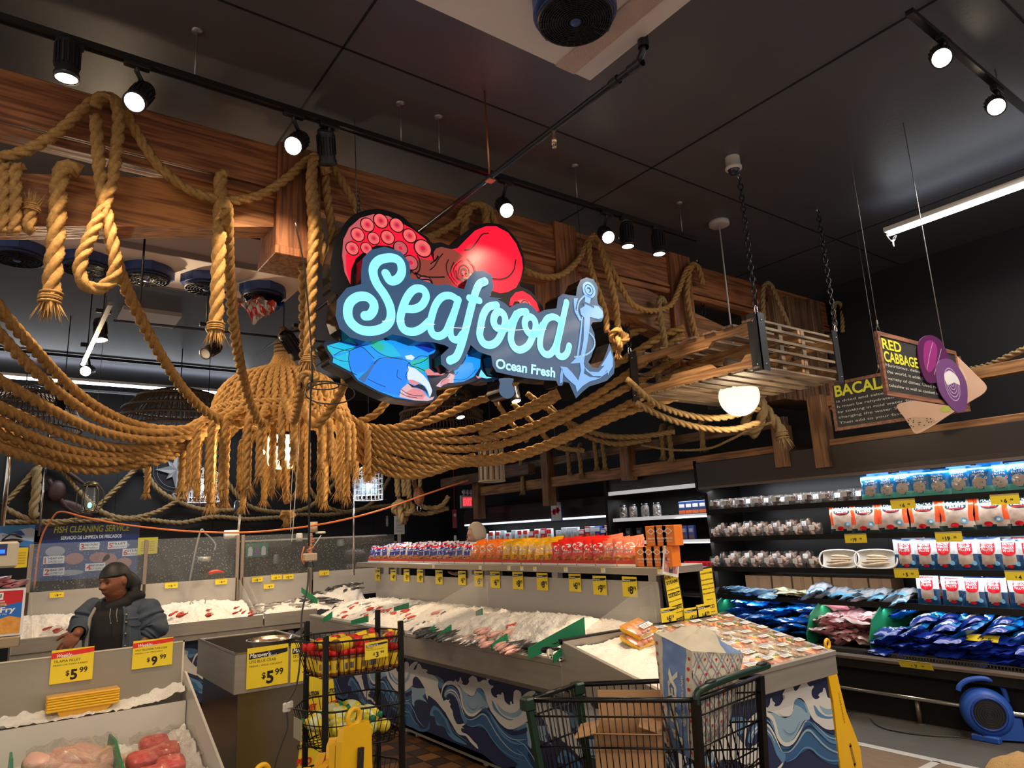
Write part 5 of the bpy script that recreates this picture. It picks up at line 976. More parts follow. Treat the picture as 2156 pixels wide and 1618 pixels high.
def meal(kind,w,d):
    r=T('ready_meal_tray','x','packed meal'); b=MB(); 
    P=[(-w/2,-d/2),(w/2,-d/2),(w/2,d/2),(-w/2,d/2)]; 
    b.add([(-w/2*.92,-d/2*.92,0),(w/2*.92,-d/2*.92,0),(w/2*.92,d/2*.92,0),(-w/2*.92,d/2*.92,0),(-w/2,-d/2,.03),(w/2,-d/2,.03),(w/2,d/2,.03),(-w/2,d/2,.03)],[(3,2,1,0),(0,1,5,4),(1,2,6,5),(2,3,7,6),(3,0,4,7)]); b.build('tray',YTRAY if kind=='y' else TRYO if kind=='s' else CLR,r)
    b=MB(); rnd=random.Random(hash(kind)%99)
    if kind=='s':
        for i in range(26): x=rnd.uniform(-.42,.42)*w;y=rnd.uniform(-.4,.4)*d; b.tube([V((x+.02*math.cos(t),y+.02*math.sin(t),.025+.006*rnd.random())) for t in [rnd.random()+q*.6 for q in range(6)]],[.004,.008,.009,.008,.006,.003],6)
        b.build('shrimp',SHR,r); b=MB()
        for i in range(4): b.sphere((rnd.uniform(-.15,.15)*w,rnd.uniform(-.3,.3)*d,.036),(.02,.014,.006),7,5)
        b.build('herb_garnish',GRNV,r)
    elif kind in 'fy':
        for i in (-1,0,1): b.sphere((i*w*.27,0,.022),(w*.16,d*.40,.016),12,7)
        b.build('fillet',SAL,r); b=MB()
        if kind=='f':
            for i in (-1,1): b.lathe([(.001,.04),(.02,.04),(.02,.034)],(i*w*.15,rnd.uniform(-.1,.1)*d,0),n=14)
            b.build('lemon_slice',LEM,r)
            b=MB(); b.sphere((0,.2*d,.04),(.03,.012,.006),7,5); b.sphere((.3*w,-.2*d,.04),(.02,.012,.006),7,5); b.build('herb_garnish',GRNV,r)
    else:
        for i in range(14): b.sphere((rnd.uniform(-.4,.4)*w,rnd.uniform(-.36,.36)*d,.022+.006*rnd.random()),(.026,.018,.011),8,6,rot=Matrix.Rotation(rnd.random()*3,3,'Z'))
        b.build('shellfish',OYS,r)
    b=MB(); b.grid(lambda u,v:V((-w/2+w*u,-d/2+d*v,.032+.014*math.sin(PI*u)**.4*math.sin(PI*v)**.4+.002*noise.noise(V((u*9,v*9,hash(kind)%7))))),14,12); b.build('film_lid',CLR,r)
    b=MB(); fr=Frame((-w*.12,-d*.3,.05),(1,0,0),(0,1,0)); b.prism([(0,0),(w*.55,0),(w*.55,d*.3),(0,d*.3)],fr,-.001,0); b.poly([(0,d*.25),(w*.55,d*.25),(w*.55,d*.3),(0,d*.3)],fr,.0006,1)
    for i in range(3): b.quad(fr(w*.04,d*(.05+.06*i),.0006),fr(w*.42,d*(.05+.06*i),.0006),fr(w*.42,d*(.07+.06*i),.0006),fr(w*.04,d*(.07+.06*i),.0006),2)
    b.build('label',[LABW,LBLU,INK],r); return r
tl=math.atan2(ZF-ZN,Y1-Y0)
protos={k:meal(k,*wd) for k,wd in (('s',(.15,.18)),('f',(.185,.145)),('o',(.185,.145)),('y',(.23,.16)))}
k=0
NM={'s':'packed orange shrimp','f':'packed salmon','o':'packed shellfish','y':'yellow fillet tray'}
for c,x in enumerate((3.78,3.96,4.15,4.34,4.53)):
    for rr in range(6):
        y=Y0+.09+rr*.142; kd=('yffofo','ffofof','fofoof','oofoso','fsssss')[c][rr]
        p=bed(x,y,.062+.012*((c+rr)%2)); dup(protos[kd],p,0,'%s, row %s from the front, column %s from the left'%(NM[kd],'one two three four five six'.split()[rr],'one two three four five'.split()[c]),'packed meals in the sloping bin',rot=(tl,0,random.uniform(-.06,.06)+0))
for i,(x,y,dz,rz) in enumerate(((3.50,Y1-.17,.15,.2),(3.47,Y1-.20,.10,.15))): dup(protos['y'],bed(x,y,dz),0,('upper','lower')[i]+' of the two tilted yellow trays against the back of the bin','yellow trays',rot=(tl+.2,-.12,rz))
dup(protos['f'],bed(3.56,Y0+.14,.085),0,'film wrapped salmon tray lying at the front left of the bin',None,rot=(tl,0,.2)); dup(protos['f'],bed(3.50,Y0+.44,.105),0,'salmon tray propped on the ice beside the yellow trays',None,rot=(tl,0,-.1))
for p in protos.values(): drop(p)
# framed yellow notices on the bin
def notice(cpx,w,h,lines,label,Y,rz=0,z=None,tilt=0,poles=True):
    p=at(*cpx,'y',Y); r=T('framed_notice',label,'notice',(p.x,Y,p.z)); u=V((math.cos(rz),math.sin(rz),0)); v=V((0,0,1)); u=(u+V((0,0,tilt))).normalized(); fr=Frame(p,u,v-u*v.dot(u)); b=MB()
    b.prism([(-w/2,-h/2),(w/2,-h/2),(w/2,h/2),(-w/2,h/2)],fr,-.008,.004); b.build('frame',BLACK,r)
    b=MB(); b.poly([(-w/2+.012,-h/2+.012),(w/2-.012,-h/2+.012),(w/2-.012,h/2-.012),(-w/2+.012,h/2-.012)],fr,.0045,0)
    for t,y,s_,inv in lines:
        if inv: b.poly([(-w*.4,(y-.25)*h-.5*h),(w*.4,(y-.25)*h-.5*h),(w*.4,(y+.0)*h-.5*h+s_*h),(-w*.4,(y+.0)*h-.5*h+s_*h)] if 0 else [(-w*.38,y*h-.5*h-s_*h*.25),(w*.38,y*h-.5*h-s_*h*.25),(w*.38,y*h-.5*h+s_*h),(-w*.38,y*h-.5*h+s_*h)],fr,.005,1)
        b.text(t,fr,0,y*h-.5*h,s_*h,0 if inv else 1,.0056,align='C',bold=.02,fit=min(w*.82,len(t)*s_*h*.62))
    b.build('card',[YEL,INK],r); return r
notice((1420,1262),.17,.42,[('READY TO',.86,.08,0),('STEAM!',.77,.08,0),('Fresh, Healthy, Delicious',.66,.035,0),('BAKE & STEAM',.56,.055,1),('Steam your seafood here',.47,.03,0),('ALL DAY LONG',.34,.055,1),('Ask our fish monger',.26,.03,0),('SEAFOOD DEPT',.12,.055,1)],'black framed yellow notice reading READY TO STEAM, tilted left',3.62,tilt=.12)
notice((1492,1254),.17,.42,[('ATTENTION CUSTOMERS',.88,.04,0),('If you would like your',.77,.04,0),('seafood cut or cleaned',.69,.04,0),('please ask our',.61,.04,0),('fish professionals',.53,.04,0),('Thank you',.42,.03,0),('FOOD',.27,.09,0),('fresh market',.2,.03,0)],'black framed yellow notice with the round market logo, right of the other notice',3.62,tilt=.05)
for x,y,w_,pr_,l in ((1394,1318,31,'6.19','first'),(1443,1318,30,'5.19','second'),(1469,1311,30,'4.79','third')):
    p=at(x,y,'y',3.6); q=at(x+w_,y,'y',3.6); w2=q.x-p.x; card((p.x,3.6,p.z),(1,0,0),(0,0,1),w2,w2*.75,pr_,'yellow $%s card at the back of the meal bin, %s from left'%(pr_,l),'m')
# white leaflet with meat pictures, tied to the shelf corner
p=at(1413,1183,'y',3.5); r=T('hanging_leaflet','white leaflet with pictures of meat trays, tilted, at the right end of the bag shelf','leaflet',p); fr=Frame(p,(1,0,-.22),(.22,0,1)); b=MB(); b.prism([(-.085,-.1),(.085,-.1),(.085,.1),(-.085,.1)],fr,-.002,0); b.text('SEAFOOD STEAM PRODUCTS',fr,0,.082,.012,1,.001,align='C',fit=.15); b.text('TASTE IT!',fr,0,.062,.016,1,.001,align='C',bold=.02)
for i in range(3): x=-.05+.05*i; b.poly([(x-.022,-.08),(x+.022,-.08),(x+.022,.045),(x-.022,.045)],fr,.001,2+(i%2)); b.disc(x,.01,.015,fr,.0015,3-(i%2),12); b.disc(x,-.04,.015,fr,.0015,4,12)
b.build('sheet',[LABW,INK,mat('leaf_pink',(.5,.22,.25),.5),mat('leaf_dark',(.12,.07,.08),.5),mat('leaf_rose',(.55,.4,.38),.5)],r)
b=MB(); b.cyl(fr(0,.1),fr(0,.17),.002,5); b.build('string',WHITE,r)
# ================================================================= REFRIGERATED CASES AND THEIR GOODS
def Yz(px,X,z):
    # point on plane x=X at height z that shows at pixel column px
    y0,y1=900.,1400.
    for _ in range(6):
        a=at(px,y0,'x',X).z-z; c=at(px,y1,'x',X).z-z
        if abs(a-c)<1e-9: break
        yn=y0+(y1-y0)*a/(a-c); y0,y1=yn-1,yn+1
    return at(px,yn,'x',X)
CBLK=mat('case_black',(.012,.011,.010),.7,spec=.2); CINT=mat('case_interior',(.02,.02,.022),.3); CTAN=mat('case_bumper_tan',(.13,.095,.075),.5,.2); CNPY=mat('case_canopy_brown',(.028,.02,.018),.45); LEDW=mat('led_strip',(1,1,1),.5,emit=3.5,ecol=(.85,.93,1))
ca=T('refrigerated_case','long black open refrigerated case along the right wall, with four shelves and a bottom bin','refrigerated case',(7.2,3.3,0))
ye=5.5; ys=.9
b=MB(); fr=Frame((0,ys,0),(1,0,0),(0,0,1)); b.prism([(6.80,2.16),(6.80,2.22),(6.78,2.46),(6.9,2.52),(7.85,2.6),(7.85,2.2),(6.95,2.2)],fr,-(ye-ys),0); b.build('canopy',CNPY,ca)
b=MB(); b.box((6.79,ys,2.15),(6.83,ye,2.175)); b.build('canopy_edge',CTAN,ca)
b=MB(); b.box((6.95,ys,2.165),(7.05,ye-.05,2.185)); b.build('canopy_lamp',LEDW,ca)
b=MB(); b.box((7.6,ys,.3),(7.9,ye,2.2)); b.box((6.6,ys,.0),(7.9,ye,.3)); b.build('back_panel',CINT,ca)
b=MB()
b.prism([(6.52,.0),(6.52,.36),(6.44,.40),(6.44,.50),(6.5,.52),(6.9,.3),(7.9,.3),(7.9,0)],Frame((0,ys,0),(1,0,0),(0,0,1)),-(ye-ys),0); b.build('base',CBLK,ca)
b=MB(); b.prism([(6.43,.475),(6.43,.497),(6.45,.512),(6.47,.515),(6.47,.50)],Frame((0,ys,0),(1,0,0),(0,0,1)),-(ye-ys),0); b.build('bumper',CTAN,ca)
b=MB(); b.prism([(6.85,0),(7.9,0),(7.9,2.5),(6.8,2.5),(6.8,2.15),(6.95,2.1),(7.0,1.0),(6.6,.6),(6.5,.0)],Frame((0,ye,0),(1,0,0),(0,0,1)),-.05,0); b.build('end_panel',CBLK,ca)
b=MB()
for i in range(190): y=ys+ (ye-ys)*i/190; b.box((6.5,y,.515),(6.6,y+.006,.545))
b.box((6.5,ys,.54),(6.505,ye,.548)); b.box((6.595,ys,.54),(6.6,ye,.548)); b.build('air_grille',mat('grille_metal',(.12,.11,.1),.4,.6),ca)
for z in (1.90,1.58,1.24,.93):
    b=MB(); b.box((6.9,ys,z-.03),(7.6,ye-.05,z)); b.box((6.885,ys,z-.045),(6.9,ye-.05,z+.008)); b.build('shelf',CBLK,ca)
b=MB(); b.add([(6.6,ys,.50),(6.6,ye,.50),(7.5,ye,.72),(7.5,ys,.72)],[(0,3,2,1)]); b.build('bin_floor',CBLK,ca)
b=MB(); b.tube([(6.46,ys,.21),(6.46,3.9,.21),(6.50,4.5,.21)],.02,10); b.build('guard_rail',CHROME,ca)
for y in (1.4,3.16,4.4): b=MB(); b.cyl((6.49,y,0),(6.49,y,.2),.02,10); b.lathe([(.045,0),(.045,.012)],(6.49,y,0),n=12); b.build('rail_post',mat('rail_post_tan',(.25,.2,.15),.35,.7),ca)
# second case: shelves with jars
c2=T('refrigerated_case','black refrigerated case with white lit shelf edges and jars, left of the long case','refrigerated case',(7.3,6.35,0))
b=MB(); b.prism([(6.95,2.20),(6.95,2.5),(7.1,2.56),(7.9,2.6),(7.9,2.2)],Frame((0,5.56,0),(1,0,0),(0,0,1)),-1.68,0); b.build('canopy',CNPY,c2)
b=MB(); b.box((6.93,5.56,2.19),(6.97,7.24,2.24)); b.build('canopy_lamp',mat('case_edge_white',(.65,.66,.68),.4,emit=.35),c2)
b=MB(); b.box((7.6,5.56,0),(7.9,7.24,2.3)); b.box((6.8,5.56,0),(7.9,7.24,.6)); b.build('body',CBLK,c2)
for z in (1.86,1.55,1.2,.9):
    b=MB(); b.box((7.0,5.56,z-.03),(7.6,7.2,z)); b.build('shelf',CBLK,c2)
    if z>1.5: b=MB(); b.box((6.985,5.56,z-.035),(7.0,7.2,z+.012)); b.build('shelf_edge',mat('case_edge_white',(.65,.66,.68)),c2)
b=MB(); b.prism([(6.9,0),(7.9,0),(7.9,2.5),(6.9,2.5)],Frame((0,7.2,0),(1,0,0),(0,0,1)),-.05,0); b.build('end_panel',CBLK,c2)
# third case at the back
c3=T('refrigerated_case','black rounded refrigerated case with a blue-white strip, far back behind the bag shelf','refrigerated case',(7.5,9.5,0))
b=MB(); b.prism([(7.3,1.93),(7.28,2.1),(7.33,2.22),(7.45,2.26),(7.94,2.28),(7.94,1.95)],Frame((0,7.62,0),(1,0,0),(0,0,1)),-4.0,0); b.build('canopy',CNPY,c3)
b=MB(); b.box((7.29,7.62,1.905),(7.36,11.6,1.935)); b.build('canopy_lamp',mat('led_strip_soft',(1,1,1),.5,emit=1.2,ecol=(.7,.85,1)),c3)
b=MB(); b.box((7.7,7.62,0),(7.94,11.6,2.0)); b.box((7.2,7.62,0),(7.9,11.6,.8)); b.box((7.3,11.55,0),(7.9,11.62,2.1)); b.build('body',CBLK,c3)
for z in (1.58,1.2): b=MB(); b.box((7.38,7.62,z-.03),(7.7,11.55,z)); b.box((7.37,7.62,z-.04),(7.385,11.55,z+.01)); b.build('shelf',mat('shelf_blue_grey',(.2,.25,.35),.4),c3)
# ---------------------------------------------------------------- pouches
def pouch(name,w,h,t,mats,mf,deco=None,nu=14,nv=16,seed=0,wr=.12,crimp=.06):
    r=T(name,'x','food pouch')
    def F(u,v,o=0):
        e=max(0,min(1,(v-crimp)/(1-2*crimp))); bl=t*.5*(max(0,math.sin(PI*u))**.55)*(max(0,math.sin(PI*e))**.5)
        wv=t*wr*(noise.noise(V((u*5+seed,v*5,seed*3)))+.7*noise.noise(V((u*11,v*11+seed,2))))*min(1,bl/(t*.15)+.15)
        sg=1+.03*math.sin(9*v+seed)
        return V(((u-.5)*w*(1-.07*math.sin(PI*v)**2)*sg,-(bl+wv)-o,v*h))
    b=MB(); b.grid(lambda u,v:F(u,v),nu,nv,mf=mf); b.grid(lambda u,v:V((F(1-u,v).x,t*.5*math.sin(PI*u)**.6*math.sin(PI*v)**.6,v*h)),6,6,mi=0)
    if deco:
        P=lambda x,y,o=.0012:F(min(.999,max(.001,x)),min(.999,max(.001,y)),o)
        def ell(cx,cy,rx,ry,mi,o=.0012):
            b.grid(lambda u,v:P(cx+rx*v*math.cos(2*PI*u),cy+ry*v*math.sin(2*PI*u),o),16,3,mi=mi)
        def rect(x0,y0,x1,y1,mi,o=.0012): b.grid(lambda u,v:P(x0+(x1-x0)*u,y0+(y1-y0)*v,o),6,4,mi=mi)
        def txt(s_,x,y,hh,mi,fit,o=.0022,bold=.02): b.text(s_,None,x,y,hh,mi,align='C',fit=fit,bold=bold,fn=lambda a,c:P(a,c,o))
        deco(ell,rect,txt)
    b.build('pouch',mats,r); return r
GL=.22
def pm(n,c,**k): return mat(n,c,k.pop('rough',.22),coat=.5,**k)
TEAL=pm('pouch_teal_blue',(.006,.18,.50)); MINT=pm('pouch_mint',(.13,.52,.45)); FISHB=pm('window_beige',(.55,.46,.38),vary=.4,vscale=60); PW=pm('pouch_white',(.62,.65,.70)); NV=pm('pouch_navy',(.012,.06,.17)); RB=pm('pouch_red',(.68,.012,.03)); FIL=pm('window_fillet',(.52,.42,.37),vary=.6,vscale=30,vcol=(.40,.28,.22)); ORG=pm('pouch_orange_red',(.72,.07,.012)); DKG=pm('pouch_dark_green',(.012,.035,.045)); SKY=pm('pouch_sky',(.15,.4,.65)); LW=mat('lettering_white',(.8,.82,.85),.4)
def d1(ell,rect,txt): ell(.5,.36,.30,.22,2); ell(.80,.52,.06,.045,3,.002); ell(.80,.52,.035,.025,4,.003); txt('TILAPIA',.5,.72,.11,4-1,.5); txt('FILLETS',.5,.62,.10,3,.5)
pA=[pouch('frozen_fish_pouch',.205,.245,.06,[TEAL,MINT,FISHB,LW,RB],lambda u,v:1 if v<.2+.06*math.sin(u*9) else 0,d1,seed=s_) for s_ in (1,5,9)]
def d2(ell,rect,txt): rect(.2,.72,.8,.98,3); ell(.5,.73,.28,.09,3,.0018); txt('POLLOCK',.5,.86,.12,4,.52); txt('FILLETS',.5,.735,.13,4,.48,bold=.03); rect(.28,.68,.72,.71,5,.003); ell(.42,.2,.13,.07,5,.003); ell(.72,.33,.12,.09,6,.003); ell(.72,.33,.05,.04,4,.004)
pB=[pouch('fillet_bag',.285,.295,.05,[FIL,ORG,DKG,DKG,LW,RB,SKY,PW],lambda u,v:1 if (u<.15 or u>.86) and v>.3 else 2 if v<.14+.04*math.sin(14*u) else 0,d2,seed=s_) for s_ in (2,7,11)]
def d3(ell,rect,txt): rect(.22,.56,.78,.89,3); ell(.5,.57,.28,.11,3,.0018); txt('SALTED',.5,.79,.10,4,.44,.003,.03); txt('POLLOCK',.5,.69,.10,4,.46,.003,.03); txt('FILLETS',.5,.59,.10,4,.44,.003,.03); ell(.5,.13,.13,.05,3,.003); ell(.8,.22,.1,.07,5,.002)
pC=[pouch('salted_fish_bag',.205,.27,.045,[FIL,NV,PW,RB,LW,SKY],lambda u,v:1 if v>.93 or v<.16+.05*math.sin(11*u) or ((u<.2 or u>.82) and v<.48+.05*math.sin(19*v)) else 2 if (u<.2 or u>.8 or v>.5) else 0,d3,seed=s_) for s_ in (3,8,13)]
random.seed(21)
def rowp(protos,pxs,z,X,label,group,dz=0,rz=-PI/2,jr=.12,tilt=.10,sc=None):
    n=len(pxs)
    for i,px in enumerate(pxs):
        p=Yz(px,X,z+.1); s_=sc or random.uniform(.96,1.06); dup(protos[i%len(protos)],(X+random.uniform(0,.02),p.y,z+dz),0,label%ORD[i],group,rot=(-tilt+random.uniform(-.03,.03),0,rz+random.uniform(-jr,jr)),scale=(s_,s_,s_))
rowp(pA,(1832,1866,1900,1937,1976,2018,2063,2104,2146,2190),1.90,6.96,'blue and mint fish pouch on the top shelf, %s from the left','blue and mint pouches on the top shelf')
rowp(pA,(1850,1920,1998,2085),1.90,7.06,'blue fish pouch behind the front row of the top shelf, %s from the left','blue pouches in the second row',dz=.01)
rowp(pB,(1774,1822,1879,1946,2015,2086,2150),1.575,6.95,'orange and black POLLOCK FILLETS bag on the second shelf, %s from the left','orange and black fillet bags')
rowp(pC,(1906,1947,1988,2034,2082,2126,2172),1.24,6.95,'salted pollock bag on the third shelf, %s from the left','salted pollock bags on the third shelf')
rowp(pC,(1925,1968,2010,2058,2105,2150),1.25,7.04,'salted pollock bag in the second row of the third shelf, %s from the left','salted pollock bags in the second row',dz=.015)
rowp(pC,(1952,2005,2048,2094,2152),.93,6.95,'salted pollock bag on the lowest shelf, %s from the left','salted pollock bags on the lowest shelf')
rowp(pC,(1980,2028,2075,2120),.94,7.04,'salted pollock bag in the second row of the lowest shelf, %s from the left','lowest shelf salted bags in the second row',dz=.015)
# clamshells
SHELLC=clearmat('clamshell_clear',(.9,.92,.92),.05,.05,.8); DKM=mat('dark_smoked_fish',(.06,.026,.016),.35,vary=.7,vscale=40,bump=1,bscale=60,vcol=(.17,.09,.05)); PKM=mat('pale_fish_meat',(.46,.31,.24),.4,vary=.6,vscale=30,bump=.8,bscale=50,vcol=(.26,.13,.10))
def clam(m,w=.165,h=.125,d=.13,seed=0):
    r=T('clamshell_box','x','clamshell'); b=MB()
    def sh(u,v,k,top):
        a=2*PI*u; s_=1/(abs(math.cos(a))**5+abs(math.sin(a))**5)**.2; return s_
    for (z0_,z1_,k0,k1) in ((0,h*.5,.86,1.0),(h*.5,h,1.0,.84)):
        b.grid(lambda u,v:V((w/2*math.cos(2*PI*u)/(abs(math.cos(2*PI*u))**5+abs(math.sin(2*PI*u))**5)**.2*(k0+(k1-k0)*v),d/2*math.sin(2*PI*u)/(abs(math.cos(2*PI*u))**5+abs(math.sin(2*PI*u))**5)**.2*(k0+(k1-k0)*v),z0_+(z1_-z0_)*v)),20,2)
    b.add([(w*.4,d*.4,h),(-w*.4,d*.4,h),(-w*.4,-d*.4,h),(w*.4,-d*.4,h)],[(0,1,2,3)]); b.build('shell',SHELLC,r)
    b=MB(); rnd=random.Random(seed)
    for i in range(7): b.sphere((rnd.uniform(-.22,.22)*w,rnd.uniform(-.2,.2)*d,h*(.22+.09*i)),(w*.27,d*.26,h*.16),10,7,rot=Matrix.Rotation(rnd.random()*3,3,'Y'))
    b.build('contents',m,r)
    b=MB(); fr=Frame((-w*.14,-d*.5-.002,h*.42),(1,0,0),(0,.12,1)); b.prism([(0,0),(w*.36,0),(w*.36,h*.4),(0,h*.4)],fr,-.001,0)
    for k in range(3): b.quad(fr(w*.03,h*(.08+.1*k),.001),fr(w*.3,h*(.08+.1*k),.001),fr(w*.3,h*(.11+.1*k),.001),fr(w*.03,h*(.11+.1*k),.001),1)
    b.build('label',[LABW,mat('label_grey',(.4,.4,.42),.5)],r); return r
kD=[clam(DKM,seed=i) for i in (1,2)]; kP=[clam(PKM,.15,.12,.12,seed=i) for i in (3,4)]
rowp(kD,(1503,1530,1558,1594,1632,1665,1698,1735,1782),1.90,6.99,'clear clamshell of dark smoked fish on the top shelf, %s from the left','dark clamshells on the top shelf',jr=.15,tilt=0)
rowp(kD,(1516,1545,1580,1615,1650,1685,1720,1765,1812),1.90,7.14,'dark clamshell in the second row of the top shelf, %s from the left','dark clamshells in the second row',jr=.15,tilt=0,dz=.0)
for z,l in ((1.58,'second'),(1.24,'third')):
    rowp(kP,(1506,1535,1562,1590,1618,1647,1678,1713),z,6.98,'clear clamshell of pale fish in front on the '+l+' shelf, %s from the left','pale clamshells in front on the '+l+' shelf',jr=.12,tilt=0)
    rowp(kP,(1520,1548,1577,1605,1636,1666,1698),z,7.13,'pale fish clamshell in the back row of the '+l+' shelf, %s from the left','pale clamshells in the back row of the '+l+' shelf',jr=.15,tilt=0,dz=.045)
for pr in pA+pB+pC+kD+kP: drop(pr)
# foam trays
for i,px in enumerate((1770,1847)):
    p=Yz(px,6.97,1.26); r=T('foam_tray','white foam tray of pale fish on the third shelf, %s'%('left one','beside the salted bags')[i],'food tray',(6.97,p.y,1.245))
    for k,(m_,dx,mi) in enumerate(((TRYW,0,0),)):
        b=MB(); b.grid(lambda u,v:V((6.95+.04*v-.03*(abs(2*u-1)**6)-.03*(abs(2*v-1)**6)+.03,p.y+.18-.36*u,1.25+.165*v)),16,10); b.build('tray',TRYW,r)
        b=MB()
        b.tube(cat_path([V((6.935,p.y+.17,1.26)),V((6.935,p.y-.17,1.26)),V((6.975,p.y-.17,1.405)),V((6.975,p.y+.17,1.405))],8,True),.009,6,closed=True); b.build('rim',TRYW,r)
        b=MB(); 
        for q in range(4): b.sphere((6.955+.006*q,p.y+.02*math.sin(q*2),1.285+.024*q),(.018,.145-.015*q,.018),14,7,rot=Matrix.Rotation(.06*(q-2),3,'X'))
        b.build('fish_pieces',mat('pale_dried_fish',(.62,.50,.36),.4,vary=.6,vscale=20,vcol=(.42,.30,.18)),r)
b=MB()
# cardboard boxes at the back of the lowest shelf
CARD=mat('cardboard',(.38,.215,.11),.8,vary=.2,vscale=10); CARDD=mat('cardboard_dark',(.30,.17,.09),.8)  # second tone is the darker strip down each box front
for i,(a,c) in enumerate(((1570,1625),(1627,1668),(1670,1712),(1714,1752),(1754,1830),(1832,1880))):
    p=Yz(a,7.3,1.0); q=Yz(c,7.3,1.0); b=MB(); b.box((7.3,p.y-.006,.935),(7.56,q.y+.006,1.12)); b.box((7.298,(p.y+q.y)/2-.02,.935),(7.3,(p.y+q.y)/2+.02,1.12),1); o=b.build('cardboard_box',[CARD,CARDD]); recenter(o); tag(o,'brown cardboard box at the back of the lowest shelf, %s from the left'%ORD[i],'box','cardboard boxes behind the flat pouches')
# flat floppy pouches in heaps
def flat(name,w,l,t,cols,mf,seed):
    r=T(name,'x','food pouch'); b=MB()
    def F(u,v,s_):
        x=(u-.5)*w;y=(v-.5)*l; e=(max(0,math.sin(PI*u))*max(0,math.sin(PI*v)))**.45
        sag=.35*t*math.sin(3*u+seed)+.3*t*math.sin(4*v+seed*2); return V((x,y,sag+s_*t*.5*e+t*.35*noise.noise(V((u*4+seed,v*4,s_)))))
    b.grid(lambda u,v:F(u,v,1),9,11,mf=mf); b.grid(lambda u,v:F(1-u,v,-1),9,11,mi=0); b.build('pouch',cols,r); return r
BL=pm('pouch_bright_blue',(.008,.16,.62)); BLd=pm('pouch_deep_blue',(.01,.03,.30)); PINK=pm('pouch_pink',(.60,.20,.25),vary=.6,vscale=25,vcol=(.62,.42,.42)); CLEARP=pm('pouch_milky',(.62,.50,.50)); LBL=pm('pouch_light_blue',(.18,.42,.68),vary=.5,vscale=20,vcol=(.5,.6,.7)); CRM=pm('pouch_cream',(.55,.55,.35)); GRP=pm('pouch_grey',(.42,.45,.50),vary=.4,vscale=30)
def zig(u,v,k=0): return v+.08*math.sin(14*u+k)
fl={'b':[flat('frozen_pouch',.19,.26,.035,[BL,LW],lambda u,v:1 if .38<zig(u,v)<.6 and .25<u<.75 else 0,s_) for s_ in (1,2)],
    'n':[flat('frozen_pouch',.2,.26,.04,[BLd,TEAL,LW,MINT],lambda u,v:1 if zig(u,v)>.66 else 2 if zig(u,v)>.55 else 0,s_) for s_ in (3,4)],
    't':[flat('frozen_pouch',.2,.24,.04,[TEAL,LW,BLd],lambda u,v:1 if .3<zig(u,v)<.55 and .15<u<.8 else 2 if v<.25 else 0,s_) for s_ in (5,6)],
    'p':[flat('meat_pouch',.17,.22,.05,[PINK,CLEARP],lambda u,v:1 if noise.noise(V((u*3,v*3,4)))>.15 or u<.1 or u>.9 else 0,s_) for s_ in (7,8)],
    'l':[flat('flat_pouch',.17,.24,.03,[LBL,PW],lambda u,v:1 if .3<zig(u,v)<.45 else 0,s_) for s_ in (9,10)],
    'g':[flat('flat_pouch',.16,.22,.05,[GRP,SKY],lambda u,v:1 if v<.15 or v>.9 else 0,s_) for s_ in (11,12)],
    'c':[flat('flat_pouch',.16,.2,.03,[CRM,PW],lambda u,v:1 if .3<v<.4 else 0,s_) for s_ in (13,)]}
random.seed(33)
def pile(kind,y0,y1,x0,x1,zf,n,label,group,ti=.2,cols=6):
    for i in range(n):
        t=i/n; q=i%cols; y=y0+(y1-y0)*((q+.5)/cols)+random.uniform(-.03,.03); rr=random.random(); x=x0+(x1-x0)*rr
        lay_=int(i/cols)/max(1,(n/cols)); z=zf(x,y,lay_)
        dup(random.choice(fl[kind]),(x,y,z),0,label,group,rot=(random.uniform(-.12,.12),-ti+random.uniform(-.1,.1),-PI/2+random.uniform(-.35,.35) if kind!='p' else random.uniform(0,6)),scale=(1.15,1.15,1.3))
base=lambda x,y,l:.50+(x-6.6)*.245
pile('b',5.35,4.25,6.68,7.35,lambda x,y,l:base(x,y,l)+.03+.24*l*(1-.3*abs(x-7)),46,'bright blue frozen pouch in the heap behind the meal bin','bright blue pouches heaped in the bin',cols=5)
pile('p',4.14,3.62,6.68,7.30,lambda x,y,l:base(x,y,l)+.03+.22*l,40,'clear pouch of pink meat heaped between the green dividers','pink meat pouches between the dividers',cols=3)
pile('n',3.52,1.15,6.62,6.78,lambda x,y,l:.47+.24*l+(x-6.6)*.2,84,'crumpled dark blue pouch stacked at the front of the right heap','dark blue pouches at the front of the right heap',cols=12,ti=.1)
pile('t',3.50,1.15,6.70,7.22,lambda x,y,l:.70+(x-6.6)*.28+.03*l,44,'teal and white pouch on top of the right heap','teal pouches on top of the right heap',ti=.22,cols=11)
pile('l',5.38,4.72,6.95,7.15,lambda x,y,l:.95+.05*l,20,'light blue flat pouch lying on the lowest shelf, left part','light blue flat pouches on the lowest shelf',ti=.05,cols=6)
pile('c',4.72,4.35,6.95,7.12,lambda x,y,l:.95+.04*l,9,'cream flat pouch lying in the middle of the lowest shelf','cream flat pouches on the lowest shelf',ti=.05,cols=4)
pile('g',4.38,3.32,6.95,7.15,lambda x,y,l:.955+.06*l,26,'grey and pale blue flat pouch on the lowest shelf beside the salted bags','grey flat pouches on the lowest shelf',ti=.05,cols=8)
for k in fl:
    for pr in fl[k]: drop(pr)
for y,l in ((4.19,'green curved divider left of the pink meat pouches'),(3.56,'green curved divider right of the pink meat pouches'),(5.4,'green divider at the left end of the case bin')):
    b=MB(); b.prism([(6.62,.5),(6.60,.62),(6.70,.80),(6.95,.93),(7.45,.98),(7.5,.70)],Frame((0,y,0),(1,0,0),(0,0,1)),-.006,.006); o=b.build('green_divider',GRN); recenter(o); tag(o,l,'divider')
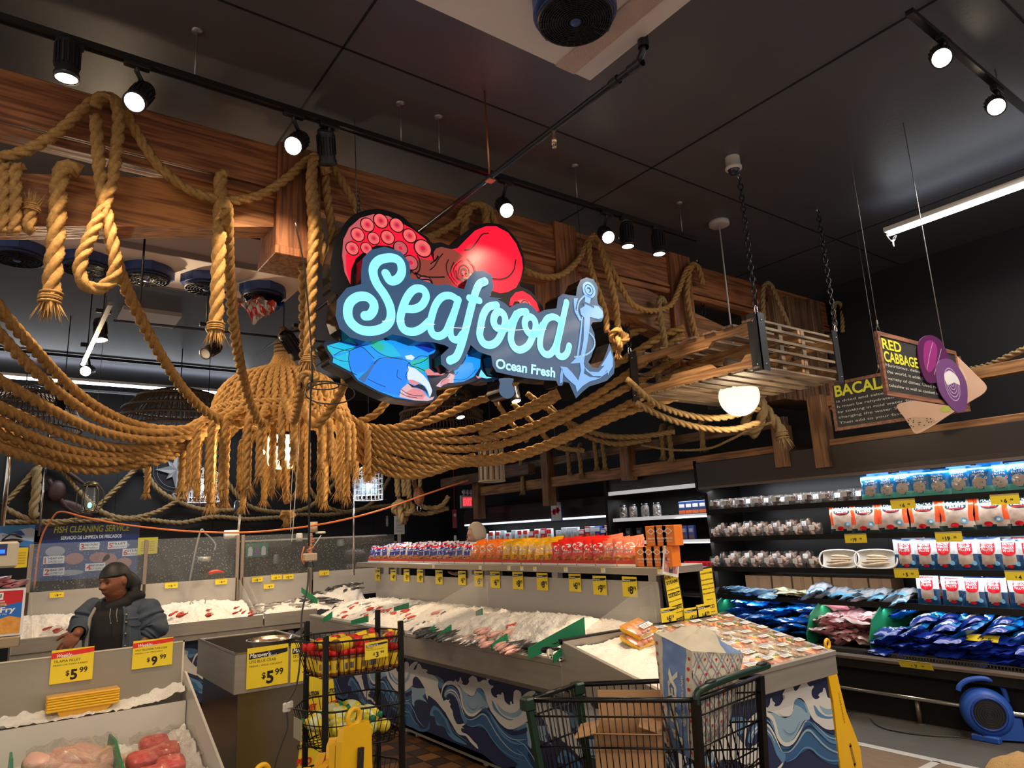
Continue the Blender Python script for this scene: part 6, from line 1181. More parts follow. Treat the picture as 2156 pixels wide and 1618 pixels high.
# shelf price cards of the long case
for x,y,w_,h_,pr_,l in ((1877,1053,52,20,'6.99','hanging under the blue pouches, left'),(2087,1040,62,24,'6.99','hanging under the blue pouches, right'),(1780,1127,46,17,'19.99','under the first POLLOCK FILLETS bag'),(1971,1122,57,20,'19.99','under the fourth POLLOCK FILLETS bag'),(1884,1199,52,18,'5.99','at the left end of the salted bags'),(2118,1203,60,20,'4.99','at the right edge of the photo')):
    p=at(x,y+h_,'x',6.875); q=at(x+w_,y+h_,'x',6.875); card((6.875,p.y,p.z),(0,-1,0),(0,0,1),(p-q).length,(p-q).length*.40,pr_,'yellow $%s shelf card %s'%(pr_,l),'s',cat_='price card')
p=at(1895,1396,'x',6.43); card((6.43,p.y,.46),(0,-1,0),(-.6,0,1),.27,.075,'7.99','yellow $7.99 card clipped to the bin edge of the long case','s')
p=at(2066,1346,'x',6.62); card((6.62,2.75,.70),(0,-1,0),(.9,0,.6),.24,.08,'7.99','yellow $7.99 card lying on the dark blue pouches','s')
# goods in the second and third case
JAR=clearmat('jar_glass',(.8,.85,.85),.12,.05,1.0)
def jar(c,label,group):
    r=T('fish_jar',label,'jar',c,group); b=MB(); b.lathe([(.001,.003),(.045,.003),(.055,.03),(.052,.14),(.04,.16),(.04,.175)],c,n=16); b.build('jar_body',JAR,r)
    b=MB(); rnd=random.Random(int(c[1]*97))
    for i in range(14): b.sphere((c[0]+rnd.uniform(-.022,.022),c[1]+rnd.uniform(-.025,.025),c[2]+.02+.009*i),(.022,.018,.008),8,5,mi=i%2,rot=Matrix.Rotation(rnd.random()*3,3,'X'))
    b.build('contents',[DKM,mat('mussel_pale',(.5,.35,.25),.4)],r); b=MB(); b.lathe([(.042,.165),(.042,.185),(.001,.186)],c,n=16); b.build('lid',BLACK,r)
for i,px in enumerate((1313,1334,1359,1384)):
    p=Yz(px,7.06,1.9); jar((7.06,p.y,1.865),'glass jar of dark shellfish on the lit shelf, %s from the left'%ORD[i],'jars on the lit shelf')
def boxy(p,w,h,d,cols,label,group,rz=0,kind='pack',pat=0,name='food_pack'):
    b=MB(); q=V(p); b.box((q.x,q.y-w/2,q.z),(q.x+d,q.y+w/2,q.z+h),0,bev=.004); f=Frame((q.x-.001,q.y+w/2,q.z),(0,-1,0),(0,0,1))
    if pat==0: b.poly([(w*.08,h*.1),(w*.92,h*.1),(w*.92,h*.34),(w*.08,h*.34)],f,.0006,1); b.poly([(w*.15,h*.55),(w*.85,h*.55),(w*.85,h*.8),(w*.15,h*.8)],f,.0006,2)
    elif pat==1: b.poly([(w*.06,h*.6),(w*.94,h*.6),(w*.94,h*.9),(w*.06,h*.9)],f,.0006,1); b.disc(w*.5,h*.3,w*.3,f,.0006,2,14,h*.2)
    elif pat==2: b.poly([(w*.1,h*.08),(w*.9,h*.08),(w*.9,h*.5),(w*.1,h*.5)],f,.0006,1); b.poly([(w*.2,h*.62),(w*.8,h*.62),(w*.8,h*.86),(w*.2,h*.86)],f,.0006,2)
    o=b.build(name,cols); recenter(o); tag(o,label,kind,group); return o
OR2=mat('pack_orange',(.75,.16,.03),.4); NB=mat('pack_navy',(.02,.05,.2),.35)
for i,px in enumerate((1436,1450,1464,1479)):
    p=Yz(px,7.05,1.95); boxy((7.05,p.y,1.865),.12,.17,.04,[NB,OR2,LABW],'navy and orange salmon pack at the right end of the lit shelf, %s'%ORD[i],'navy salmon packs')
for i,px in enumerate((1300,1322,1345,1372,1382,1396,1410,1424,1440,1455)):
    p=Yz(px,7.08,1.65); boxy((7.08,p.y,1.553),.09,.18,.05,[mat('pack_dark',(.03,.03,.05),.3),mat('pack_brown',(.12,.06,.04),.4),mat('pack_grey',(.2,.2,.25),.4)] if i<5 else [mat('pack_indigo',(.03,.04,.16),.3),MATS['pack_brown'],MATS['pack_grey']],'dark pack on the unlit shelf below the jars, %s from the left'%ORD[i],'dark packs below the jars')
for i,px in enumerate((1445,1452,1462,1473,1484,1495)):
    p=Yz(px,7.05,1.25); boxy((7.05,p.y,1.203),.08,.09,.06,[RB,LABW,mat('pack_wine',(.3,.02,.02),.4)],'small red and white sauce pack right of the yellow notices, %s from the left'%ORD[i],'red sauce packs')
cl=[[LABW,RED,mat('snack_tan',(.5,.25,.12),.5)],[mat('pack_pale_blue',(.5,.58,.66),.4),LABW,mat('snack_tan',(.5,.25,.12))],[mat('pack_crimson',(.5,.03,.05),.4),LABW,OR2],[mat('pack_royal',(.03,.06,.35),.4),LABW,RED]]
for i,(px,c) in enumerate(zip((1020,1034,1048,1058,1069,1081,1094,1106,1118,1130,1143,1156,1175,1187,1199,1211,1224,1237,1248,1258,1270,1279),(0,0,0,1,0,1,0,0,2,0,2,0,1,1,1,1,2,2,1,3,3,2))):
    p=Yz(px,7.4,1.7); boxy((7.40,p.y,1.583),.125,.20 if i%4 else .16,.05,cl[c],'small %s carton in the far back case, %s from the left'%(('white','pale blue','crimson','royal blue')[c],ORD[i]),'cartons in the far back case',pat=1)
for i in range(19):
    px=1040+i*13; p=Yz(px,7.3,1.25); boxy((7.3,p.y,1.203),.11,.2,.05,[(pm('bag_mauve',(.32,.22,.30)),pm('bag_grey_blue',(.25,.32,.45)),pm('bag_wine',(.30,.05,.08)))[i%3],LABW,(INK,RB,SKY)[i%3]],'bag seen through the gap under the bag shelf, %s from the left'%ORD[i],'bags seen through the gap',pat=i%2+1,name='snack_bag')
# ---------------------------------------------------------------- breading bags on the island shelf
BBL=pm('bag_royal_blue',(.02,.035,.28)); BWH=pm('bag_white_gloss',(.62,.62,.66)); BOR=pm('bag_orange',(.78,.16,.01)); BYL=pm('bag_gold',(.82,.42,.01)); BRD=pm('bag_scarlet',(.68,.02,.015)); BCO=pm('bag_coral',(.75,.17,.10)); FRY=pm('fried_food',(.55,.24,.06),vary=.5,vscale=60)
def db(ell,rect,txt): ell(.5,.2,.4,.14,2); rect(.12,.78,.88,.92,3); txt('Breading',.5,.56,.14,1,.7)
def dd(ell,rect,txt):
    ell(.5,.2,.36,.13,2); txt('FISH FRI',.5,.40,.12,1,.6)
    # white diamond badge
    ell(.5,.68,.34,.17,1); ell(.5,.68,.27,.12,3,.002)
bagB=[pouch('breading_bag',.135,.185,.06,[BBL,BWH,FRY,RB],lambda u,v:1 if v>.66 and noise.noise(V((u*4,v*6,s_)))>-.15 or (u>.8) else 0,db,8,10,seed=s_,wr=.2) for s_ in (1,2)]
def bg(c,s_): return pouch('breading_bag',.135,.195,.06,[c,BWH,FRY,c],lambda u,v:0,dd,8,10,seed=s_,wr=.2)
bagO,bagY,bagR,bagC=bg(BOR,3),bg(BYL,4),bg(BRD,5),bg(BCO,6)
seq=[('b',x) for x in (783,797,812,826,838,851,864,877,889,902,915,928,942,956,970,985)]+[('o',x) for x in (1001,1018,1036,1053)]+[('y',x) for x in (1070,1087,1104,1122,1140,1160)]+[('r',x) for x in (1180,1198,1218,1239,1262)]+[('c',x) for x in (1285,1307,1328)]
nmn={'b':'blue and white','o':'orange','y':'gold','r':'red','c':'coral red'}; cnt={}
random.seed(8)
for row,(X_,dz,l2) in enumerate(((3.93,0,'front'),(4.04,.012,'middle'),(4.15,.02,'rear'))):
    cnt={}
    for i,(k,px) in enumerate(seq):
        if row and k=='b' and px<800: continue
        p=Yz(px+row*7,X_,1.55); cnt[k]=cnt.get(k,0)+1; pr={'b':bagB[i%2],'o':bagO,'y':bagY,'r':bagR,'c':bagC}[k]
        dup(pr,(X_,p.y,1.475+dz),0,'%s breading bag, %s from the left in the %s row of its colour'%(nmn[k],ORD[cnt[k]-1],l2),nmn[k]+' breading bags',rot=(-.25+random.uniform(-.1,.1),random.uniform(-.18,.05),-PI/2+random.uniform(.25,.6)),scale=(1.08,1.08,1.0+random.uniform(-.06,.08)))
for pr in bagB+[bagO,bagY,bagR,bagC]: drop(pr)
TR=mat('tray_red_print',(.55,.05,.03),.6)
ed=[775,800,830,862,893,925,958,990,1020,1058,1098,1140,1175,1215,1255,1300,1340]
for i in range(len(ed)-1):
    p=Yz(ed[i],3.88,1.47); q=Yz(ed[i+1],3.88,1.47); b=MB(); b.box((3.875,q.y+.005,1.457),(3.88,p.y-.005,1.50)); b.box((3.88,q.y+.005,1.457),(4.25,p.y-.005,1.462),1); b.box((3.88,q.y+.005,1.457),(4.25,q.y+.01,1.51),1); b.box((3.8745,q.y+.005,1.457),(3.875,p.y-.005,1.475),2)
    b.prism([(3.88,1.50),(4.0,1.56),(4.0,1.5)],Frame((0,q.y+.008,0),(1,0,0),(0,0,1)),-.002,.002,1)
    o=b.build('display_carton',[TR,CARD,LABW]); recenter(o); tag(o,'low red-fronted cardboard tray holding breading bags, %s from the left'%ORD[i],'carton tray','cardboard trays on the bag shelf')
ORC=mat('carton_orange',(.78,.20,.02),.5)
def carton(y,z,label,x=3.90):
    b=MB(); w=.115; h=.145; b.box((x,y-w/2,z),(x+.09,y+w/2,z+h),bev=.003); f=Frame((x-.001,y+w/2,z),(0,-1,0),(0,0,1)); b.poly([(w*.5,h*.55),(w*.85,h*.72),(w*.5,h*.89),(w*.15,h*.72)],f,.0006,1); b.poly([(w*.5,h*.60),(w*.75,h*.72),(w*.5,h*.84),(w*.25,h*.72)],f,.001,0); b.text('FISH FRI',f,w*.5,h*.33,h*.12,1,.0008,'C',bold=.03,fit=w*.6); b.text('seafood',f,w*.5,h*.2,h*.1,1,.0008,'C',fit=w*.5)
    o=b.build('breading_carton',[ORC,LABW]); recenter(o); tag(o,label,'carton','orange breading cartons')
for i,px in enumerate((1350,1367,1385,1403)): carton(Yz(px,3.9,1.5).y,1.457,'orange breading carton in the lower row at the shelf end, %s from the left'%ORD[i])
for i,px in enumerate((1372,1391,1408)): carton(Yz(px,3.9,1.65).y,1.604,'orange breading carton in the upper row at the shelf end, %s from the left'%ORD[i])
# small shelf tickets
for i,px in enumerate((910,1008,1068,1095,1122,1187,1265,1384)):
    p=Yz(px,3.832,1.43); b=MB(); f=Frame((3.832,p.y,1.41),(0,-1,0),(0,0,1)); b.prism([(0,0),(.05,0),(.05,.035),(0,.035)],f,-.001,0); b.poly([(0,.018),(.028,.018),(.028,.035),(0,.035)],f,.0005,1); o=b.build('shelf_ticket',[LABW,YEL]); recenter(o); tag(o,'small white and yellow ticket on the bag shelf edge, %s from the left'%ORD[i],'ticket','tickets on the bag shelf')
p=at(1168,1077,'x',7.0); r=T('framed_poster','small framed white poster with two red crabs, high above the far case','poster',p); f=Frame((7.0,p.y+.1,p.z-.16),(0,-1,.0),(0,0,1)); b=MB(); b.prism([(0,0),(.27,0),(.27,.31),(0,.31)],f,-.01,0); b.poly([(.015,.015),(.255,.015),(.255,.295),(.015,.295)],f,.001,1); b.disc(.085,.15,.045,f,.002,2,14); b.disc(.175,.17,.045,f,.002,2,14)
for k in range(6): b.stroke([(.085,.15),(.085+.07*math.cos(k),.15+.06*math.sin(k))],.012,f,.002,2,sub=1); b.stroke([(.175,.17),(.175+.06*math.cos(k),.17+.06*math.sin(k))],.012,f,.002,2,sub=1)
b.build('poster',[NB,mat('poster_white',(.6,.62,.66),.4),RB],r); b=MB(); b.cyl((7.0,p.y-.1,p.z+.14),(7.0,p.y-.1,4.5),.003,5); b.build('cord',ROD,r)
# ================================================================= NEAR LEFT STATION
st=T('fish_station','near left fish station with frosted acrylic back board and white plastic tray','display counter',(-.2,4.2,0))
STAC=mat('cloudy_acrylic_sheet',(.42,.39,.33),.22,.35,bump=.08,bscale=12,vary=.4,vscale=3)
b=MB(); b.box((-2.2,4.75,.84),(.97,4.757,1.2)); b.build('back_board',clearmat('cloudy_acrylic',(.52,.48,.40),.72,.18,.9),st)
b=MB(); b.box((-2.2,4.748,1.193),(.972,4.76,1.2)); b.box((.962,4.748,.9),(.972,4.76,1.2)); b.build('board_edge',mat('acrylic_edge',(.7,.62,.5),.2),st)
b=MB(); b.box((-2.2,4.60,.55),(.965,4.615,.885)); b.build('front_board',PLW,st)
b=MB(); b.prism([(4.78,.5),(4.78,1.02),(4.70,1.03),(3.5,.60),(3.5,.4)],Frame((.97,0,0),(0,1,0),(0,0,1)),-.0,.012); b.build('side_board',mat('white_board_milky',(.52,.49,.45),.3),st)
b=MB(); b.add([(-2.2,3.5,.48),(.97,3.5,.48),(.97,4.6,.70),(-2.2,4.6,.70)],[(0,1,2,3)]); b.box((-2.2,3.5,.1),(.98,4.76,.47)); b.box((-2.2,3.48,.1),(.98,3.5,.6)); b.build('tray',PLW,st)
b=MB(); b.box((-2.1,3.6,0),(.9,4.7,.1)); b.build('plinth',BLACK,st)
b=MB(); b.grid(lambda u,v:V((-2.1+3.06*u,4.615+.135*v,.885+.03*v+.03*abs(fbm(u*30,v*2,3,4))+(.05*max(0,(u-.9)/.1)**2)+.006*noise.noise(V((u*160,v*9,1))))),220,12); o=b.build('crushed_ice',ICE); recenter(o); tag(o,'strip of crushed ice along the foot of the near acrylic board','ice',None,'stuff')
b=MB(); b.grid(lambda u,v:V((.3+.66*u,3.75+.83*v,.52+.19*v+.06*max(0,(u-.8)/.2)+.03*fbm(u*8,v*8,6,4)+.01*noise.noise(V((u*60,v*60,2))))),70,80); o=b.build('crushed_ice',ICE); recenter(o); tag(o,'crushed ice under the tuna in the near left tray','ice',None,'stuff')
# stack of yellow foam trays
r=T('yellow_tray_stack','bundle of yellow foam trays lying on the ice strip, leaning on the acrylic board','tray stack',(.46,4.68,.93))
P0=at(98,1481,'y',4.64); P1=at(253,1458,'y',4.64); 
for i in range(5):
    b=MB(); z=.925+.0135*i; x0,x1=P0.x+.002*(i%2),P1.x-.002*(i%2)
    b.box((x0,4.635,z),(x1,4.74,z+.0125),bev=.004); b.build('foam_tray',CYEL,r)
b=MB(); b.prism([(P0.x+.05,.93),(P0.x+.07,.885),(P1.x-.07,.885),(P1.x-.03,.93)],Frame((0,4.65,0),(1,0,0),(0,0,1)),-.07,0); b.box((P0.x,4.633,.99),(P1.x,4.742,1.002),bev=.005); b.build('bottom_tray',mat('yellow_film',(.80,.42,.03),.25,coat=.5),r)
card(at(103,1443,'y',4.74),(1,0,0),(0,0,1),at(194,1430,'y',4.74).x-at(103,1443,'y',4.74).x,.175,'5.99','yellow and red weekly card, $5.99 tilapia, on the near board','w',('TILAPIA FILLET','FRESH OR FARM RAISED'))
card(at(277,1411,'y',4.74),(1,0,0),(0,0,1),at(362,1400,'y',4.74).x-at(277,1411,'y',4.74).x,.155,'9.99','yellow and red weekly card, $9.99 tuna, on the near board','w',('WILD YELLOWFIN TUNA STEAK','FRESH OR FROZEN'))
TUN=mat('tuna_red',(.62,.06,.06),.28,vary=.5,vscale=25,vcol=(.78,.30,.27),coat=.3,bump=.4,bscale=40); TIL=mat('tilapia_flesh',(.78,.44,.35),.28,vary=.5,vscale=10,vcol=(.86,.62,.52),coat=.6)
FILM=clearmat('cling_film',(.95,.9,.9),.04,.08,.6)
def trayz(y): return .48+(y-3.5)*.2
k=0
for (px,py,sx,sy,sz,rz) in ((325,1555,.13,.055,.045,.05),(345,1572,.14,.06,.05,-.05),(300,1590,.13,.06,.05,.1),(360,1600,.12,.06,.05,.0),(320,1625,.15,.07,.05,.05)):
    y=4.42-.13*k*.8; p=at(px,py,'y',y); b=MB()
    def fn(q,d): 
        m_=max(abs(d.x)**4+abs(d.y)**4+abs(d.z)**4,1e-6)**.25; return V((q.x/m_*.9,q.y/m_*.9,q.z/m_*.85))+V((0,0,.006*noise.noise(q*30)))
    b.sphere((0,0,0),(sx*.62,sy*1.1,sz*.9),28,16,fn=fn,rot=Matrix.Rotation(rz,3,'Z')@Matrix.Rotation(.25,3,'X')); o=b.build('tuna_steak',TUN); o.location=(p.x,y,p.z-.03); tag(o,'red tuna steak under film, %s from the top of the pile'%ORD[k],'fish steak','tuna steaks in the near tray'); k+=1
for k,(px,py,rx,rz) in enumerate(((150,1598,.10,.3),(190,1592,.11,-.2),(225,1600,.09,.1),(95,1612,.10,.5),(140,1625,.12,0),(205,1628,.11,.2))):
    y=4.36-.05*(k//3); p=at(px,py-16,'y',y); b=MB(); b.sphere((0,0,0),(rx,.09,.055),24,14,fn=lambda q,d:q+V((0,0,.02*noise.noise(q*14+V((k,0,0))))),rot=Matrix.Rotation(rz,3,'Z')@Matrix.Rotation(.4,3,'Y')); o=b.build('tilapia_fillet',TIL); o.location=(p.x,y,p.z-.035); tag(o,'pale pink tilapia fillet, %s in the pile left of the green divider'%ORD[k],'fish fillet','tilapia fillets in the near tray')
def sheet(px0,px1,yt,Y,label,sd):
    amp=.3
    a=at(px0,yt+60,'y',Y); c=at(px1,yt+60,'y',Y); b=MB(); b.grid(lambda u,v:V((a.x+(c.x-a.x)*u,Y-.06-.42*v,a.z+.075-.15*v+.02*math.sin(PI*u)+.018*fbm(u*5,v*5,sd)+.004*noise.noise(V((u*40,v*12,sd))))),40,34); o=b.build('plastic_film',FILM); recenter(o); tag(o,label,'film')
sheet(265,400,1520,4.45,'clear crinkled film over the tuna steaks',2); sheet(50,238,1550,4.42,'clear crinkled film over the tilapia fillets',5)
for x,l in ((at(243,1560,'y',4.3).x,'upright green divider between the tilapia and the tuna'),(at(27,1600,'y',4.2).x,'upright green divider at the left of the tilapia')):
    b=MB(); b.prism([(4.58,.70),(4.5,.80),(4.3,.81),(3.6,.66),(3.6,.5)],Frame((x,0,0),(0,1,0),(0,0,1)),-.005,.005); o=b.build('green_divider',GRN); recenter(o); tag(o,l,'divider')
# steel work table behind, cartons and scale
r=T('steel_work_table','stainless work table with film-wrapped top behind the near board','table',(-.2,5.2,0)); b=MB(); b.box((-1.8,4.85,.97),(.42,5.65,1.0),bev=.005); b.build('table_top',STEEL,r)
b=MB(); b.grid(lambda u,v:V((-1.5+1.85*u,4.87+.7*v,1.012+.03*math.sin(PI*v)+.006*noise.noise(V((u*3,v*40,1))))),20,60); b.build('film_wrap',clearmat('table_film',(.85,.8,.7),.35,.1,1.0),r)
for x in (-1.7,.34):
    for y in (4.9,5.6): b=MB(); b.cyl((x,y,0),(x,y,.97),.02,8); b.build('leg',STEEL,r)
b=MB(); b.tube(cat_path([V((.18,5.3,1.03)),V((.35,5.2,1.05)),V((.46,5.1,1.03)),V((.52,4.98,1.02))],6),.012,6); b.tube(cat_path([V((.25,5.4,1.06)),V((.4,5.28,1.07)),V((.5,5.2,1.03))],6),.012,6); o=b.build('tray_handle',mat('clear_white',(.7,.7,.68),.2)); recenter(o); tag(o,'bent clear plastic handles at the end of the film-wrapped table','handle')
r=T('carton_stand','steel stand holding the fish fry cartons at the left edge','stand',(0,5.0,1.0)); b=MB(); b.box((-1.2,4.73,1.27),(.15,5.2,1.325),bev=.006); b.box((-1.1,4.8,1.0),(-1.05,5.1,1.27)); b.box((.02,4.95,1.0),(.06,5.0,1.27)); b.build('ledge',mat('tan_steel',(.36,.28,.18),.35,.6),r)
BXR=mat('box_red',(.55,.01,.015),.35); BXB=mat('box_blue',(.01,.14,.55),.35); BXO=mat('box_fried_orange',(.62,.22,.02),.45,vary=.7,vscale=25,vcol=(.75,.42,.10),bump=.4,bscale=40); BXW=mat('box_white',(.75,.76,.82),.4)
def fryb(x0,x1,z0_,label):
    r=T('fish_fry_carton',label,'carton',((x0+x1)/2,4.8,z0_),'fish fry cartons'); h=.245; w=x1-x0; b=MB(); b.box((x0,4.745,z0_),(x1,4.87,z0_+h),0,bev=.003); f=Frame((x0,4.744,z0_),(1,0,0),(0,0,1))
    b.poly([(.012,.012),(w-.012,.012),(w-.012,h-.01),(.012,h-.01)],f,.0004,1); b.poly([(.012,h-.075),(w*.5,h-.09),(w-.012,h-.07),(w-.012,h-.01),(.012,h-.01)],f,.0008,2)
    b.poly([(.012,.012),(w-.012,.012),(w-.012,.09),(w*.7,.105),(w*.4,.085),(.012,.10)],f,.001,3)
    b.poly([(w*.45-.02,h-.055),(w*.45+.02,h-.055),(w*.45+.02,h-.018),(w*.45-.02,h-.018)],f,.0012,0)
    for q in (-.011,-.002,.007): b.poly([(w*.45+q,h-.045),(w*.45+q+.005,h-.045),(w*.45+q+.005,h-.024),(w*.45+q,h-.024)],f,.0016,4)
    b.poly([(w*.45-.038,h-.07),(w*.45+.038,h-.07),(w*.45+.038,h-.058),(w*.45-.038,h-.058)],f,.0012,2); b.text('McCormick',f,w*.45,h-.068,.012,0,.002,'C',bold=.03,fit=.06)
    b.poly([(w*.45-.04,h-.088),(w*.45+.04,h-.088),(w*.45+.035,h-.074),(w*.45-.035,h-.074)],f,.0018,5); b.text('Golden Dipt',f,w*.45,h-.086,.011,4,.0022,'C',fit=.06)
    b.text('Fish Fry',f,w*.44,.125,.038,0,.0014,'C',bold=.03,fit=min(.17,w*.75)); b.text('Seafood Fry Mix',f,w*.44,.112,.01,0,.0014,'C',fit=.09)
    b.build('carton',[BXW,BXB,BXR,BXO,INK,mat('box_gold',(.5,.4,.25),.4)],r)
fryb(-.06,.155,1.328,'blue and red fish fry carton at the left edge, front label towards the aisle'); fryb(-.30,-.07,1.328,'second fish fry carton, mostly outside the left edge')
random.seed(4); ppk=flat('meat_pouch',.13,.15,.03,[PINK,CLEARP],lambda u,v:1 if noise.noise(V((u*3,v*3,7)))>.1 else 0,4)
for i in range(9): dup(ppk,(-.26+.045*i+random.uniform(-.01,.01),4.82+.03*(i%2),1.60+.012*((8-i)%5)),0,'pink packed fillet lying on the fish fry cartons, %s from the left'%ORD[i],'pink packs on the cartons',rot=(.1,random.uniform(-.2,.3),random.uniform(-.3,.3)))
drop(ppk)
r=T('shop_scale','cream shop scale display with a small blue screen at the left edge','scale',(0,5.3,1.5)); p=dep(0,1168,4.4); 
b=MB(); q0=at(-60,1140,'y',5.35); q1=at(36,1195,'y',5.35); b.box((q0.x,5.35,q1.z),(q1.x,5.45,q0.z-.01),bev=.012); b.build('display_housing',mat('scale_cream',(.55,.50,.40),.4),r)
a=at(-40,1148,'y',5.349); c=at(14,1170,'y',5.349); f=Frame((a.x,5.348,c.z),(1,0,0),(0,0,1)); b=MB(); b.prism([(0,0),(c.x-a.x,0),(c.x-a.x,a.z-c.z),(0,a.z-c.z)],f,-.002,0); b.poly([(.01,.012),(c.x-a.x-.01,.012),(c.x-a.x-.01,.035),(.01,.035)],f,.001,1); b.build('screen',[mat('screen_dark',(.01,.012,.03),.2,emit=.1,ecol=(.05,.08,.3)),mat('screen_blue',(0,.05,.8),.3,emit=1.5,ecol=(.02,.12,1))],r)
b=MB(); b.cyl(((q0.x+q1.x)/2,5.4,1.34),((q0.x+q1.x)/2,5.4,q1.z),.02,8); b.build('neck',BLACK,r)
p=at(25,1137,'y',5.4); b=MB(); b.sphere((p.x,5.4,p.z-.01),(.06,.04,.018),14,7); b.tube(cat_path([V((p.x-.05,5.38,p.z)),V((p.x,5.36,p.z+.035)),V((p.x+.05,5.38,p.z+.01)),V((p.x+.02,5.4,p.z+.02))],5),.005,5); o=b.build('handheld_scanner',BLACK); recenter(o); tag(o,'black corded gadget lying on top of the scale','gadget')
# ================================================================= LIVE CRAB TANK
X0,X1,Y0,Y1=1.39,2.02,5.2,6.3
TKD=mat('tank_inside_shade',(.07,.06,.05),.4,.3); r=T('steel_crab_tank','free-standing stainless tank with raised rim, the live blue crab tank','tank',(1.7,5.7,0))
b=MB(); t=.02; z0_,z1_=.755,1.02
for p0,p1 in (((X0,Y0,z0_),(X1,Y0+t,z1_)),((X0,Y1-t,z0_),(X1,Y1,z1_)),((X0,Y0+t,z0_),(X0+t,Y1-t,z1_)),((X1-t,Y0+t,z0_),(X1,Y1-t,z1_))): b.box(p0,p1,bev=.003)
b.box((X0+.01,Y0+.01,.765),(X1-.01,Y1-.01,.785)); b.build('tank_rim',STEEL,r)
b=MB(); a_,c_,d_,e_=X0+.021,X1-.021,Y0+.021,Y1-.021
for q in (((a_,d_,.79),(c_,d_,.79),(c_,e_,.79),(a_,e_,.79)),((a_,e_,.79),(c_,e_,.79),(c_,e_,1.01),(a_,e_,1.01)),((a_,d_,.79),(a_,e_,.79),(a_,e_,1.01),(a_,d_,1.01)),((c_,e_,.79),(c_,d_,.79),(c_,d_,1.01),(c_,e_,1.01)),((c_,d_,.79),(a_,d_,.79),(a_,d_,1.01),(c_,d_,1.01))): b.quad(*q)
b.build('basin_shade',TKD,r)  # dark quads over the steel walls, the basin's shade put into their colour
b=MB(); b.box((X0+.04,Y0+.05,.08),(X1-.04,Y1-.04,.76),bev=.004); b.build('cabinet',mat('tank_steel',(.30,.27,.21),.22,.9,vary=.3,vscale=2),r)
b=MB(); b.box((X0+.06,Y0+.08,0),(X1-.06,Y1-.06,.08)); b.build('plinth',BLACK,r)
b=MB(); b.box((X0-.004,Y0-.004,1.012),(X1+.004,Y0+.008,1.026),bev=.003); b.box((X0-.004,Y0,1.012),(X0+.008,Y1,1.026),bev=.003); b.build('rolled_edge',CHROME,r)
p=at(512,1350,'z',1.05); b=MB(); b.lathe([(.001,.0),(.06,.0),(.12,.04),(.165,.095),(.175,.10),(.165,.102),(.118,.048),(.06,.010),(.001,.008)],(1.70,5.42,.965),n=40); o=b.build('steel_bowl',CHROME); recenter(o); tag(o,'large shiny steel bowl standing in the crab tank','bowl')
card(at(518,1453,'y',5.19),(1,0,0),(0,0,1),.285,.265,'5.99','big yellow $5.99 live blue crab card on the tank','m',('LIVE BLUE CRAB','FRESH - WILD CAUGHT'))
card(at(611,1439,'y',5.19),(1,0,0),(0,0,1),.285,.265,'3.99','big yellow $3 stone crab card partly behind the rack pole','m',('STONE CRAB-LIVE','WILD CAUGHT'))
# ================================================================= WIRE RACK
r=T('wire_rack','black wire rack with three basket tiers, bottles with red caps on top','rack',(1.63,3.78,0))
PL=[(1.415,3.62),(1.80,3.54),(1.85,3.93),(1.46,4.02)]
for (x,y),zt in zip(PL,(1.27,1.31,1.34,1.31)): b=MB(); b.box((x-.013,y-.013,0),(x+.013,y+.013,zt),bev=.003); b.build('pole',BLACKM,r)
def basket(z0_,z1_,sc=1.0):
    cx,cy=1.625,3.78; top=[(1.33,3.84),(1.36,3.74),(1.425,3.625),(1.46,3.60),(1.775,3.53),(1.83,3.56),(1.90,3.70),(1.90,3.80),(1.84,3.945),(1.80,3.97),(1.50,4.03),(1.43,3.99)]
    bot=[(cx+(x-cx)*.80,cy+(y-cy)*.78) for x,y in top]; b=MB()
    for P,z in ((top,z1_),(bot,z0_)): b.tube([(x,y,z) for x,y in P],.005,6,closed=True)
    b.tube([(x*.4+u*.6,y*.4+v*.6,z0_*.4+z1_*.6) for (x,y),(u,v) in zip(bot,top)],.003,5,closed=True)
    n=len(top)
    for i in range(n):
        a,c=V((*top[i],z1_)),V((*top[(i+1)%n],z1_)); a2,c2=V((*bot[i],z0_)),V((*bot[(i+1)%n],z0_)); m=max(1,int((c-a).length/.033))
        for k in range(m): t=k/m; b.cyl(a.lerp(c,t),a2.lerp(c2,t),.0022,5)
    for k in range(16):
        x=cx-.22+.0285*k; b.cyl((x,cy-.15,z0_),(x,cy+.15,z0_),.0018,4)
    for k in range(7): y=cy-.15+.05*k; b.cyl((cx-.22,y,z0_-.002),(cx+.22,y,z0_-.002),.0022,4)
    b.build('basket',BLACKM,r)
basket(1.06,1.235); basket(.715,.90); basket(.36,.55)
b=MB(); b.box((1.335,3.73,.76),(1.338,3.85,.86)); b.build('worn_label',mat('worn_label',(.35,.33,.25),.6),r)
SBY=mat('jar_yellow',(.80,.55,.02),.35); SBR=mat('cap_red',(.62,.015,.015),.35); SBB=mat('spice_brown',(.22,.08,.02),.4)
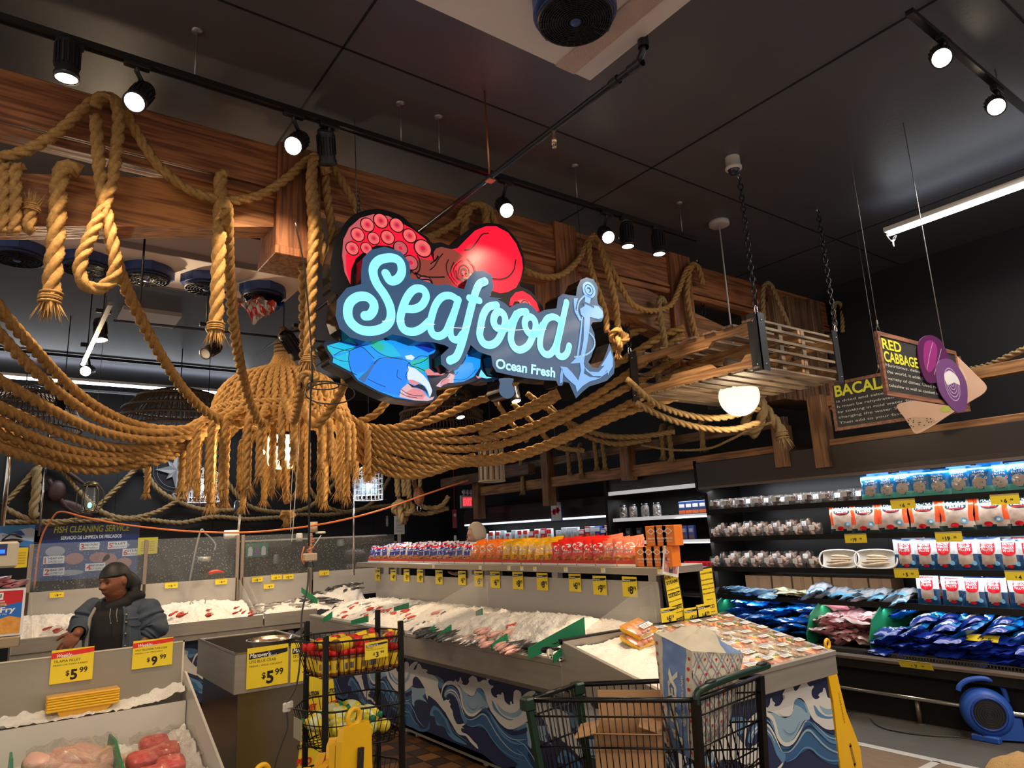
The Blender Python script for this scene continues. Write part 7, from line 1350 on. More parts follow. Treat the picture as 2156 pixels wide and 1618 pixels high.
def sbottle(s_=1):
    q=T('seasoning_bottle','x','bottle'); b=MB(); b.lathe([(.001,0),(.021,0),(.022,.01),(.022,.018)],n=14,mi=1); b.lathe([(.022,.018),(.0225,.02),(.0225,.075),(.022,.077)],n=14,mi=0); b.lathe([(.022,.077),(.021,.09),(.018,.095)],n=14,mi=1)
    fr_=lambda a,c_:V((.0228*math.sin(a),-.0228*math.cos(a),c_)); b.add([fr_(-.45,.03),fr_(0,.03),fr_(.45,.03),fr_(.45,.06),fr_(0,.06),fr_(-.45,.06)],[(0,1,4,5),(1,2,3,4)],2); b.build('bottle_body',[SBY,SBB,mat('label_navy_print',(.03,.04,.15),.4)],q)
    b=MB(); b.lathe([(.019,.093),(.0215,.095),(.0215,.118),(.019,.122),(.001,.122)],n=16); b.build('cap',SBR,q); return q
sb=sbottle(); k=0; random.seed(6)
for i in range(9):
    for j in range(5):
        dup(sb,(1.43+.047*i+random.uniform(-.004,.004),3.66+.052*j+.004*(i%2)-.006*i*.5,1.063),random.uniform(-1,1),'red-capped seasoning bottle standing in the top basket, row %d from the front, number %s from the left'%(j+1,ORD[i]) if 0 else 'red-capped seasoning bottle standing in the top basket of the rack','seasoning bottles standing in the top basket'); k+=1
for i in range(14): dup(sb,(1.46+.028*i+random.uniform(-.02,.02),3.72+random.random()*.16,1.205+.012*(i%2)),0,'red-capped seasoning bottle lying on top of the others in the rack','seasoning bottles lying on top',rot=(random.uniform(1.3,1.8),random.uniform(-.3,.3),random.uniform(-2.5,2.5)))
q=dup(sb,(1.475,3.66,1.205),0,'largest seasoning jar lying at the front left of the top basket',None,rot=(1.5,.1,1.9),scale=(1.6,1.6,1.3)); drop(sb)
card((1.598,3.548,1.135),(1,-.2,.06),(0,0,1),.12,.085,'3.99','yellow $3.99 card hanging on the top basket of the wire rack','m',('OLD BAY','SEAFOOD SEASONING'))
LMN=mat('lemon_bottle',(.80,.66,.05),.2,coat=.5); LLB=mat('lemon_label',(.75,.76,.45),.4); LCP=mat('cap_green',(.01,.20,.09),.4)
def lbottle():
    q=T('lemon_juice_bottle','x','bottle'); b=MB(); b.lathe([(.001,0),(.024,.002),(.034,.02),(.036,.05),(.030,.08),(.016,.1),(.012,.105)],n=16,mi=0); b.lathe([(.0355,.03),(.0365,.05),(.0325,.072)],n=16,mi=1); b.build('bottle_body',[LMN,LLB],q); b=MB(); b.lathe([(.013,.1),(.015,.102),(.015,.122),(.001,.124)],n=12); b.build('cap',LCP,q); return q
lb=lbottle()
for i in range(26):
    dup(lb,(1.46+.34*random.random(),3.68+.2*random.random(),.765+.035*(i//9)),0,'yellow lemon juice bottle with green cap lying in the middle basket','lemon juice bottles in the middle basket',rot=(random.uniform(1.2,1.9),random.uniform(-.5,.5),random.uniform(-3,3)))
drop(lb)
# ================================================================= WET FLOOR SIGNS
BAR=mat('black_rubber_bar',(.02,.02,.02),.5)
def fold_sign(p,rz,h,label,ring=True,bar=True,w=.24):
    q=T('wet_floor_sign',label,'wet floor sign',(0,0,0)); f=Frame((0,0,0),(1,0,0),(0,0,1)); b=MB()
    b.prism([(-w*.5,0),(w*.5,0),(w*.36,h*.88),(w*.3,h*.93),(-w*.3,h*.93),(-w*.36,h*.88)],f,-.035,0); b.build('front_board',CYEL,q)
    b=MB(); b.prism([(-w*.46,0),(w*.46,0),(w*.33,h*.86),(-w*.33,h*.86)],f,-.085,-.05); b.build('rear_board',CYEL,q)
    if ring: b=MB(); b.tube([(.034*math.cos(a),.02,h*.93+.028+.034*math.sin(a)) for a in [2*PI*i/24 for i in range(24)]],.011,10,closed=True); b.build('ring_handle',CYEL,q)
    if bar: b=MB(); b.bar((w*.05,-.012,h*.84),(-w*.12,-.02,h*.30),.022,.016,up=(0,1,0)); b.build('black_strut',BAR,q); b=MB(); b.bar((w*.02,-.022,h*.70),(-w*.10,-.03,h*.34),.005,.004,up=(0,1,0)); b.build('strut_highlight',mat('strut_grey',(.5,.5,.52),.3),q)
    b=MB(); f2=Frame((0,-.001,0),(1,0,0),(0,0,1)); b.stroke([(0,h*.18),(0,h*.30)],w*.28,f2,.0005,0,sub=1); b.build('grip_hole',mat('sign_recess',(.30,.16,.02),.5),q)
    q.location=p; q.rotation_euler=(0,0,rz); return q
p=at(752,1473,'y',3.05); fold_sign((p.x,3.05,0),.35,p.z-.03,'folded yellow wet floor sign with ring handle, in front of the rack right side')
p=at(707,1540,'y',3.3); fold_sign((p.x,3.3,0),1.1,p.z+.02,'folded yellow wet floor sign seen edge-on left of the ringed one',ring=False)
p=at(684,1570,'y',3.32); fold_sign((p.x,3.25,0),.9,p.z+.0,'folded yellow wet floor sign at the left foot of the rack',ring=False)
p=at(648,1598,'y',3.3); fold_sign((p.x,3.3,0),1.0,p.z,'lowest folded yellow wet floor sign beside the rack',ring=False)
p=at(558,1600,'y',3.3); fold_sign((p.x,3.3,0),.3,p.z-.03,'yellow wet floor sign with ring handle in front of the crab tank',bar=False)
r=T('wet_floor_sign','tall yellow caution sign standing behind the wire rack, black and red lettering','wet floor sign',(1.62,4.45,0))
f=Frame((at(676,1420,'y',4.45).x,4.45,0),(1,-.1,0),(0,.0,1)); TP=at(682,1395,'y',4.45); H_=1.02
for cx,l in ((.0,'left'),(.155,'right')):
    b=MB(); s0=1 if cx else -1
    b.prism([(-.17 if cx==0 else .0,0),(.0 if cx==0 else .17,0),(.06 if cx==0 else .10,H_),(-.02 if cx==0 else .06,H_)] if 0 else ([(-.19,0),(.0,0),(.0,H_),(-.06,H_)] if cx==0 else [(.0,0),(.19,0),(.06,H_),(.0,H_)]),f,-.015,0 if cx==0 else .003,0)
    b.text('CAUTION' if cx else 'CAUTION',f,-.055 if cx==0 else .06,.82,.035,1,.004,'C',bold=.05,fit=.085); b.text('WET' ,f,-.06 if cx==0 else .065,.74,.045,2,.004,'C',bold=.05,fit=.07)
    b.text('CUIDADO',f,-.09 if cx==0 else .09,.53,.035,1,.004,'C',bold=.05,fit=.10); b.text('PISO',f,-.095 if cx==0 else .095,.44,.05,2,.004,'C',bold=.06,fit=.09); b.text('MOJADO',f,-.10 if cx==0 else .10,.36,.05,2,.004,'C',bold=.06,fit=.13)
    b.stroke([(-.14 if cx==0 else .04,.06),(-.04 if cx==0 else .14,.06)],.02,f,.004,1,sub=1); b.stroke([(-.12 if cx==0 else .06,.10),(-.06 if cx==0 else .12,.14)],.015,f,.004,1,sub=1)
    b.build('panel',[YEL,INK,RED],r)
r=T('wet_floor_sign','yellow folded wet floor sign leaning against the right end of the meal bin','wet floor sign',(4.83,2.85,0)); f=FR(2.86); P=lambda L:[(q.x,q.z) for q in (at(x,y,'y',2.86) for x,y in L)]
b=MB(); b.prism(P([(1732,1368),(1752,1368),(1758,1400),(1770,1452),(1782,1500),(1800,1545),(1812,1580),(1818,1640),(1772,1640),(1762,1550),(1755,1480)]),f,-.04,0); b.build('front_board',CYEL,r)
b=MB(); b.stroke(P([(1790,1570),(1800,1612)]),.028,f,.001,0,sub=1); b.build('grip_hole',mat('sign_recess',(.3,.16,.02)),r)
c=P([(1742,1358)])[0]; b=MB(); b.tube([(c[0]+.026*math.cos(a),2.86,c[1]+.004+.03*math.sin(a)) for a in [2*PI*i/20 for i in range(20)]],.010,8,closed=True); b.build('ring_handle',CYEL,r)
b=MB(); b.text('CUIDADO',Frame((P([(1768,1475)])[0][0],2.858,P([(1768,1475)])[0][1]),(.12,0,-1),(1,0,.12),(0,-1,0)),-.05,-.005,.016,0,.002,fit=.2); b.build('lettering',INK,r)
# ================================================================= SHOPPING CART
CG=mat('cart_dark_green',(.006,.03,.02),.35); CB=mat('cart_black',(.01,.01,.011),.25,.3)
A,B_,C_,D_=V((2.02,2.72,1.0)),V((2.38,2.79,1.0)),V((2.52,2.17,1.0)),V((3.10,2.25,1.0)); cen=(A+B_+C_+D_)/4
def low(p,z,k=.86): return V((cen.x+(p.x-cen.x)*k,cen.y+(p.y-cen.y)*k,z))
r=T('shopping_cart','dark green and black wire shopping cart in the foreground','shopping cart',(cen.x,cen.y,0))
ZB=.50
b=MB()
for p,q in ((A,C_),(A,B_),(B_,D_),(C_,D_)): b.cyl(p,q,.012,8)
for z,k in ((.93,.985),(.80,.95),(.68,.915),(.58,.89)):
    P4=[low(p,z,k) for p in (A,B_,D_,C_)]; b.tube(P4,.0045,6,closed=True)
def wires(p,q,n):
    for i in range(n+1): t=i/n; a=p.lerp(q,t); c=low(p,ZB).lerp(low(q,ZB),t); b.cyl(a,c,.0026,5)
wires(A,C_,25); wires(A,B_,12); wires(B_,D_,25); wires(C_,D_,15)
for i in range(14): t=i/13; b.cyl(low(A,ZB).lerp(low(C_,ZB),t),low(B_,ZB).lerp(low(D_,ZB),t),.0026,5)
b.tube([low(p,ZB) for p in (A,B_,D_,C_)],.007,6,closed=True); b.build('basket_wires',CB,r)
for p,l in ((A,0),(B_,0)):
    b=MB(); d=(cen-p).normalized(); b.bar(p+V((0,0,.01)),low(p,ZB-.02),.028,.028,up=(0,1,0)); b.box((p.x-.03,p.y-.03,.955),(p.x+.03,p.y+.03,1.012),bev=.008); b.build('corner_post',CG,r)
for p in (C_,D_): b=MB(); b.bar(p+V((0,0,.005)),low(p,.15,.9),.035,.03,up=(0,1,0)); b.build('corner_post',CB,r)
b=MB(); h0=C_+V((.0,0,.0)); ext=(D_-C_).normalized(); b.tube(cat_path([C_+V((0,0,-.02)),C_+V((.01,.0,.02)),C_+ext*.06+V((0,-.01,.04)),C_+ext*.3+V((0,-.02,.05)),D_+V((0,-.02,.045)),D_+ext*.06+V((0,-.02,.045))],6),.017,12); b.build('handle',CG,r)
b=MB(); q=D_+V((0,-.02,.062)); b.sphere(q,(.05,.018,.012),14,8,rot=Matrix.Rotation(math.atan2(ext.y,ext.x),3,'Z')); b.build('handle_grip',BLACK,r); b=MB(); b.sphere(C_+ext*.12+V((0,-.012,.058)),(.05,.016,.01),14,8,rot=Matrix.Rotation(math.atan2(ext.y,ext.x),3,'Z')); b.build('handle_grip',BLACK,r)
# child seat flap
b=MB(); s0=A.lerp(C_,.80); s1=B_.lerp(D_,.78); t0=low(A.lerp(C_,.93),.58); t1=low(B_.lerp(D_,.93),.58); s0=V((s0.x+.02,s0.y+.02,.99)); 
for i in range(9): t=i/8; b.cyl(s0.lerp(s1,t),t0.lerp(t1,t),.004,5)
b.cyl(s0,s1,.007,6); b.cyl(t0,t1,.007,6); b.cyl(s0.lerp(t0,.5),s1.lerp(t1,.5),.004,5)
b.cyl(t0,low(C_,.62,.93),.006,6); b.cyl(t1,low(D_,.62,.93),.006,6)
for i in range(6): t=i/5; b.cyl(t0.lerp(t1,t),low(C_,.64,.93).lerp(low(D_,.64,.93),t),.004,5)
b.build('child_seat',CB,r)
b=MB(); 
for p in (A,B_,C_,D_): b.cyl(low(p,.5,.8),low(p,.13,.85),.014,8)
b.tube([low(p,.16,.85) for p in (A,B_,D_,C_)],.013,8,closed=True); b.build('chassis',CB,r)
for p in (A,B_,C_,D_): c=low(p,.065,.85); b=MB(); b.lathe([(.001,-.015),(.055,-.015),(.062,-.01),(.062,.01),(.055,.015),(.001,.015)],c,(1,.2,0),20); b.cyl(c,c+V((0,0,.08)),.008,6); b.build('caster',BLACK,r)
# carton in the cart
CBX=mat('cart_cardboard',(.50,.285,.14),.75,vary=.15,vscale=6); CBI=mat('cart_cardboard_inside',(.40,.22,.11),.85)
cr_=T('cardboard_box','open brown cardboard box with folded flaps inside the cart','box',(2.42,2.52,.52)); Mx=Matrix.Translation((2.43,2.50,.52))@Matrix.Rotation(-.85,4,'Z'); b=MB(); b.M=Mx
w_,d_,h_=.30,.24,.33
for p0,p1 in (((-w_/2,-d_/2,0),(w_/2,-d_/2+.005,h_)),((-w_/2,d_/2-.005,0),(w_/2,d_/2,h_)),((-w_/2,-d_/2,0),(-w_/2+.005,d_/2,h_)),((w_/2-.005,-d_/2,0),(w_/2,d_/2,h_)),((-w_/2,-d_/2,0),(w_/2,d_/2,.005))): b.box(p0,p1)
b.build('box_body',CBX,cr_)
for i,(e0,e1,o_) in enumerate((((-w_/2,-d_/2,h_),(w_/2,-d_/2,h_),(0,-.10,.03)),((w_/2,d_/2,h_),(-w_/2,d_/2,h_),(0,.02,.13)),((-w_/2,d_/2,h_),(-w_/2,-d_/2,h_),(-.09,0,-.02)),((w_/2,-d_/2,h_),(w_/2,d_/2,h_),(-.10,0,.03)))):
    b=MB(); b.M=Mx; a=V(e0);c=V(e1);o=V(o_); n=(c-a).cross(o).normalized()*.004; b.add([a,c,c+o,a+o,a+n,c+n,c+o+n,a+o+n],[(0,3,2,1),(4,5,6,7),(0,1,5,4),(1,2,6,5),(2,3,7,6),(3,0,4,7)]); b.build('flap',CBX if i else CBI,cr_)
# patterned bag in the cart
gb=T('shopping_bag','tall paper bag with strawberry lattice pattern and a broad blue band, in the cart','bag',(2.52,2.27,.62))
CRE=mat('bag_cream',(.55,.50,.40),.7,vary=.12,vscale=20); BBN=mat('bag_denim_blue',(.12,.20,.42),.55,vary=.35,vscale=9,vcol=(.20,.30,.55)); LAT=mat('bag_lattice_blue',(.22,.25,.36),.6); STRB=mat('strawberry_red',(.50,.02,.04),.5)
# bag faces defined at the four upright edges: left edge, front edge, right edge (towards camera), back
def bp(px,py,D): return dep(px,py,D)
LT,LB=bp(1376,1332,3.32),bp(1404,1572,3.15); FT,FB=bp(1456,1372,3.10),bp(1462,1602,3.02); RT,RB2=bp(1566,1378,3.42),bp(1530,1545,3.25); BT,BB=bp(1492,1334,3.62),bp(1500,1530,3.4)
def face(TL,TR,BL,BR,bulge,seed,cut=0):
    def F(u,v,o=0):
        p=(BL.lerp(BR,u)).lerp(TL.lerp(TR,u),v); n=(TR-TL).cross(TL-BL).normalized(); 
        return p-n*(-bulge*math.sin(PI*u)*math.sin(PI*min(1,v*1.0+.05))-.008*noise.noise(V((u*4+seed,v*7,seed)))-.004*noise.noise(V((u*11+seed,v*16,seed))))*-1*-1 - n*o*-1*-1*-1
    return F
def nrm(F): 
    a=F(.5,.5);e=.02; n=(F(.5+e,.5)-a).cross(F(.5,.5+e)-a).normalized(); return n
F1=face(LT,FT,LB,FB,.03,1); F2=face(FT,RT,FB,RB2,.03,4); F3=face(RT,BT,RB2,BB,.01,6); F4=face(BT,LT,BB,LB,.01,8)
FC=F1
b=MB(); b.grid(lambda u,v:F1(u,v),22,34,mf=lambda u,v:1 if .22<u<.86 else 0); b.grid(lambda u,v:F2(u,v),24,34); b.grid(lambda u,v:F3(u,v),14,20); b.grid(lambda u,v:F4(u,v),14,20)
b.grid(lambda u,v:FB.lerp(LB,u).lerp(RB2.lerp(BB,u),v),3,3); b.grid(lambda u,v:FT.lerp(LT,u).lerp(RT.lerp(BT,u),v)+V((0,0,(.07*(1-abs(2*v-.9))+.05*noise.noise(V((u*4,v*4,2)))+.03*noise.noise(V((u*9,v*9,5))))*min(1,4*min(u,1-u,v,1-v)))),14,14,mf=lambda u,v:0 if v<.62 else 1); b.build('bag_body',[CRE,BBN],gb)
def out(F,sgn):
    n=nrm(F); return lambda u,v,o: F(u,v)+ (n if n.dot(CO-F(.5,.5))>0 else -n)*o
b=MB(); G2=out(F2,1); G1=out(F1,1)
def line(G,p,q,w_,mi,o=.002,n=10):
    dx,dy=q[0]-p[0],q[1]-p[1]; l=math.hypot(dx,dy); nx,ny=-dy/l*w_,dx/l*w_; L=[];R=[]
    for i in range(n+1):
        t=i/n; wob=.006*math.sin(t*9+p[0]*20); x=p[0]+dx*t+wob;y=p[1]+dy*t; L.append(G(x+nx,y+ny*.7,o)); R.append(G(x-nx,y-ny*.7,o))
    b.add(L+R,[(i,i+1,n+2+i,n+1+i) for i in range(n)],mi)
def clipseg(p,q):
    t0,t1=0,1
    for ax in (0,1):
        d=q[ax]-p[ax]
        for lim,s_ in ((.01,-1),(.99,1)):
            a=(lim-p[ax])*s_; dd=d*s_
            if abs(dd)<1e-9:
                if a<0: return None
            elif dd>0: t1=min(t1,a/dd)
            else: t0=max(t0,a/dd)
    if t0>=t1: return None
    f_=lambda t:(p[0]+(q[0]-p[0])*t,p[1]+(q[1]-p[1])*t); return f_(t0),f_(t1)
for k in range(-8,14):
    for sg in (1,-1):
        s_=clipseg((k*.22-(.0 if sg>0 else -.0),-.2),(k*.22+sg*1.5,1.5))
        for off_ in (.032,-.032):
            s_=clipseg((k*.22+off_,-.2),(k*.22+off_+sg*1.5,1.5))
            if s_: line(G2,s_[0],s_[1],.006,0)
for i in range(6):
    for j in range(14):
        u=.11+.22*i-(0 if j%2 else .11)+.01; v=.04+.1095*.66*j*1.02
        if .04<u<.96 and .03<v<.97:
            r_=.017; pts=[G2(u+r_*math.cos(t)*(1.25 if math.sin(t)>0 else .8),v+r_*.95*math.sin(t),.0026) for t in [2*PI*q/12 for q in range(12)]]; b.add(pts,[tuple(range(12))],1)
for j in range(10):
    for u in (.08,.93):
        pts=[G1(u+.03*math.cos(t),.06+.095*j+.018*math.sin(t),.0026) for t in [2*PI*q/10 for q in range(10)]]; b.add(pts,[tuple(range(10))],1)
b.build('strawberry_pattern',[LAT,STRB],gb)
b=MB(); vs,fs,x0,x1=text_geo('JUMEX',.05); L=(x1-x0)
b.add([G1(min(.99,.57-.30*(v[1]-.35)),.10+.66*(v[0]-x0)/L,.007) for v in vs],fs,0)
vs,fs,x0,x1=text_geo('@hno.fimo.ciom',.02); L=(x1-x0); b.add([G1(.80-.10*(v[1]-.3),.28+.46*(v[0]-x0)/L,.006) for v in vs],fs,0)
b.build('lettering',mat('bag_letter_cream',(.55,.53,.42),.6),gb)
# yellow bag and folded things at the bottom of the cart
b=MB(); p=bp(1430,1600,2.62); b.sphere((2.52,2.36,.56),(.17,.13,.06),20,12,fn=lambda q,d:q*(1+.25*noise.noise(d*2.5)+.12*noise.noise(d*6))); o=b.build('yellow_bag',mat('yellow_printed_bag',(.72,.50,.02),.4,vary=.5,vscale=9,vcol=(.80,.55,.12))); recenter(o); tag(o,'crumpled yellow printed bag lying at the bottom of the cart','bag')
b=MB(); q=dep(1230,1600,2.9); b.box((2.60,2.22,.515),(2.74,2.34,.66),bev=.01); o=b.build('cardboard_pack',CBX); recenter(o); tag(o,'small tan pack beside the yellow bag in the cart','pack')
# ================================================================= BLOWER
BLU=mat('blower_blue',(.02,.085,.42),.4); r=T('floor_blower','blue round floor blower on the floor in front of the case rail','blower',(6.45,2.62,0))
c=V((6.42,2.60,.20)); ax=V((-.85,-.5,.05)).normalized()
b=MB(); b.lathe([(.001,.1),(.13,.1),(.165,.08),(.175,.03),(.175,-.08),(.15,-.12),(.001,-.12)],c,ax,32)
sd=ax.cross(V((0,0,1))).normalized(); b.bar(c+sd*.05+V((0,0,-.10)),c+sd*-.0+V((0,0,-.1))-sd*.21,.17,.16,up=(0,0,1)); b.build('housing',BLU,r)
b=MB(); b.lathe([(.105,.102),(.112,.115),(.125,.108),(.128,.098)],c,ax,32); b.build('intake_ring',mat('blower_blue_dark',(.01,.04,.25),.4),r)
b=MB(); b.lathe([(.001,.104),(.105,.104)],c,ax,28)
for k in range(1,7): 
    rr=.017*k; x_=ax.orthogonal().normalized(); y_=ax.cross(x_); b.tube([c+ax*.108+x_*math.cos(t)*rr+y_*math.sin(t)*rr for t in [2*PI*i/24 for i in range(24)]],.002,4,closed=True)
b.build('intake_grille',BLACK,r)
b=MB(); up=V((0,0,1)); b.tube(cat_path([c+sd*-.15+up*.08,c+sd*-.13+up*.19,c+sd*-.04+up*.245,c+sd*.08+up*.235,c+sd*.15+up*.19,c+sd*.17+up*.15],7),[.014,.02,.022,.022,.02,.016]*0 or .02,10); b.build('carry_handle',BLU,r)
b=MB(); b.box((6.30,2.5,0),(6.36,2.7,.05),bev=.01); b.build('foot',BLU,r); b=MB(); b.box((6.5,2.5,0),(6.56,2.7,.05),bev=.01); b.build('foot',BLU,r)
# brown bag, floor cable
p=at(2122,1612,'z',.28); b=MB(); b.sphere((p.x+.06,p.y-.05,.13),(.26,.22,.20),26,14,fn=lambda q,d:V((q.x,q.y,max(q.z,-.13)))*(1+.16*noise.noise(d*2.2)+.06*noise.noise(d*7))); o=b.build('burlap_sack',mat('burlap',(.42,.27,.11),.9,bump=.8,bscale=120,vary=.4,vscale=12)); recenter(o); tag(o,'rough tan sack at the bottom right corner','sack')
CABL=mat('cable_black',(.02,.02,.02),.4)
def cable(P,r_,label,m,cat_='cable',name='power_cable'): b=MB(); b.tube(cat_path(P,8),r_,7); o=b.build(name,m); recenter(o); tag(o,label,cat_); return o
F0=lambda x,y:at(x,y,'z',.008)
cable([V((4.7,3.2,.62)),V((4.8,3.25,.3)),F0(1800,1500)+V((0,0,.01)),F0(1850,1530),F0(1900,1543),F0(1960,1550),F0(2010,1552),F0(2055,1556),V((6.3,2.6,.06))],.006,'black cable running over the floor from the meal bin to the blower',CABL)
# ================================================================= HANGING PALLET CRATE
PW1=wood('pallet_wood_y',(.62,.36,.15),(.30,.14,.05),'y'); PW2=wood('pallet_wood_x',(.52,.30,.14),(.22,.11,.05),'x'); PW3=wood('pallet_grey_x',(.33,.24,.15),(.13,.09,.055),'x')
xa,xb,ya,yb,za,zb=4.6,5.75,3.0,4.36,2.89,3.30
r=T('pallet_crate','crate made of wooden pallets hanging on chains, with black corner irons','hanging crate',((xa+xb)/2,(ya+yb)/2,za))
def notched(y0,y1,z0_,z1_,x,up,t=.035):
    L=y1-y0; n=[]
    base=[(y0,z0_),(y1,z0_),(y1,z1_),(y0,z1_)]
    d=.045 if up else -.045; zz_=z0_ if up else z1_
    cut=[]
    for c in (.22,.78): 
        a=y0+L*(c-.13); e=y0+L*(c+.13); cut+= [(a,zz_),(a+.03,zz_+d*.6),(a+.05,zz_+d),(e-.05,zz_+d),(e-.03,zz_+d*.6),(e,zz_)]
    P=[(y0,z0_)]+(cut if up else [])+[(y1,z0_),(y1,z1_)]+([] if up else cut[::-1])+[(y0,z1_)]
    b=MB(); b.prism(P,Frame((x,0,0),(0,1,0),(0,0,1)),0,t); return b
for x in (xa,xb-.035,(xa+xb)/2):
    notched(ya+.02,yb-.02,za+.02,za+.13,x,False).build('stringer',PW1,r); notched(ya+.02,yb-.02,zb-.14,zb-.03,x,True).build('stringer',PW1,r)
random.seed(9)
for i in range(9):
    y=ya+.02+i*.147; w=.105+random.uniform(-.01,.012); b=MB(); b.box((xa-.01,y,za-.0),(xb+.01,y+w,za+.018),bev=.002); b.build('deck_board',PW3,r)
for i in range(7):
    y=ya+.02+i*.19; b=MB(); b.box((xa-.015,y,zb-.03),(xb+.01,y+.11,zb-.01),bev=.002); b.build('deck_board',PW3,r)
for i,z in enumerate((za+.06,za+.145,za+.23,za+.315)):
    b=MB(); b.box((xa+.06,ya,z+.0),(xb-.06,ya+.018,z+.022)); b.build('side_slat',PW3,r); b=MB(); b.box((xa+.06,yb-.02,z),(xb-.06,yb,z+.022)); b.build('side_slat',PW3,r)
for x in (xa+.30,xa+.62): b=MB(); b.box((x,ya+.02,za+.02),(x+.05,ya+.06,zb-.03)); b.build('block',PW3,r); b=MB(); b.box((x,yb-.06,za+.02),(x+.05,yb-.02,zb-.03)); b.build('block',PW3,r)
b=MB(); b.box((xa+.2,ya+.45,za+.02),(xa+.5,ya+.5,za+.2)); b.box((xa+.5,ya+.6,za+.02),(xa+.9,ya+.65,za+.16)); b.build('inner_board',PW3,r)
IRON=mat('corner_iron',(.035,.038,.042),.45,.3)
for (x,y,sx,sy) in ((xa,ya,1,1),(xb,ya,-1,1),(xa,yb,1,-1),(xb,yb,-1,-1)):
    b=MB(); z0_,z1_=za-.02,zb+.03; b.box((x-sx*.009,y-sy*.009,z0_),(x+sx*.085,y,z1_)); b.box((x-sx*.009,y-sy*.009,z0_),(x,y+sy*.085,z1_)); ir=b.build('corner_iron',IRON,r)
    b=MB()
    for z in (z0_+.05,z1_-.06): b.sphere((x+sx*.035,y-sy*.01,z),.008,8,5); b.sphere((x-sx*.01,y+sy*.035,z),.008,8,5)
    b.build('bolt',CHROME,ir)
    b=MB(); b.tube([(x+.018*math.cos(t),y,z1_+.02+.034*math.sin(t)) for t in [2*PI*i/14 for i in range(14)]],.006,6,closed=True); b.build('shackle',CHROME,r)
    b=MB(); b.chain((x,y,z1_+.05),(x,y,4.46),.062,.0065); b.build('chain',mat('chain_black',(.05,.05,.055),.35,.8),r)
    b=MB(); b.tube([(x+.02*math.cos(t),y,4.475+.022*math.sin(t)) for t in [PI*.3+2*PI*i/14*.85 for i in range(13)]],.004,6); b.build('ceiling_hook',CHROME,r)
# globe pendant
gp=at(1556,835,'y',3.66); r=T('globe_pendant','white glass globe lamp glowing under the pallet crate, on a white cord','pendant lamp',(gp.x,3.66,gp.z-.1))
gm=mat('globe_glow',(1,.93,.75),.3,emit=1.15,ecol=(1,.80,.50))
b=MB(); b.sphere((gp.x,3.66,gp.z),.175,32,20); b.build('globe',gm,r); b=MB(); b.lathe([(.03,0),(.05,-.02),(.05,-.05)],(gp.x,3.66,gp.z+.22),n=16); b.cyl((gp.x,3.66,gp.z+.22),(gp.x,3.66,4.46),.007,8); b.build('cord',mat('cord_white',(.5,.47,.45),.5),r)
b=MB(); b.lathe([(.001,0),(.09,0),(.093,-.01),(.093,-.04),(.085,-.045),(.001,-.04)],(gp.x,3.66,4.5),n=28); b.build('ceiling_rose',mat('rose_white',(.5,.47,.45),.5),r)
point((gp.x,3.66,gp.z-.2),18,(1,.78,.5),.12)
for px,py in ((1543,0),): pass
# ================================================================= HANGING SIGNS
FRM=wood('sign_frame_wood',(.30,.13,.075),(.15,.06,.035),'x'); CHK=mat('chalkboard',(.022,.022,.024),.6); CHY=mat('chalk_yellow',(.60,.60,.03),.6); CHW=mat('chalk_white',(.52,.52,.50),.6)
def hsign(fr,w,h,title,lines,label,cords,ts):
    r=T('hanging_sign',label,'hanging sign',fr.o); b=MB(); t=.03
    for P in ([(0,0),(w,0),(w-t,t),(t,t)],[(w,0),(w,h),(w-t,h-t),(w-t,t)],[(w,h),(0,h),(t,h-t),(w-t,h-t)],[(0,h),(0,0),(t,t),(t,h-t)]): b.prism(P,fr,-.018,.006)
    b.build('frame',FRM,r); b=MB(); b.prism([(t*.8,t*.8),(w-t*.8,t*.8),(w-t*.8,h-t*.8),(t*.8,h-t*.8)],fr,-.012,0)
    for s_,y in title: b.text(s_,fr,t*1.6,y*h,ts,1,.002,bold=.025,fit={'RED':.22,'CABBAGE':.40,'BACALAO':.56}[s_]*w)
    for s_,y,f_ in lines: b.text(s_,fr,t*1.7,y*h,.068*h,2,.002,fit=f_*w)
    b.build('chalkboard',[CHK,CHY,CHW],r)
    for x in cords:
        b=MB(); q=fr(x,h); b.cyl(fr(x-.03,h),fr(x,h+.05),.0012,4); b.cyl(fr(x+.03,h),fr(x,h+.05),.0012,4); q=fr(x,h+.05); b.cyl(q,(q.x,q.y,4.5),.0018,5); b.lathe([(.006,0),(.006,.03)],q,n=6)
        b.build('hanging_cord',mat('cord_grey',(.25,.25,.25),.5,.3),r); return r
Ys=2.2; tl=at(1845,697,'y',Ys); tr=at(2012,745,'y',Ys); bl=at(1865,828,'y',Ys)
fr=Frame((tl.x,Ys,bl.z-.015),(1,0,0),(0,0,1)); w=tr.x-tl.x; h=tl.z-bl.z+.015
RC=hsign(fr,w,h,[('RED',.74),('CABBAGE',.54)],[('Nutritious, delicious and popular in',.46,.86),('the world, it adds flavor and fiber to a',.355,.86),('variety of dishes. Used raw for salads,',.25,.88),('coleslaw as well as cooked in many recipes.',.145,.9)],'hanging chalkboard sign reading RED CABBAGE, with a cut cabbage picture',(.03,w-.05),h*.23)
f2=Frame((0,Ys-.012,0),(1,0,0),(0,0,1)); PX=lambda L:[(q.x,q.z) for q in (at(x,y,'y',Ys-.012) for x,y in L)]
b=MB(); b.prism(smooth2(PX([(1932,745),(1935,720),(1947,708),(1962,707),(1980,718),(1992,740),(2000,760),(2003,790),(1985,800),(1958,808),(1942,790)]),3),f2,-.006,.004,0)
b.prism(smooth2(PX([(1968,790),(1972,765),(1988,756),(2005,762),(2022,785),(2033,812),(2034,845),(2028,866),(2010,868),(1992,850),(1975,825)]),3),f2,.004,.010,1)
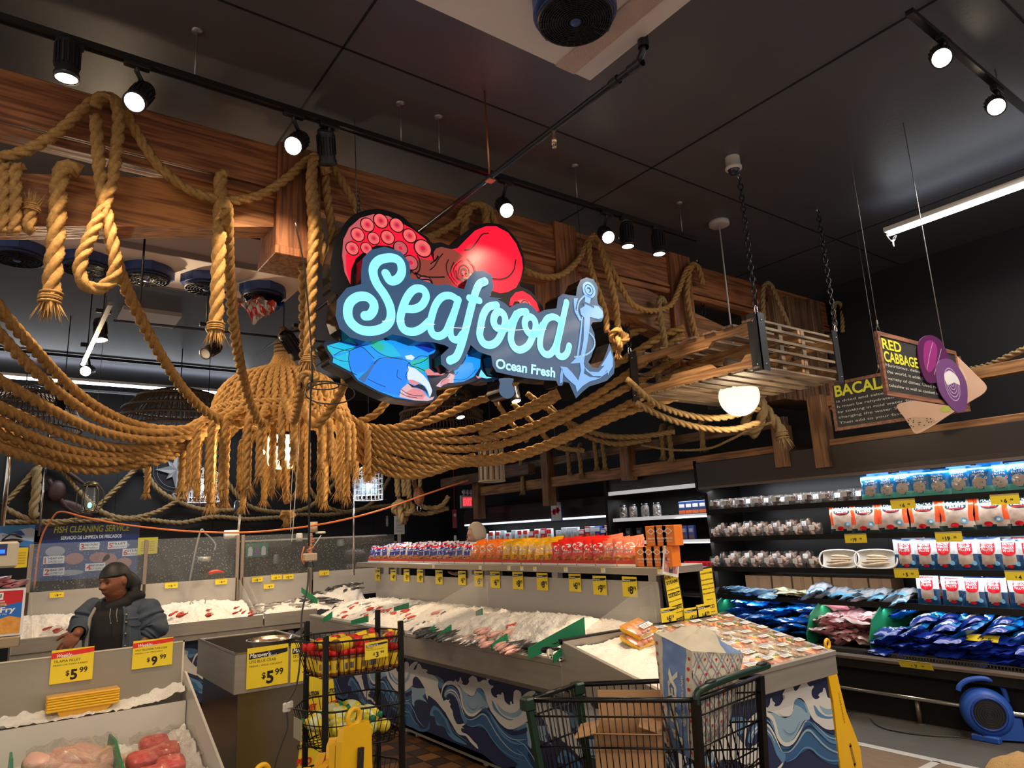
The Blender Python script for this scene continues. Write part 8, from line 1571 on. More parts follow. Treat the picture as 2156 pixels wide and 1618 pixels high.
b.poly(smooth2(PX([(1943,745),(1946,722),(1962,718),(1972,735),(1968,770),(1955,785),(1945,770)]),3),f2,.0045,2)
for k in range(5): c=PX([(2001,806)])[0]; b.ring(c[0],c[1]-.004*k,.026+.024*k,.034+.024*k,f2,.0108,3,20)
b.poly(smooth2(PX([(1984,790),(1996,782),(2012,794),(2018,812),(2005,806),(1992,812)]),2),f2,.0112,4)
for P in ([(1950,780),(1955,750),(1962,722)],[(1965,790),(1975,755),(1980,735)],[(1985,785),(1992,765)]): b.stroke(PX(P),.006,f2,.006,3)
b.build('cabbage_cutout',[mat('cabbage_dark',(.075,.012,.075),.35),mat('cabbage_purple',(.13,.05,.17),.4),mat('cabbage_magenta',(.22,.02,.16),.4),mat('cabbage_pale',(.40,.30,.48),.45),mat('cabbage_white',(.6,.58,.6),.5)],RC)
Xs=6.55; tl=at(1745,808,'x',Xs); bl=at(1762,908,'x',Xs); tr=at(2040,740,'x',Xs)
fr=Frame((Xs,tl.y,bl.z),(0,-1,0),(0,0,1)); w=1.19; h=tl.z-bl.z
BC=hsign(fr,w,h,[('BACALAO',.70)],[('is dried and salted cod fish.',.575,.62),('It must be rehydrated before use',.465,.70),('by soaking in cold water for 2 days,',.355,.76),('changing the water 2-3 times a day.',.245,.80),('Then add to your favorite recipe.',.13,.76)],'hanging chalkboard sign reading BACALAO, behind the red cabbage sign, with a salted fish picture',(.5,w-.1),h*.32)
f3=Frame((Xs-.012,0,0),(0,-1,0),(0,0,1)); PXb=lambda L:[(-q.y,q.z) for q in (at(x,y,'x',Xs-.012) for x,y in L)]
FSH=mat('salted_fish_flesh',(.62,.38,.27),.5,vary=.4,vscale=9,vcol=(.72,.52,.40))
b=MB(); b.prism(smooth2(PXb([(1992,742),(2004,742),(2030,765),(2055,790),(2076,812),(2072,828),(2045,845),(2025,858),(1990,880),(1960,900),(1930,914),(1918,900),(1905,880),(1890,860),(1895,850),(1940,840),(1985,820),(1995,780)]),3),f3,-.006,.006,0)
b.poly(PXb([(2000,756),(2028,778),(2038,800),(2015,812),(2002,790)]),f3,.0065,2); b.poly(PXb([(1908,882),(1925,878),(1960,880),(1975,888),(1930,910),(1920,902)]),f3,.0065,1)
random.seed(1)
for k in range(16): c=PXb([(random.uniform(1912,1965),random.uniform(882,900))])[0]; b.disc(c[0],c[1],.006,f3,.007,3,6)
c=PXb([(1992,862)])[0]; b.disc(c[0],c[1],.045,f3,.007,4,18,.028)
b.build('fish_cutout',[FSH,mat('salted_fish_skin',(.50,.33,.22),.5),mat('salted_fish_pale',(.70,.48,.36),.5),INK,mat('lime_slice',(.45,.50,.08),.4)],BC)
# loose hanging cords on the right
for i,(px,y0,y1,D) in enumerate(((1902,522,0,3.3),)):
    p=at(1930,700,'y',1.6); q=at(1902,522,'y',1.6)
b=MB(); p=at(1988,735,'y',1.9); b.cyl((p.x,1.9,p.z),(p.x,1.9,4.5),.003,5); o=b.build('suspension_rod',mat('rod_pale',(.4,.42,.45),.3,.7)); recenter(o); tag(o,'pale thin rod hanging from the strip light beside the cabbage sign','rod')
# ================================================================= BACK WALL AND COUNTER CLUTTER
Yw=12.93
def wallposter(x0,y0_,x1,y1_,Y,name,label,cat_,fn,mats,kind=None):
    a=at(x0,y0_,'y',Y); c=at(x1,y1_,'y',Y); w=c.x-a.x; h=a.z-c.z; f=Frame((a.x,Y,c.z),(1,0,0),(0,0,1)); b=MB(); b.prism([(0,0),(w,0),(w,h),(0,h)],f,-.006,0); fn(b,f,w,h); o=b.build(name,mats); recenter(o); tag(o,label,cat_); return o
def fcs(b,f,w,h):
    b.poly([(0,h*.66),(w,h*.66),(w,h),(0,h)],f,.001,1); b.text('FISH CLEANING SERVICE',f,w*.17,h*.82,h*.16,2,.002,bold=.02,fit=w*.72,shear=.1); b.text('SERVICIO DE LIMPIEZA DE PESCADOS',f,w*.24,h*.70,h*.085,3,.002,bold=.02,fit=w*.58)
    for (x,y,n_,t1,t2) in ((.10,.29,'1','HEAD ON','CENTER CUT'),(.11,.09,'2','HEAD OFF','CENTER CUT'),(.42,.50,'3','HEAD ON SPLIT','BUTTERFLY'),(.49,.13,'4','HEAD OFF SPLIT','BUTTERFLY'),(.69,.50,'5','FILLET','SKIN ON'),(.84,.36,'6','STEAK','SKINLESS')):
        b.poly([(x*w,y*h),((x+.19)*w,y*h),((x+.19)*w,(y+.13)*h),(x*w,(y+.13)*h)],f,.002,3); b.text(n_,f,(x+.01)*w,(y+.02)*h,h*.13,4,.003,bold=.03); b.text(t1,f,(x+.045)*w,(y+.075)*h,h*.05,5,.003,fit=.13*w,bold=.02); b.text(t2,f,(x+.045)*w,(y+.02)*h,h*.045,5,.003,fit=.13*w)
    for (x,y,rx,ry,mi) in ((.2,.5,.09,.09,6),(.38,.36,.09,.1,7),(.62,.36,.10,.09,7),(.72,.3,.07,.12,7),(.82,.56,.09,.05,6),(.86,.24,.08,.09,7),(.33,.12,.15,.05,6)):
        b.disc(x*w,y*h,rx*w,f,.0015,mi,18,ry*h)
wallposter(75,1102,288,1212,Yw,'fish_cleaning_poster','blue poster reading FISH CLEANING SERVICE on the back wall','poster',fcs,[mat('poster_blue',(.02,.07,.22),.4),mat('poster_navy',(.015,.03,.12),.4),mat('poster_yellow',(.62,.60,.05),.5),WHT,RED,INK,mat('poster_fish_grey',(.35,.38,.42),.5),mat('poster_meat',(.42,.20,.20),.5)])
def mtn(b,f,w,h):
    b.poly([(0,h*.45),(w*.1,h*.6),(w*.3,h*.75),(w*.45,h*.66),(w*.62,h*.85),(w*.8,h*.9),(w,h*.7),(w,h*.35),(w*.6,h*.5),(w*.3,h*.4)],f,.001,1); b.poly([(w*.4,h*.7),(w*.62,h*.82),(w*.7,h*.66),(w*.55,h*.6)],f,.002,2)
    b.poly([(0,.0),(w,0),(w,h*.2),(w*.5,h*.28),(0,h*.2)],f,.001,3); b.text('fresh fish daily',f,w*.3,h*.62,h*.07,2,.003,fit=w*.4)
wallposter(-30,1108,84,1165,Yw,'mountain_poster','blue and white mountain sea poster at the left of the back wall','poster',mtn,[mat('poster_sky',(.05,.22,.5),.4),mat('poster_snow',(.5,.55,.65),.4),mat('poster_royal',(.02,.06,.3),.4),MATS['poster_navy']])
def plain(b,f,w,h): pass
def ylw(b,f,w,h):
    for k in range(5): b.quad(f(w*.15,h*(.2+.13*k),.002),f(w*.85,h*(.2+.13*k),.002),f(w*.85,h*(.24+.13*k),.002),f(w*.15,h*(.24+.13*k),.002),1)
wallposter(291,1133,331,1166,12.9,'yellow_notice','yellow notice on the back wall right of the fish cleaning poster','notice',ylw,[YEL,mat('faint_print',(.5,.38,.05),.5)]); wallposter(34,1154,56,1195,9.2,'yellow_notice','yellow notice hanging beside the shop scale','notice',ylw,[YEL,MATS['faint_print']])
def soap(b,f,w,h):
    for x,mi in ((.2,1),(.5,2),(.8,1)): b.poly([(w*(x-.1),h*.1),(w*(x+.1),h*.1),(w*(x+.1),h*.6),(w*(x+.04),h*.75),(w*(x-.04),h*.75),(w*(x-.1),h*.6)],f,.002,mi)
wallposter(518,1145,564,1172,12.9,'soap_poster','green poster with soap bottles behind the glass guard','poster',soap,[mat('poster_green',(.01,.25,.10),.4),WHT,mat('soap_purple',(.2,.15,.35),.4)])
wallposter(830,1087,852,1125,9.35,'paper_notice','white printed paper notice taped to a post beside the big knot','notice',lambda b,f,w,h:[b.quad(f(w*.12,h*(.12+.08*k),.002),f(w*.88,h*(.12+.08*k),.002),f(w*.88,h*(.145+.08*k),.002),f(w*.12,h*(.145+.08*k),.002),1) for k in range(9)],[mat('paper_white',(.52,.52,.50),.6),mat('print_grey',(.2,.2,.2),.6)])
b=MB(); q=at(840,1105,'y',9.4); b.box((q.x-.02,9.38,.9),(q.x+.02,9.42,3.0)); o=b.build('support_post',mat('guard_post_steel',(.42,.34,.28))); recenter(o); tag(o,'slim steel post carrying the white paper notice','post')
# compass on the wall
c=at(372,990,'y',Yw); r=T('compass_emblem','white compass rose with W and S letters on the dark back wall','wall emblem',(c.x,Yw,c.z)); f=Frame((c.x,Yw-.002,c.z),(1,0,0),(0,0,1)); b=MB(); CW=mat('compass_silver',(.42,.44,.45),.4,.3); CGY=mat('compass_shade_grey',(.22,.24,.26),.4,.3)
for k in range(8):
    a=PI/4*k; L=.33 if k%2==0 else .22; wd=.07 if k%2==0 else .05; d_=(math.cos(a),math.sin(a)); n_=(-d_[1],d_[0])
    for s_,mi in ((1,0),(-1,1)): b.prism([(0,0),(d_[0]*.09+n_[0]*wd*s_,d_[1]*.09+n_[1]*wd*s_),(d_[0]*L,d_[1]*L)],f,.0,.012+.006*(k%2==0),mi)
b.build('star',[CW,CGY],r); b=MB(); b.ring(0,0,.30,.307,f,.004,0,48); b.ring(0,0,.36,.364,f,.004,0,48); b.build('ring',CGY,r)
b=MB(); b.text('S',f,-.05,-.50,.16,0,.01,bold=.03); b.text('W',Frame(f(-.44,-.07),(0,0,-1),(1,0,0),(0,-1,0)),-.08,-.06,.16,0,.01,bold=.03); b.text('E',f,.40,-.06,.16,0,.01,bold=.03); b.text('N',f,-.05,.40,.16,0,.01,bold=.03); b.build('letters',CW,r)
# EXIT sign with emergency lamps
p=at(973,1046,'y',10.9); p2=at(998,1070,'y',10.9); r=T('exit_sign','lit red EXIT sign with three round emergency lamps on top','exit sign',(p.x,10.9,p2.z)); w=.26; f=Frame((p.x-.02,10.9,p2.z),(1,0,0),(0,0,1)); h=.23; b=MB(); b.prism([(0,0),(w,0),(w,h),(0,h)],f,-.05,0); b.build('housing',mat('exit_grey',(.42,.42,.42),.4),r)
b=MB(); b.poly([(.03,.03),(w-.03,.03),(w-.03,h-.03),(.03,h-.03)],f,.001,1); b.text('EXIT',f,w/2,.05,.17,0,.002,'C',bold=.04,fit=w-.08); b.build('legend',[mat('exit_red',(1,.02,.02),.5,emit=2.0,ecol=(1,.03,.04)),mat('exit_panel',(.45,.05,.06),.5,emit=.35,ecol=(1,.1,.12))],r)
for k in range(3): c_=f(.05+.08*k,h+.06,.03); b=MB(); b.lathe([(.035,-.03),(.045,.0),(.04,.01),(.001,.012)],c_,(0,-1,0),16); b.cyl(f(.05+.08*k,h),c_,.008,6); b.build('emergency_lamp',mat('lamp_glass_grey',(.5,.5,.5),.2),r)
b=MB(); b.cyl(f(w/2,h+.1,-.03),(f(w/2,0).x,10.93,4.5),.008,6); b.build('hanging_stem',BLACK,r)
p=at(958,1097,'y',11); b=MB(); b.cyl((p.x,11.01,p.z+.2),(p.x,11.01,4.5),.006,5); b.box((p.x-.04,11,p.z-.13),(p.x+.04,11.02,p.z+.2)); b.disc(p.x,p.z+.1,.03,FR(10.999),.001,1,12); b.box((p.x-.02,10.998,p.z-.38),(p.x+.02,11.02,p.z-.26),1); o=b.build('alarm_tag',[mat('tag_crimson',(.35,.03,.06),.4),WHITE]); recenter(o); tag(o,'narrow red and white safety tag hanging left of the EXIT sign','tag')
# lantern with bars, caged lamps, lobster trap lamp
def cage(c,rr,h,label,n=16,bulb=True,name='caged_lamp',m=None,wood_=False,shadeglow=None):
    c=V(c); r=T(name,label,'lamp',c-V((0,0,h/2))); m=m or ROD; b=MB()
    if wood_:
        for k in range(n): 
            a=2*PI*k/n; d=V((math.cos(a),math.sin(a),0)); b.bar(c+d*rr-V((0,0,h/2)),c+d*rr*.97+V((0,0,h*.2)),.035,.008,up=d); b.bar(c+d*rr*.97+V((0,0,h*.2)),c+d*rr*.35+V((0,0,h/2)),.03,.008,up=d)
        for z in (-h/2,-h*.15,h*.2): b.tube([c+V((math.cos(t)*rr*1.02,math.sin(t)*rr*1.02,z)) for t in [2*PI*i/24 for i in range(24)]],.012,6,closed=True)
    else:
        for k in range(n): a=2*PI*k/n; d=V((math.cos(a)*rr,math.sin(a)*rr,0)); b.tube([c+d-V((0,0,h/2)),c+d+V((0,0,h*.3)),c+d*.5+V((0,0,h*.48)),c+V((0,0,h/2))],.004,4)
        for q in range(6): z=-h/2+h*.8*q/5; b.tube([c+V((math.cos(t)*rr,math.sin(t)*rr,z)) for t in [2*PI*i/22 for i in range(22)]],.004,4,closed=True)
    b.build('cage',m,r); b=MB(); b.cyl(c+V((0,0,h/2)),(c.x,c.y,4.5),.005,5); b.build('cord',BLACK,r)
    if shadeglow: b=MB(); b.lathe([(.0,-h*.35),(rr*.62,-h*.35),(rr*.62,h*.12),(rr*.3,h*.2)],c,n=20); b.build('inner_shade',shadeglow,r)
    if bulb: b=MB(); b.sphere(c+V((0,0,-h*.08)),rr*.22,12,8); b.build('bulb',mat('bulb_cool',(1,1,1),.5,emit=22,ecol=(.8,.92,1)),r); point(c-V((0,0,h*.62)),5,(.85,.93,1),.05)
    return r
SHD=clearmat('blue_glass_shade',(.55,.75,1),.30,.1,1)
cage(dep(430,1022,8.8),.19,.42,'caged lamp with a cool white bulb left of the rope fringe',20,shadeglow=SHD,m=mat('cage_white_wire',(.5,.55,.6),.4)); cage(dep(776,1018,8.8),.18,.42,'caged lamp with a cool white bulb and glass shade right of the rope fringe',20,shadeglow=SHD,m=MATS['cage_white_wire'])
cage(dep(1034,963,9.0),.165,.62,'wooden lobster-trap lantern hanging above the EXIT sign',14,False,'lobster_trap_lamp',mat('pale_slats',(.62,.52,.36),.6),True)
c=dep(190,1048,7.2); r=T('ship_lantern','old ship lantern with bowed bars and a tall glass, in front of the back wall','lantern',c-V((0,0,.16))); b=MB()
for k in range(6): a=2*PI*k/6; d=V((math.cos(a),math.sin(a),0)); b.tube(cat_path([c+d*.07-V((0,0,.15)),c+d*.115-V((0,0,.08)),c+d*.115+V((0,0,.06)),c+d*.05+V((0,0,.14))],5),.006,5)
b.lathe([(.075,-.16),(.08,-.14),(.06,-.13)],c,n=20); b.lathe([(.02,.17),(.06,.15),(.085,.11),(.07,.11)],c,n=20); b.cyl(c+V((0,0,.16)),c+V((0,0,.28)),.004,5); b.cyl(c+V((0,0,.28)),(c.x,c.y,4.5),.0025,5); b.build('lantern_frame',mat('lantern_bronze',(.10,.085,.06),.4,.7),r)
b=MB(); b.lathe([(.04,-.13),(.05,-.08),(.045,.1)],c,n=18); b.build('glass_chimney',GLS,r); b=MB(); b.sphere(c-V((0,0,.08)),(.02,.02,.03),10,7); b.build('bulb',mat('green_blue_bulb',(.1,.6,.5),.3,emit=1.5,ecol=(.3,.9,.7)),r)
# wooden pulley
c=dep(882,1045,9.6); r=T('pulley_block','wooden pulley block hanging on a rope near the paper notice','pulley',c); b=MB(); b.sphere(c,(.085,.05,.13),14,9); b.build('cheek',wood('pulley_wood',(.42,.16,.06),(.2,.07,.03),'z'),r); b=MB(); b.lathe([(.001,-.06),(.02,-.06),(.02,.0)],c,(0,1,0),12); b.tube([c+V((.03*math.cos(t),0,-.17+.04*math.sin(t))) for t in [2*PI*i/12 for i in range(12)]],.01,5,closed=True); b.build('hook',CHROME,r)
b=MB(); b.rope([c+V((.02,0,.12)),c+V((.03,0,.4)),c+V((0,0,.62))],.03,n=9); b.build('pulley_rope',ROPED,r)
# wicker baskets behind the ropes
WICK=mat('wicker_brown',(.12,.075,.045),.7,bump=1,bscale=60,vary=.5,vscale=30)
def wicker(px,py,D,R,h,label):
    c=dep(px,py,D); r=T('wicker_shade',label,'wicker shade',c); b=MB()
    N_=70
    for k in range(N_): a=2*PI*k/N_; d=V((math.cos(a),math.sin(a),0)); b.tube(cat_path([c+d*R*.25+V((0,0,h)),c+d*R*.7+V((0,0,h*.8)),c+d*R+V((0,0,h*.2)),c+d*R*1.02],4),.010,4)
    for q,(rr,z) in enumerate(((1.02,0),(1.03,.25),(.93,.5),(.72,.8),(.27,1))): b.tube([c+V((math.cos(t)*R*rr,math.sin(t)*R*rr,h*z)) for t in [2*PI*i/40 for i in range(40)]],.018,5,closed=True)
    b.build('weave',WICK,r); b=MB(); b.cyl(c+V((0,0,h)),(c.x,c.y,4.5),.008,5); b.build('cord',BLACK,r)
wicker(375,905,9.6,.75,.55,'large dark wicker shade behind the left swag ropes'); wicker(45,905,9.6,.7,.6,'dark wicker shade at the far left behind the ropes'); wicker(930,890,9.6,.55,.5,'dark wicker shade behind the right swag ropes')
# propeller-like anchor ornament left
c=at(120,1035,'y',12.82); b=MB(); b.M=Matrix.Translation(c)@Matrix.Scale(1.22,4)@Matrix.Translation(-c); b.tube(cat_path([c+V((-.1,0,.15)),c+V((.0,0,-.02)),c+V((.12,0,-.2)),c+V((.28,0,-.3))],5),[.03]*16,8); b.sphere(c+V((.15,-.02,.2)),(.03,.03,.22),10,7,rot=Matrix.Rotation(-.9,3,'Y')); b.sphere(c+V((.22,0,-.22)),(.22,.03,.07),12,7,rot=Matrix.Rotation(.5,3,'Y')); b.sphere(c,(.1,.06,.14),12,8); o=b.build('ship_propeller',mat('rusty_brown',(.06,.03,.025),.5,.4)); recenter(o); tag(o,'dark rusty ship propeller on the back wall above the poster','propeller')
# orange hose, poles, jugs
ORH=mat('orange_hose',(.75,.22,.08),.35)
cable([dep(x,y,D) for x,y,D in ((-5,1180,7),(72,1240,8.3),(80,1165,8.3),(90,1125,8.3),(108,1095,8.3),(128,1078,8.3),(180,1090,8.3),(260,1105,8.3),(380,1118,8.3),(500,1122,8.3),(600,1115,8.3),(700,1100,8.3),(800,1075,8.4),(900,1040,8.6),(985,1012,9))][1:],.011,'thin orange hose strung across the back from the left post to the railing',ORH,'hose','orange_hose')
for (x0,y0_,x1,y1_,D,r_,l) in ((20,965,-4,1110,6.3,.02,'shiny chrome pole at the far left'),(96,980,86,1130,8.5,.013,'pale thin pole left of the ship lantern'),(745,1035,744,1210,9.0,.012,'thin steel pole right of the rope fringe'),(307,470,298,690,5.4,.008,'black hanging rod in front of the long cooling unit'),(640,540,655,830,5.4,.006,'black hanging cord behind the timber post')):
    a=dep(x0,y0_,D); z1_=4.5 if D<6 else a.z+.4; b=MB(); c=dep(x1,y1_,D); b.cyl((a.x,a.y,c.z),(a.x,a.y,min(4.5,a.z+ (2 if D<6 else .4))),r_,8); o=b.build('pole',CHROME if D>6 else BLACKM); recenter(o); tag(o,l,'pole')
p=dep(506,1068,8.6); r=T('hanging_jug','black jug hanging upside down from the rope fringe','jug',p); b=MB(); b.lathe([(.001,.09),(.055,.085),(.075,.05),(.075,-.04),(.055,-.08),(.02,-.09)],p,n=18); b.build('jug_body',mat('jug_navy',(.015,.02,.035),.3),r); b=MB(); b.cyl(p+V((0,0,-.08)),p+V((-.01,0,-.28)),.014,8); b.build('nozzle',WHITE,r); b=MB(); b.cyl(p+V((0,0,.09)),p+V((0,0,.5)),.004,5); b.build('cord',BLACK,r)
p=at(504,1125,'y',9.45); b=MB(); b.cyl((p.x-.17,9.5,p.z),(p.x,9.5,p.z),.055,14); o=b.build('paper_roll',WHITE); recenter(o); tag(o,'white plastic wrap roll lying on the glass guard','roll')
p=at(660,1112,'y',9.5); b=MB(); b.lathe([(.001,.12),(.055,.12),(.055,-.02),(.001,-.02)],(p.x,9.5,p.z-.04),n=18); o=b.build('paper_roll',mat('paper_tan',(.55,.38,.25),.7)); recenter(o); tag(o,'upright tan paper roll on the glass guard shelf','roll')
for i,(px,py,sx,h,c_,l) in enumerate(((630,1132,.09,.11,WHITE,'white tub on the work shelf behind the guard'),(675,1122,.14,.03,WHITE,'white lid lying on the work shelf'),(582,1178,.09,.17,mat('grey_bin',(.20,.22,.22),.4),'grey dispenser on the back wall'),(815,1098,.035,.15,CLR,'clear water bottle on the far glass guard'),(717,1143,.10,.10,mat('cloth_white',(.4,.4,.4),.8),'white crumpled bag hanging behind the guard'),(430,1178,.16,.06,STEEL,'steel pan on the shelf behind the guard'))):
    Y=9.55 if i!=2 else 12.87; sx*=1 if i!=2 else 1.15; p=at(px,py,'y',Y); b=MB(); b.lathe([(.001,0),(sx*.42,0),(sx*.5,h*.1),(sx*.5,h*.75),(sx*.4,h),(.001,h)],(p.x,Y,p.z-h/2),n=16); o=b.build('container',c_); recenter(o); tag(o,l,'container')
b=MB(); b.box((2.6,9.45,1.78),(4.6,9.75,1.80)); o=b.build('work_shelf',STEEL); recenter(o); tag(o,'thin steel shelf behind the right glass guards','shelf')
for px0,h in ((1270/3,0),): 
    bs_=MB(); bs_.box((1.6,10.25,.86),(4.3,10.95,.92),bev=.006); bs_.box((1.65,10.3,0),(4.25,10.9,.86)); q_=bs_.build('sink_counter',STEELD); recenter(q_); tag(q_,'steel sink counter behind the spotted glass guard','counter'); a=at(398,1185,'y',10.5); a.z=.93; c=at(425,1125,'y',10.5); e=at(452,1160,'y',10.5); cable([a,a+V((.0,0,.2)),c+V((-.03,0,0)),c+V((.05,0,0)),e+V((0,0,.1)),e],.014,'curved steel spray faucet behind the spotted glass',STEEL,'faucet','spray_faucet')
b=MB(); p=at(455,1207,'y',9.2); b.tube(cat_path([p+V((-.09,0,0)),p+V((0,0,.02)),p+V((.09,0,.0))],6),[.012,.02,.022,.024,.022,.022,.02,.02,.016,.016,.012,.01,.008][:13],8); o=b.build('lobster_tail',REDF); recenter(o); tag(o,'orange cooked lobster tail lying on the counter edge behind the guard','lobster tail')
# black power cable with socket block
k=cable([dep(x,y,4.05) for x,y in ((683,880),(655,790),(652,900),(650,1000),(651,1100),(650,1150))][1:],.006,'black power cable hanging down left of the lit sign',CABL)
b=MB(); c=dep(700,833,4.05); x_=cr;  b.tube([dep(695+52*math.cos(t),829+22*math.sin(t),4.05) for t in [2*PI*i/20 for i in range(20)]],.0045,5,closed=True); b.tube([dep(680+34*math.cos(t),812+9*math.sin(t),4.05) for t in [2*PI*i/20 for i in range(20)]],.0045,5,closed=True); o=b.build('cable_loop',CABL); recenter(o); tag(o,'loop of black cable tied around the knotted rope','cable')
cable([dep(x,y,4.05) for x,y in ((658,805),(653,700),(640,560),(622,470))],.005,'black cable running up beside the knotted rope to the beam',CABL)
p=dep(651,1173,4.05); r=T('socket_block','cream multi-socket block wrapped with orange cord, hanging on the black cable','power socket',p); b=MB(); b.box((p.x-.03,p.y-.03,p.z-.025),(p.x+.04,p.y+.03,p.z+.02),bev=.006); b.build('block',mat('socket_cream',(.55,.42,.30),.5),r); b=MB(); b.lathe([(.03,-.06),(.022,-.03)],p+V((0,0,.0)),n=10); b.build('plug',BLACK,r)
b=MB(); random.seed(3); b.tube(cat_path([p+V((.02*math.cos(i*1.9)+.006*i*.3,.02*math.sin(i*1.9),.02+.011*i)) for i in range(10)],4),.004,5); b.tube(cat_path([p+V((-.03,0,.06)),p+V((-.045,0,.0)),p+V((-.03,0,-.04))],4),.004,5); b.build('orange_cord',ORH,r)
b=MB(); b.cyl(p+V((.02,0,.05)),p+V((.07,0,.12)),.003,5); b.build('tie',WHITE,r)
cable([dep(x,y,4.0) for x,y in ((650,1195),(647,1240),(636,1290),(634,1350),(630,1410),(622,1450),(606,1478),(604,1500),(606,1530),(596,1560),(582,1600),(575,1640))],.0055,'grey cord hanging from the socket block in front of the crab tank',mat('cord_grey_dark',(.10,.10,.10),.4))
p=dep(603,1489,4.0); b=MB(); b.box((p.x-.02,p.y-.012,p.z-.03),(p.x+.022,p.y+.012,p.z+.022),bev=.006); b.box((p.x-.0,p.y-.02,p.z-.01),(p.x+.035,p.y,p.z+.03),bev=.006); o=b.build('plug_adapter',WHITE); recenter(o); tag(o,'white plug adapter halfway down the grey cord','plug')
# white pull strings of the lantern
cable([dep(x,y,6.3) for x,y in ((632,880),(628,960),(622,1040),(617,1110),(614,1142))],.004,'thin white pull string hanging from the rope lantern',WHITE,'string','pull_string')
cable([dep(x,y,6.35) for x,y in ((619,895),(618,960),(612,1060),(612,1120))],.003,'second thin white string beside the pull string',WHITE,'string','pull_string')
# track lamps far left and behind
def slamp(px,py,D,t,label,lit=True,sc=1): p=dep(px,py,D); r=track_lamp(p,p+V(t),label,sc,arm=p+V((0,0,.28)),lit=lit); b=MB(); b.cyl(p+V((0,0,.27)),(p.x,p.y,4.5),.006,5); b.build('drop_rod',BLACKM,r); return r
slamp(213,716,6.2,(.1,-.2,-1),'black track lamp on the short slanting track, pointing down'); slamp(180,782,6.8,(-.3,-1,-.3),'glaring track lamp at the lower end of the slanting track'); slamp(432,745,6.2,(-.6,-.5,-.5),'round black lamp with a pale face right of the short white panel',False)
slamp(130,872,8,(.2,-.3,-1),'small bright lamp between the left swag ropes'); slamp(1087,845,7.4,(0,-.3,-1),'bright lamp under the anchor, between the ropes'); slamp(970,879,8.2,(0,-.3,-1),'small lamp over the right swag ropes')
slamp(630,750,6.0,(.6,.3,-.6),'unlit black track lamp above the rope lantern',False,1.2)
a=dep(232,640,5.4); c=dep(172,770,6.6); b=MB(); b.bar(a,c,.035,.03); o=b.build('lighting_track',MATS['track_black']); recenter(o); tag(o,'short slanting lighting track left of the rope lantern','track')
a=dep(240,675,7.0); c=dep(700,722,7.4); b=MB(); b.cyl(a,c,.012,8); o=b.build('conduit_pipe',PIPE); recenter(o); tag(o,'thin dark conduit crossing behind the hanging ropes','pipe')
# ================================================================= PEOPLE
SKIN=mat('brown_skin',(.23,.085,.045),.42,sss=.1,vary=.25,vscale=9,vcol=(.30,.12,.07),bump=.15,bscale=90); SKIN2=mat('fair_skin',(.55,.30,.22),.45,sss=.1)
DEN=mat('dark_denim',(.045,.062,.095),.8,bump=.5,bscale=220,vary=.55,vscale=14,vcol=(.09,.12,.17)); HOOD=mat('black_jersey',(.012,.012,.013),.85,bump=.3,bscale=120); DUR=mat('black_durag',(.012,.012,.013),.55); LIN=mat('pale_lining',(.30,.29,.27),.8); BTN=mat('steel_button',(.5,.45,.35),.3,.9); TROU=mat('black_trousers',(.015,.015,.017),.8)
def remesh(o,vs=.012,sm=6):
    m=o.modifiers.new('r','REMESH'); m.mode='VOXEL'; m.voxel_size=vs; m.use_smooth_shade=True
    s_=o.modifiers.new('s','SMOOTH'); s_.iterations=sm; s_.factor=.5
def person(cx,cy,fa,root_label,kind):
    # local axes: F forward (facing of the body), Rr to the person's right seen from the camera is handled by explicit points
    return T('person',root_label,'person',(cx,cy,0))
MC=dep(250,1260,5.05); MX,MY=MC.x,MC.y
man=person(MX,MY,0,'person in black head wrap and denim jacket, one hand on the wrapped table','m')
# work in pixel-anchored points on a plane through the man, with depth offsets towards the camera (negative = nearer)
def mp(px,py,d=0): return dep(px,py,5.05+d)
# ---- jacket
b=MB()
def cap(b,a,c,r0,r1): b.tube([V(a)-(V(c)-V(a)).normalized()*r0*.0,V(a).lerp(V(c),.5),V(c)],[r0,(r0+r1)/2,r1],16); b.sphere(a,r0,14,9); b.sphere(c,r1,14,9)
RZ=Matrix.Rotation(-yaw,3,'Z')
def el(b,c,rx,ry,rz): b.sphere(c,(rx,ry,rz),22,14,rot=RZ)
def lathe_el(b,secs,n=28):
    vs=[];fs=[]
    for c,rx,ry in secs:
        for k in range(n):
            a=2*PI*k/n; s_=V((math.copysign(abs(math.cos(a))**.8,math.cos(a))*rx,math.copysign(abs(math.sin(a))**.8,math.sin(a))*ry,0)); vs.append(V(c)+RZ@s_)
    for i in range(len(secs)-1):
        for k in range(n): fs.append((i*n+k,(i+1)*n+k,(i+1)*n+(k+1)%n,i*n+(k+1)%n))
    fs.append(tuple(range(n))); fs.append(tuple((len(secs)-1)*n+k for k in range(n))[::-1]); b.add(vs,fs,0,True)
